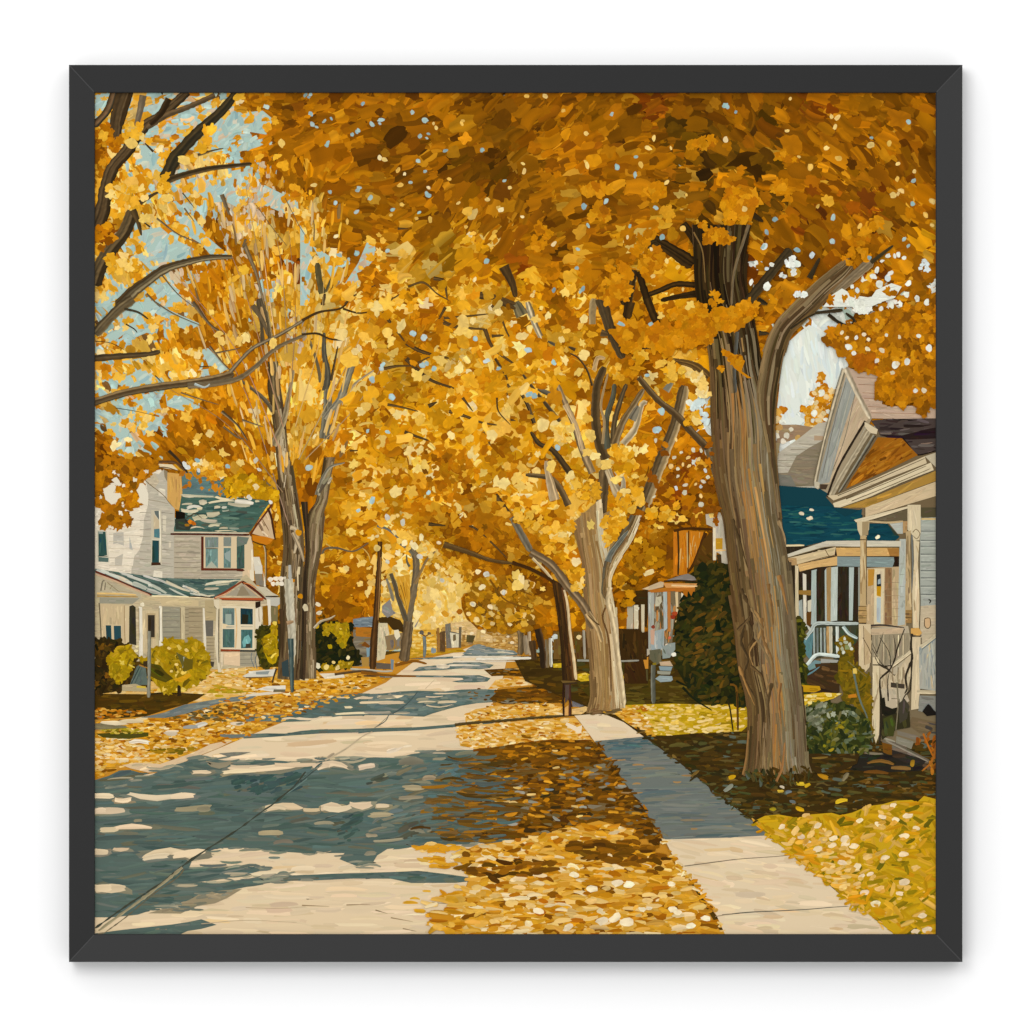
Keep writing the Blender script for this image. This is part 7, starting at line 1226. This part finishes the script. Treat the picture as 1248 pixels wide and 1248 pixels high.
chinks(t03, '30,85 80,118 310,745 260,820 645,875 1090,900 1115,655 1120,520 1065,860 650,735 700,705 860,730 860,970 440,925 585,960 355,285 600,672 1090,175 875,268 240,905', '270,45 400,40 150,95 640,145 675,150 660,205 20,280 380,228 610,330 515,440 520,420 780,280 870,312 978,302 1030,420 1025,510 1170,450 1030,595 1050,580 1000,605 1175,620 1230,640 1160,545 1125,465 1190,720 680,390 165,655 130,685 680,635 805,785 1015,100 945,95 885,165 560,670 440,825 195,935 1230,780 450,380')
# highlights in the golden crowns, read from the studies
def lights(name, f, t, r=(3.5, 6.5), pal=None, lobes=.16):
    q = np.array(f(t)); m = len(q)
    blobs(P(name, 'crown'), q[:, 0], q[:, 1], U(*r, m), U(.6, .95, m), U(0, 3, m), pick(pal or [(3, (238, 196, 96)), (2, (242, 210, 130)), (1, (232, 180, 70))], m), lobes=lobes)
lights('painted_tree.slim', t21, '640,190 600,150 620,215 690,215 570,170 540,120 660,160 720,250', (3, 5.5))
lights(C_, t11, '500,180 520,230 340,310 310,290 580,140 660,420 680,430 370,620 340,640 690,690 560,660 600,650 980,800 950,820 1000,890 1020,860 890,420 860,430 920,390 810,340 970,180 930,170 1000,110 1160,230 1140,1050 1180,1060 920,1090 1010,1100 680,860 720,880 640,880 300,950 370,1000 440,40 400,20 550,1110 640,1110 1110,780 720,960 780,970 550,990 1210,640 420,250 1150,60 1060,1000 1200,960 230,190 870,780 240,860', (4, 8.5))
lights(C_, t12, '300,740 280,760 340,750 150,730 180,720 40,260 60,300 390,410 400,480 430,490 410,240 420,310 320,170 290,220 310,340 250,720 440,680 460,780 680,860 620,870 720,870 770,862 430,1060 470,1080 340,1020 910,420 960,410 1100,480 1040,420 50,1080 30,1030 100,1080 640,1000 720,1020 610,1040 60,200 140,100 210,80 400,140 420,100 870,80 1040,20 480,900 440,880 820,430 1120,530 1060,450 230,960 150,890 540,230 550,950', (4, 8.5))
lights(C_, t22, '270,120 330,110 240,100 380,410 390,390 570,150 590,110 640,60 840,70 870,90 960,40 1000,40 920,25 770,330 800,355 30,370 50,400 740,170 180,450 30,430 460,75 1090,10 1170,15', (3.5, 7.5), [(3, (236, 184, 62)), (2, (240, 200, 104)), (1, (242, 216, 150))])
lights('painted_tree.twin', t10, '740,190 760,230 570,290 590,300 540,290 620,790 610,820 690,770 760,880 780,890 830,830 870,940 960,1075 900,210 860,230 1060,240 620,310 700,60', (3.5, 6.5))
lights('painted_tree.twin', t21, '330,260 390,330 400,380 240,340 340,420 290,260 480,420 260,330 120,270 410,150 350,120', (2.5, 5.5)); lights('painted_tree.reaching_in', t00, '60,250 70,260 230,220 250,250 150,560 170,640 200,620 250,640 230,300 310,740 180,1000 220,1030 100,1010 670,230 700,220 440,620 420,680 860,30 640,330 580,390 540,400 1110,300 1080,380 980,380 1120,430 890,1040 840,1090', (4, 8.5), [(3, (230, 172, 48)), (2, (238, 196, 100)), (2, (222, 158, 30))])
lights('painted_tree.slim', t21, '690,260 640,180 660,200 540,330 560,240 600,180 720,215 755,255 800,180 500,290 340,420 480,420 820,400 1030,350 1080,365 1055,440 1180,470 1000,540 1100,555 440,210 590,60 560,20 500,30 700,150', (2.6, 4.8), [(2, (238, 214, 160)), (1, (226, 190, 110)), (1, (206, 200, 180))], lobes=0)
# leaf mass hiding the white house's corner and dropping over its roof
clump('painted_tree.reaching_in', h1, '40,0 780,0 760,100 640,180 600,270 540,320 560,420 560,560 440,580 330,480 300,330 340,280 330,190 220,180 120,200 230,300 130,340 160,470 240,520 330,540 430,660 460,790 370,740 350,820 280,800 200,760 120,815 70,740 110,660 180,590 40,560', BRN, 230, (3, 6.5), base=(168, 104, 8))
clump('painted_tree.reaching_in', h1, '260,380 310,330 400,360 540,440 560,500 600,540 540,560 440,560 350,470', OCH, 24, (2.4, 4.6))
q = np.array(h1('260,150 310,180 280,240 300,270 330,290 260,320 240,350 180,370 160,350 200,420 220,470 260,440 310,430 320,410 270,460 150,390 240,490 370,305 465,375 510,250 500,240 590,300 560,380 600,420 640,470 570,470 600,510 560,500 620,380 360,510 330,620 350,640 80,610 60,640 105,440 640,140 90,780 240,800 210,790 380,770 400,800')); m = len(q)
blobs(P(W, 'wall'), q[:, 0], q[:, 1], U(1.4, 3, m), U(.6, 1, m), U(0, 3, m), pick([(1, (228, 216, 190))], m), lobes=.2)
for t in ('228,240 260,215 290,205 320,245 345,300 310,310 280,285', '130,340 165,335 200,300 235,290 282,312 275,350 245,390 310,395 345,430 300,470 290,500 230,528 200,500 160,470', '520,360 545,330 560,280 590,275 622,300 640,350 662,400 655,545 600,520 530,490 558,445 545,405'):
    flat(P(W, 'wall'), h1(t), (228, 216, 190))
clump('painted_tree.reaching_in', h1, '390,230 440,210 460,260 430,330 400,330', OCH, 6, (2, 3.4)); clump('painted_tree.reaching_in', h1, '450,270 500,270 550,330 500,340', [(1, (122, 74, 6))], 5, (2, 3.4))
clump('painted_tree.twin', h2, '600,220 760,190 900,200 1000,260 1100,330 1240,420 1230,480 1120,470 1000,430 800,430 620,420', [(3, (196, 140, 8)), (2, (176, 124, 8)), (2, (210, 158, 20)), (1, (150, 108, 8))], 90, (3, 6), base=(190, 136, 8)); clump('painted_tree.twin', h2, '200,40 400,20 560,60 600,200 480,230 380,180 240,120', MIX['Y'], 50, (2.6, 5))
q = np.array(h2('130,60 160,90 290,130 630,80 275,10 960,10 1000,120 960,310 970,330 880,445 1130,500 760,40 790,30 890,250 1160,90')); m = len(q); blobs(P('painted_tree.twin', 'crown'), q[:, 0], q[:, 1], np.array([4, 4, 3, 3.4, 3.4, 4, 3, 4, 3.6, 4, 3, 4, 4, 3.4, 4.]), np.full(m, .7), U(0, 3, m), np.array([(216, 218, 208), (214, 216, 206), (206, 206, 200), (150, 180, 190), (140, 176, 190), (206, 196, 170), (214, 206, 184), (230, 206, 150), (228, 200, 140), (218, 210, 190), (220, 212, 196), (228, 190, 100), (230, 194, 110), (226, 180, 70), (230, 194, 100)]))
# single orange and brown touches that settle into the crowns
for nm, reg, n, pal, r in ((C_, [(500, 540), (640, 560), (620, 690), (520, 640)], 46, BRN, (3, 6)), (C_, [(400, 560), (560, 520), (600, 620), (440, 640)], 40, MIX['o'], (2.6, 5)), (C_, [(800, 530), (866, 540), (880, 640), (800, 640), (770, 690)], 60, [(3, (140, 78, 8)), (2, (120, 66, 6)), (1, (186, 112, 10))], (3, 6)), (C_, [(768, 664), (800, 655), (806, 686), (774, 704), (764, 764), (754, 745), (753, 706)], 46, [(3, (176, 116, 8)), (2, (156, 100, 8)), (1, (200, 138, 16)), (1, (120, 78, 8))], (3, 7))):
    q = scatter(reg, n); m = len(q); blobs(P(nm, 'crown'), q[:, 0], q[:, 1], U(*r, m), U(.6, .95, m), U(0, 3, m), pick(pal, m), lobes=.15)
s = P(S_, 'roof')
fill(s, k4('470,775 600,730 700,705 770,740 790,775 700,785 560,790'), (128, 118, 108), -.15, ln=(8, 20), wd=(1.4, 2.6), var=.06); line(s, k4('440,788 600,780 790,790'), 1.8, (56, 36, 18)); fill(s, k4('200,872 400,790 440,800 430,850 280,885'), (196, 170, 132), -.4, var=.04); fill(s, k4('430,808 800,812 770,860 460,862'), (206, 144, 78), 0, ln=(8, 20), wd=(1.4, 2.8), var=.05); line(s, k4('520,832 800,840'), 2.0, (226, 186, 132)); fill(s, k4('265,885 430,858 780,862 770,900 560,895 300,912'), (176, 104, 32), 0, var=.06); fill(s, k4('640,880 700,880 690,960 650,930'), (168, 98, 20), 1); fill(s, k4('700,890 760,885 735,950'), (172, 102, 24), 1)
q = np.array(t12('840,810 960,805 950,910 990,880 1030,910 1000,950 1060,865 970,975 970,1020 1015,1070 960,1090 1075,1065 1120,1050 1145,1025 1105,1080 1105,1135 830,1140 1105,1185 1010,1115 930,960 1105,870 1130,985 1035,960 1090,920')); m = len(q)
blobs(P(C_, 'crown'), q[:, 0], q[:, 1], U(2, 4, m), U(.6, .9, m), U(0, 3, m), pick([(2, (216, 206, 176)), (1, (196, 196, 190)), (1, (226, 190, 120))], m))
q = np.array(t12('1040,590 1080,600 1100,640 1130,660 1140,700 1110,580 1060,620 1120,690')); m = len(q); blobs(P('painted_sky'), q[:, 0], q[:, 1], U(4, 6.5, m), U(.6, .9, m), U(0, 3, m), pick([(2, (206, 220, 216)), (1, (226, 226, 206))], m)); clump(C_, t12, '990,690 1030,640 1090,660 1100,720 1040,730', GLD, 9, (4, 7)); clump(C_, t12, '880,430 930,360 1010,390 980,450 900,470', GLD, 12, (4, 7)); clump(C_, t12, '1030,430 1100,420 1150,520 1140,570 1090,530', [(2, (232, 190, 100)), (1, (240, 210, 140))], 14, (4, 7)); clump(C_, t12, '560,860 700,880 720,960 640,1000 580,960', GLD[:3], 18, (4, 7.5)); clump(C_, t12, '640,1100 740,1090 760,1190 640,1248 560,1230', GLD, 24, (4, 7.5)); clump(C_, t12, '340,1060 420,1030 500,1060 500,1140 400,1160', GLD, 18, (4, 7)); clump(C_, t12, '790,1190 860,1160 980,1180 980,1260 800,1260', GLD[:3], 16, (4, 7)); clump(C_, t22, '530,0 640,0 660,60 600,180 560,180 540,110', GLD, 26, (4, 7)); clump(C_, t22, '190,100 360,60 360,130 300,160 220,150', GLD, 22, (4, 7)); clump(C_, t22, '0,0 180,0 190,60 90,110 20,60', GLD[:3], 18, (4, 7)); clump(C_, t22, '310,360 420,330 420,450 360,460', GLD, 12, (4, 7)); clump(C_, t12, '250,740 300,700 370,740 340,820 270,800', [(2, (238, 196, 100)), (1, (228, 176, 66))], 12, (4, 6.5))
q = np.array(t11('650,185 715,210 410,455 465,390 1150,390 1080,345 500,760 385,755 770,390 705,370 730,360 525,555 740,1115 40,970 1015,215 330,1220 410,1160 470,370')); m = len(q)
blobs(P(C_, 'crown'), q[:, 0], q[:, 1], U(2.8, 5, m), U(.55, .9, m), U(0, 3, m), pick([(2, (170, 198, 204)), (1, (190, 204, 200))], m))
q = np.array(t12('245,355 130,550 100,540 95,280 265,850 640,130 850,745 840,750 810,130 875,640 790,430')); m = len(q); blobs(P(C_, 'crown'), q[:, 0], q[:, 1], U(3, 5.4, m), U(.55, .9, m), U(0, 3, m), pick([(2, (168, 194, 200)), (1, (150, 180, 190))], m))
# ------------------------------------------------------------------ materials
def principled(name, col, rough, spec=0.3):
    m = bpy.data.materials.new(name); m.use_nodes = True
    b = m.node_tree.nodes['Principled BSDF']
    b.inputs['Base Color'].default_value = (*col, 1); b.inputs['Roughness'].default_value = rough
    b.inputs['Specular IOR Level'].default_value = spec
    return m, m.node_tree, b
def bump(nt, b, scale, strength, dist, detail=4, stretch=(1, 1, 1)):
    tc = nt.nodes.new('ShaderNodeTexCoord'); mp = nt.nodes.new('ShaderNodeMapping'); mp.inputs['Scale'].default_value = stretch
    n = nt.nodes.new('ShaderNodeTexNoise'); n.inputs['Scale'].default_value = scale; n.inputs['Detail'].default_value = detail
    bp = nt.nodes.new('ShaderNodeBump'); bp.inputs['Strength'].default_value = strength; bp.inputs['Distance'].default_value = dist
    nt.links.new(tc.outputs['Object'], mp.inputs['Vector']); nt.links.new(mp.outputs[0], n.inputs['Vector'])
    nt.links.new(n.outputs['Fac'], bp.inputs['Height']); nt.links.new(bp.outputs[0], b.inputs['Normal'])
    return n
paint, nt, b = principled('oil_paint', (.5, .5, .5), .7, .02)
at = nt.nodes.new('ShaderNodeAttribute'); at.attribute_name = 'pigment'
nt.links.new(at.outputs['Color'], b.inputs['Base Color'])
bump(nt, b, 900, .10, .0004)
wallm, nt, b = principled('white_plaster', (.9, .9, .9), .9, .02); bump(nt, b, 60, .04, .001)
framem, nt, b = principled('charcoal_lacquer', (.0145, .0145, .0145), .5, .2); bump(nt, b, 220, .05, .0004, 3, (1, 1, 1))
seamm, nt, b = principled('mitre_light_line', (.04, .04, .04), .5, .2)  # paler grey stands in for light caught along the mitre edges
canvasm, nt, b = principled('primed_canvas', (.62, .58, .48), .85, .1); bump(nt, b, 1400, .2, .0004)
boardm, nt, b = principled('backing_board', (.22, .17, .11), .8, .1)

C = bpy.context.scene.collection
def link(o, parent=None):
    C.objects.link(o)
    if parent is not None: o.parent = parent
    return o
def mesh(name, verts, faces, mat, parent=None):
    me = bpy.data.meshes.new(name); me.from_pydata([tuple(v) for v in verts], [], faces); me.update()
    me.materials.append(mat)
    return link(bpy.data.objects.new(name, me), parent)
def box(x0, x1, y0, y1, z0, z1):
    v = [(x, y, z) for x in (x0, x1) for y in (y0, y1) for z in (z0, z1)]
    return v, [(0, 1, 3, 2), (4, 6, 7, 5), (0, 4, 5, 1), (2, 3, 7, 6), (0, 2, 6, 4), (1, 5, 7, 3)]

# ------------------------------------------------------------------ wall
wall = mesh('wall', *box(-4, 4, 0, .12, 0, 3.4), wallm)
wall['kind'] = 'structure'

# ------------------------------------------------------------------ the framed painting
CX, CY = 628.0, 625.5                               # frame centre in the photograph
art = bpy.data.objects.new('framed_painting', None); link(art)
art.location = ((CX - 624) * PX, -.002, ZO - (1172 - 624) * PX)
art['label'] = 'square framed oil painting of a sunlit autumn street, charcoal frame, hanging on the white wall'
art['category'] = 'framed painting'
def loc(x, y, depth):                              # photo pixel -> local point, depth from the wall
    return ((x - 624) * PX - art.location.x, -depth - art.location.y, ZO + (624 - y) * PX - art.location.z)

CAM_D = 4.2
def atdepth(px, c, d):                             # true size of something nearer than the canvas
    return c + (px - c) * (CAM_D - d) / (CAM_D + CANVAS_Y)
FR_OUT, FR_IN, BACK = .0250, .0215, .001
fx0, fx1, fy0, fy1 = (atdepth(v, 624, FR_OUT) for v in (84, 1173, 79, 1172.5))
ix0, ix1, iy0, iy1 = (atdepth(v, 624, FR_IN) for v in (115.5, 1140.5, 113, 1138.5))
def rail(side):
    O = {'a': (fx0, fy0), 'b': (fx1, fy0), 'c': (fx1, fy1), 'd': (fx0, fy1)}
    I = {'a': (ix0, iy0), 'b': (ix1, iy0), 'c': (ix1, iy1), 'd': (ix0, iy1)}
    p, q = side
    V = []
    e = 0.0
    for k, other in ((p, q), (q, p)):
        o, i = np.array(O[k], float), np.array(I[k], float)
        t = np.array(O[other], float) - o; t /= np.hypot(*t)
        n = i - o
        rim = lambda f, d, s=0: loc(*(o + n * f + t * s), d)
        V += [rim(0, BACK), rim(0, FR_OUT - .0006), rim(.02, FR_OUT, e), rim(.97, FR_IN + .0002, e), rim(1, FR_IN - .0004), rim(1, CANVAS_D + .0022), rim(.5, CANVAS_D + .0021), rim(.5, BACK)]
    N = 8
    F = [(i, (i + 1) % N, N + (i + 1) % N, N + i) for i in range(N)] + [tuple(range(N))[::-1], tuple(range(N, 2 * N))]
    o = mesh('frame_rail', V, F, framem, art)
    return o
for sd in (('a', 'b'), ('b', 'c'), ('c', 'd'), ('d', 'a')): rail(sd)
# thin strip on each mitre, paler to paint in a bevel's light line
for oc, ic in (((fx0, fy0), (ix0, iy0)), ((fx1, fy0), (ix1, iy0)), ((fx1, fy1), (ix1, iy1)), ((fx0, fy1), (ix0, iy1))):
    o, i = np.array(oc, float), np.array(ic, float); t = (i - o) / np.hypot(*(i - o)); nr = np.array([-t[1], t[0]]) * .7
    V = []
    for f, d in ((.03, FR_OUT), (.965, FR_IN + .0002)):
        c = o + (i - o) * f
        V += [loc(*(c - nr), d - .0006), loc(*(c - nr * .8), d + .00012), loc(*(c + nr * .8), d + .00012), loc(*(c + nr), d - .0006)]
    mesh('mitre_seam', V, [(0, 1, 5, 4), (1, 2, 6, 5), (2, 3, 7, 6), (3, 0, 4, 7), (0, 3, 2, 1), (4, 5, 6, 7)], seamm, art)
p0 = loc(106, 1148, .01); p1 = loc(1150, 104, .01)
mesh('backing_board', *box(p0[0], p1[0], loc(0, 0, .0075)[1], loc(0, 0, .0045)[1], p0[2], p1[2]), boardm, art)
mesh('canvas', *box(p0[0], p1[0], loc(0, 0, CANVAS_D)[1], loc(0, 0, .0082)[1], p0[2], p1[2]), canvasm, art)

LABEL = {
 'painted_tree.reaching_in': 'branches with yellow leaves reaching in from the left edge of the picture',
 'painted_tree.twin': 'grey twin trunked tree beside the white house',
 'painted_tree.forked': 'pale tan forked tree between road and sidewalk',
 'painted_tree.big': 'large brown trunk with a thick limb and the dark orange canopy over the road',
 'painted_tree.slim': 'slim forked tree beside the dark pole left of the road',
 'painted_tree.pale': 'pale yellow tree glowing at the end of the road',
 'painted_tree.row': 'row of small dark trunks under brown gold leaves right of the far road',
 'painted_tree.over_roofs': 'small orange tree against the pale sky above the roofs',
 'painted_house.white': 'white house with green roofs, tan chimney and a red trimmed porch',
 'painted_house.right': 'cream gabled house with turned porch columns at the right edge',
 'painted_house.porch': 'house with a deep teal roof and a dark columned porch',
 'painted_house.far_right': 'beige hipped roof behind the big trunk',
 'painted_house.small_porch': 'small orange brown porch behind the evergreen',
 'painted_house.distant': 'small house with a blue grey roof behind the dark pole',
 'painted_house.glimpsed': 'pale wall glimpsed just left of the big trunk',
 'painted_bush.gold': 'golden bush in front of the white porch', 'painted_bush.round': 'dark bush with a yellow front at the left edge',
 'painted_bush.upright': 'upright yellow bush beside the bay window', 'painted_bush.shady': 'dark bush with yellow top behind the twin trunks',
 'painted_shrub.tall': 'olive shrub climbing beside the porch stair', 'painted_shrub.hydrangea': 'low green shrub with whitish blooms', 'painted_shrub.bare': 'bare shrub of black twigs before the porch', 'painted_shrub.rust': 'rust coloured shrub at the bottom of the steps',
}
def build(name, s, parent):
    me = bpy.data.meshes.new(name)
    v = np.concatenate(s.v); c = np.concatenate(s.c); idx = np.concatenate(s.idx); cnt = np.concatenate(s.cnt)
    co = np.empty_like(v)
    co[:, 0] = (v[:, 0] - 624) * PX - art.location.x
    co[:, 1] = CANVAS_Y - art.location.y - 5e-5 - v[:, 2] * DZ
    co[:, 2] = ZO + (624 - v[:, 1]) * PX - art.location.z
    me.vertices.add(len(co)); me.vertices.foreach_set('co', co.astype(np.float32).ravel())
    me.loops.add(len(idx)); me.loops.foreach_set('vertex_index', idx.astype(np.int32))
    me.polygons.add(len(cnt)); st = np.concatenate([[0], np.cumsum(cnt)[:-1]])
    me.polygons.foreach_set('loop_start', st.astype(np.int32))
    me.update(calc_edges=True)
    a = me.color_attributes.new('pigment', 'FLOAT_COLOR', 'POINT')
    rgba = np.ones((len(co), 4), np.float32); rgba[:, :3] = np.clip(c * GAIN, 0, .95)
    a.data.foreach_set('color', rgba.ravel())
    me.materials.append(paint)
    return link(bpy.data.objects.new(name, me), parent)
roots = {}
for (motif, piece, k), s in SINKS.items():
    if not s.v: continue
    nm = motif.split('.')[0]
    if piece is None:
        o = build(nm, s, art)
    else:
        if motif not in roots:
            roots[motif] = link(bpy.data.objects.new(nm, None), art)
            if motif in LABEL: roots[motif]['label'] = LABEL[motif]
        o = build(piece, s, roots[motif])
    if piece is None and motif in LABEL: o['label'] = LABEL[motif]
    if nm in ('painted_fallen_leaves',): o['kind'] = 'stuff'

# ------------------------------------------------------------------ light: an even white studio with a softbox high on the left
sc = bpy.context.scene
w = bpy.data.worlds.new('World'); sc.world = w; w.use_nodes = True
wn = w.node_tree; bg = wn.nodes['Background']; bg.inputs[1].default_value = WORLD_S
wt = wn.nodes.new('ShaderNodeTexCoord'); sx = wn.nodes.new('ShaderNodeSeparateXYZ'); mr = wn.nodes.new('ShaderNodeMapRange')   # white ceiling, darker floor
mr.inputs['From Min'].default_value = -1; mr.inputs['From Max'].default_value = 1; mr.inputs['To Min'].default_value = .55; mr.inputs['To Max'].default_value = 1.45
wn.links.new(wt.outputs['Generated'], sx.inputs[0]); wn.links.new(sx.outputs['Z'], mr.inputs['Value']); wn.links.new(mr.outputs[0], bg.inputs[0])
def softbox(name, pos, size, power, aim=(0, 0, ZO)):
    l = bpy.data.lights.new(name, 'AREA'); l.shape = 'SQUARE'; l.size = size; l.energy = power
    o = link(bpy.data.objects.new(name, l)); o.location = pos
    o.rotation_euler = (Vector(aim) - Vector(pos)).to_track_quat('-Z', 'Y').to_euler()
    return o
softbox('key_softbox', (-.62, -3.0, ZO + .82), 1.15, KEY_W)

cam = bpy.data.cameras.new('Camera'); co = link(bpy.data.objects.new('Camera', cam))
co.location = (0, -CAM_D, ZO); co.rotation_euler = (math.pi / 2, 0, 0)
cam.sensor_width = 36; cam.lens = 36 * (CAM_D + CANVAS_Y) / (1248 * PX); cam.clip_end = 50
sc.camera = co
sc.view_settings.view_transform = 'Standard'; sc.view_settings.look = 'None'; sc.view_settings.exposure = 0; sc.view_settings.gamma = 1
sc.render.resolution_x = sc.render.resolution_y = 1024
sc.cycles.max_bounces = 4
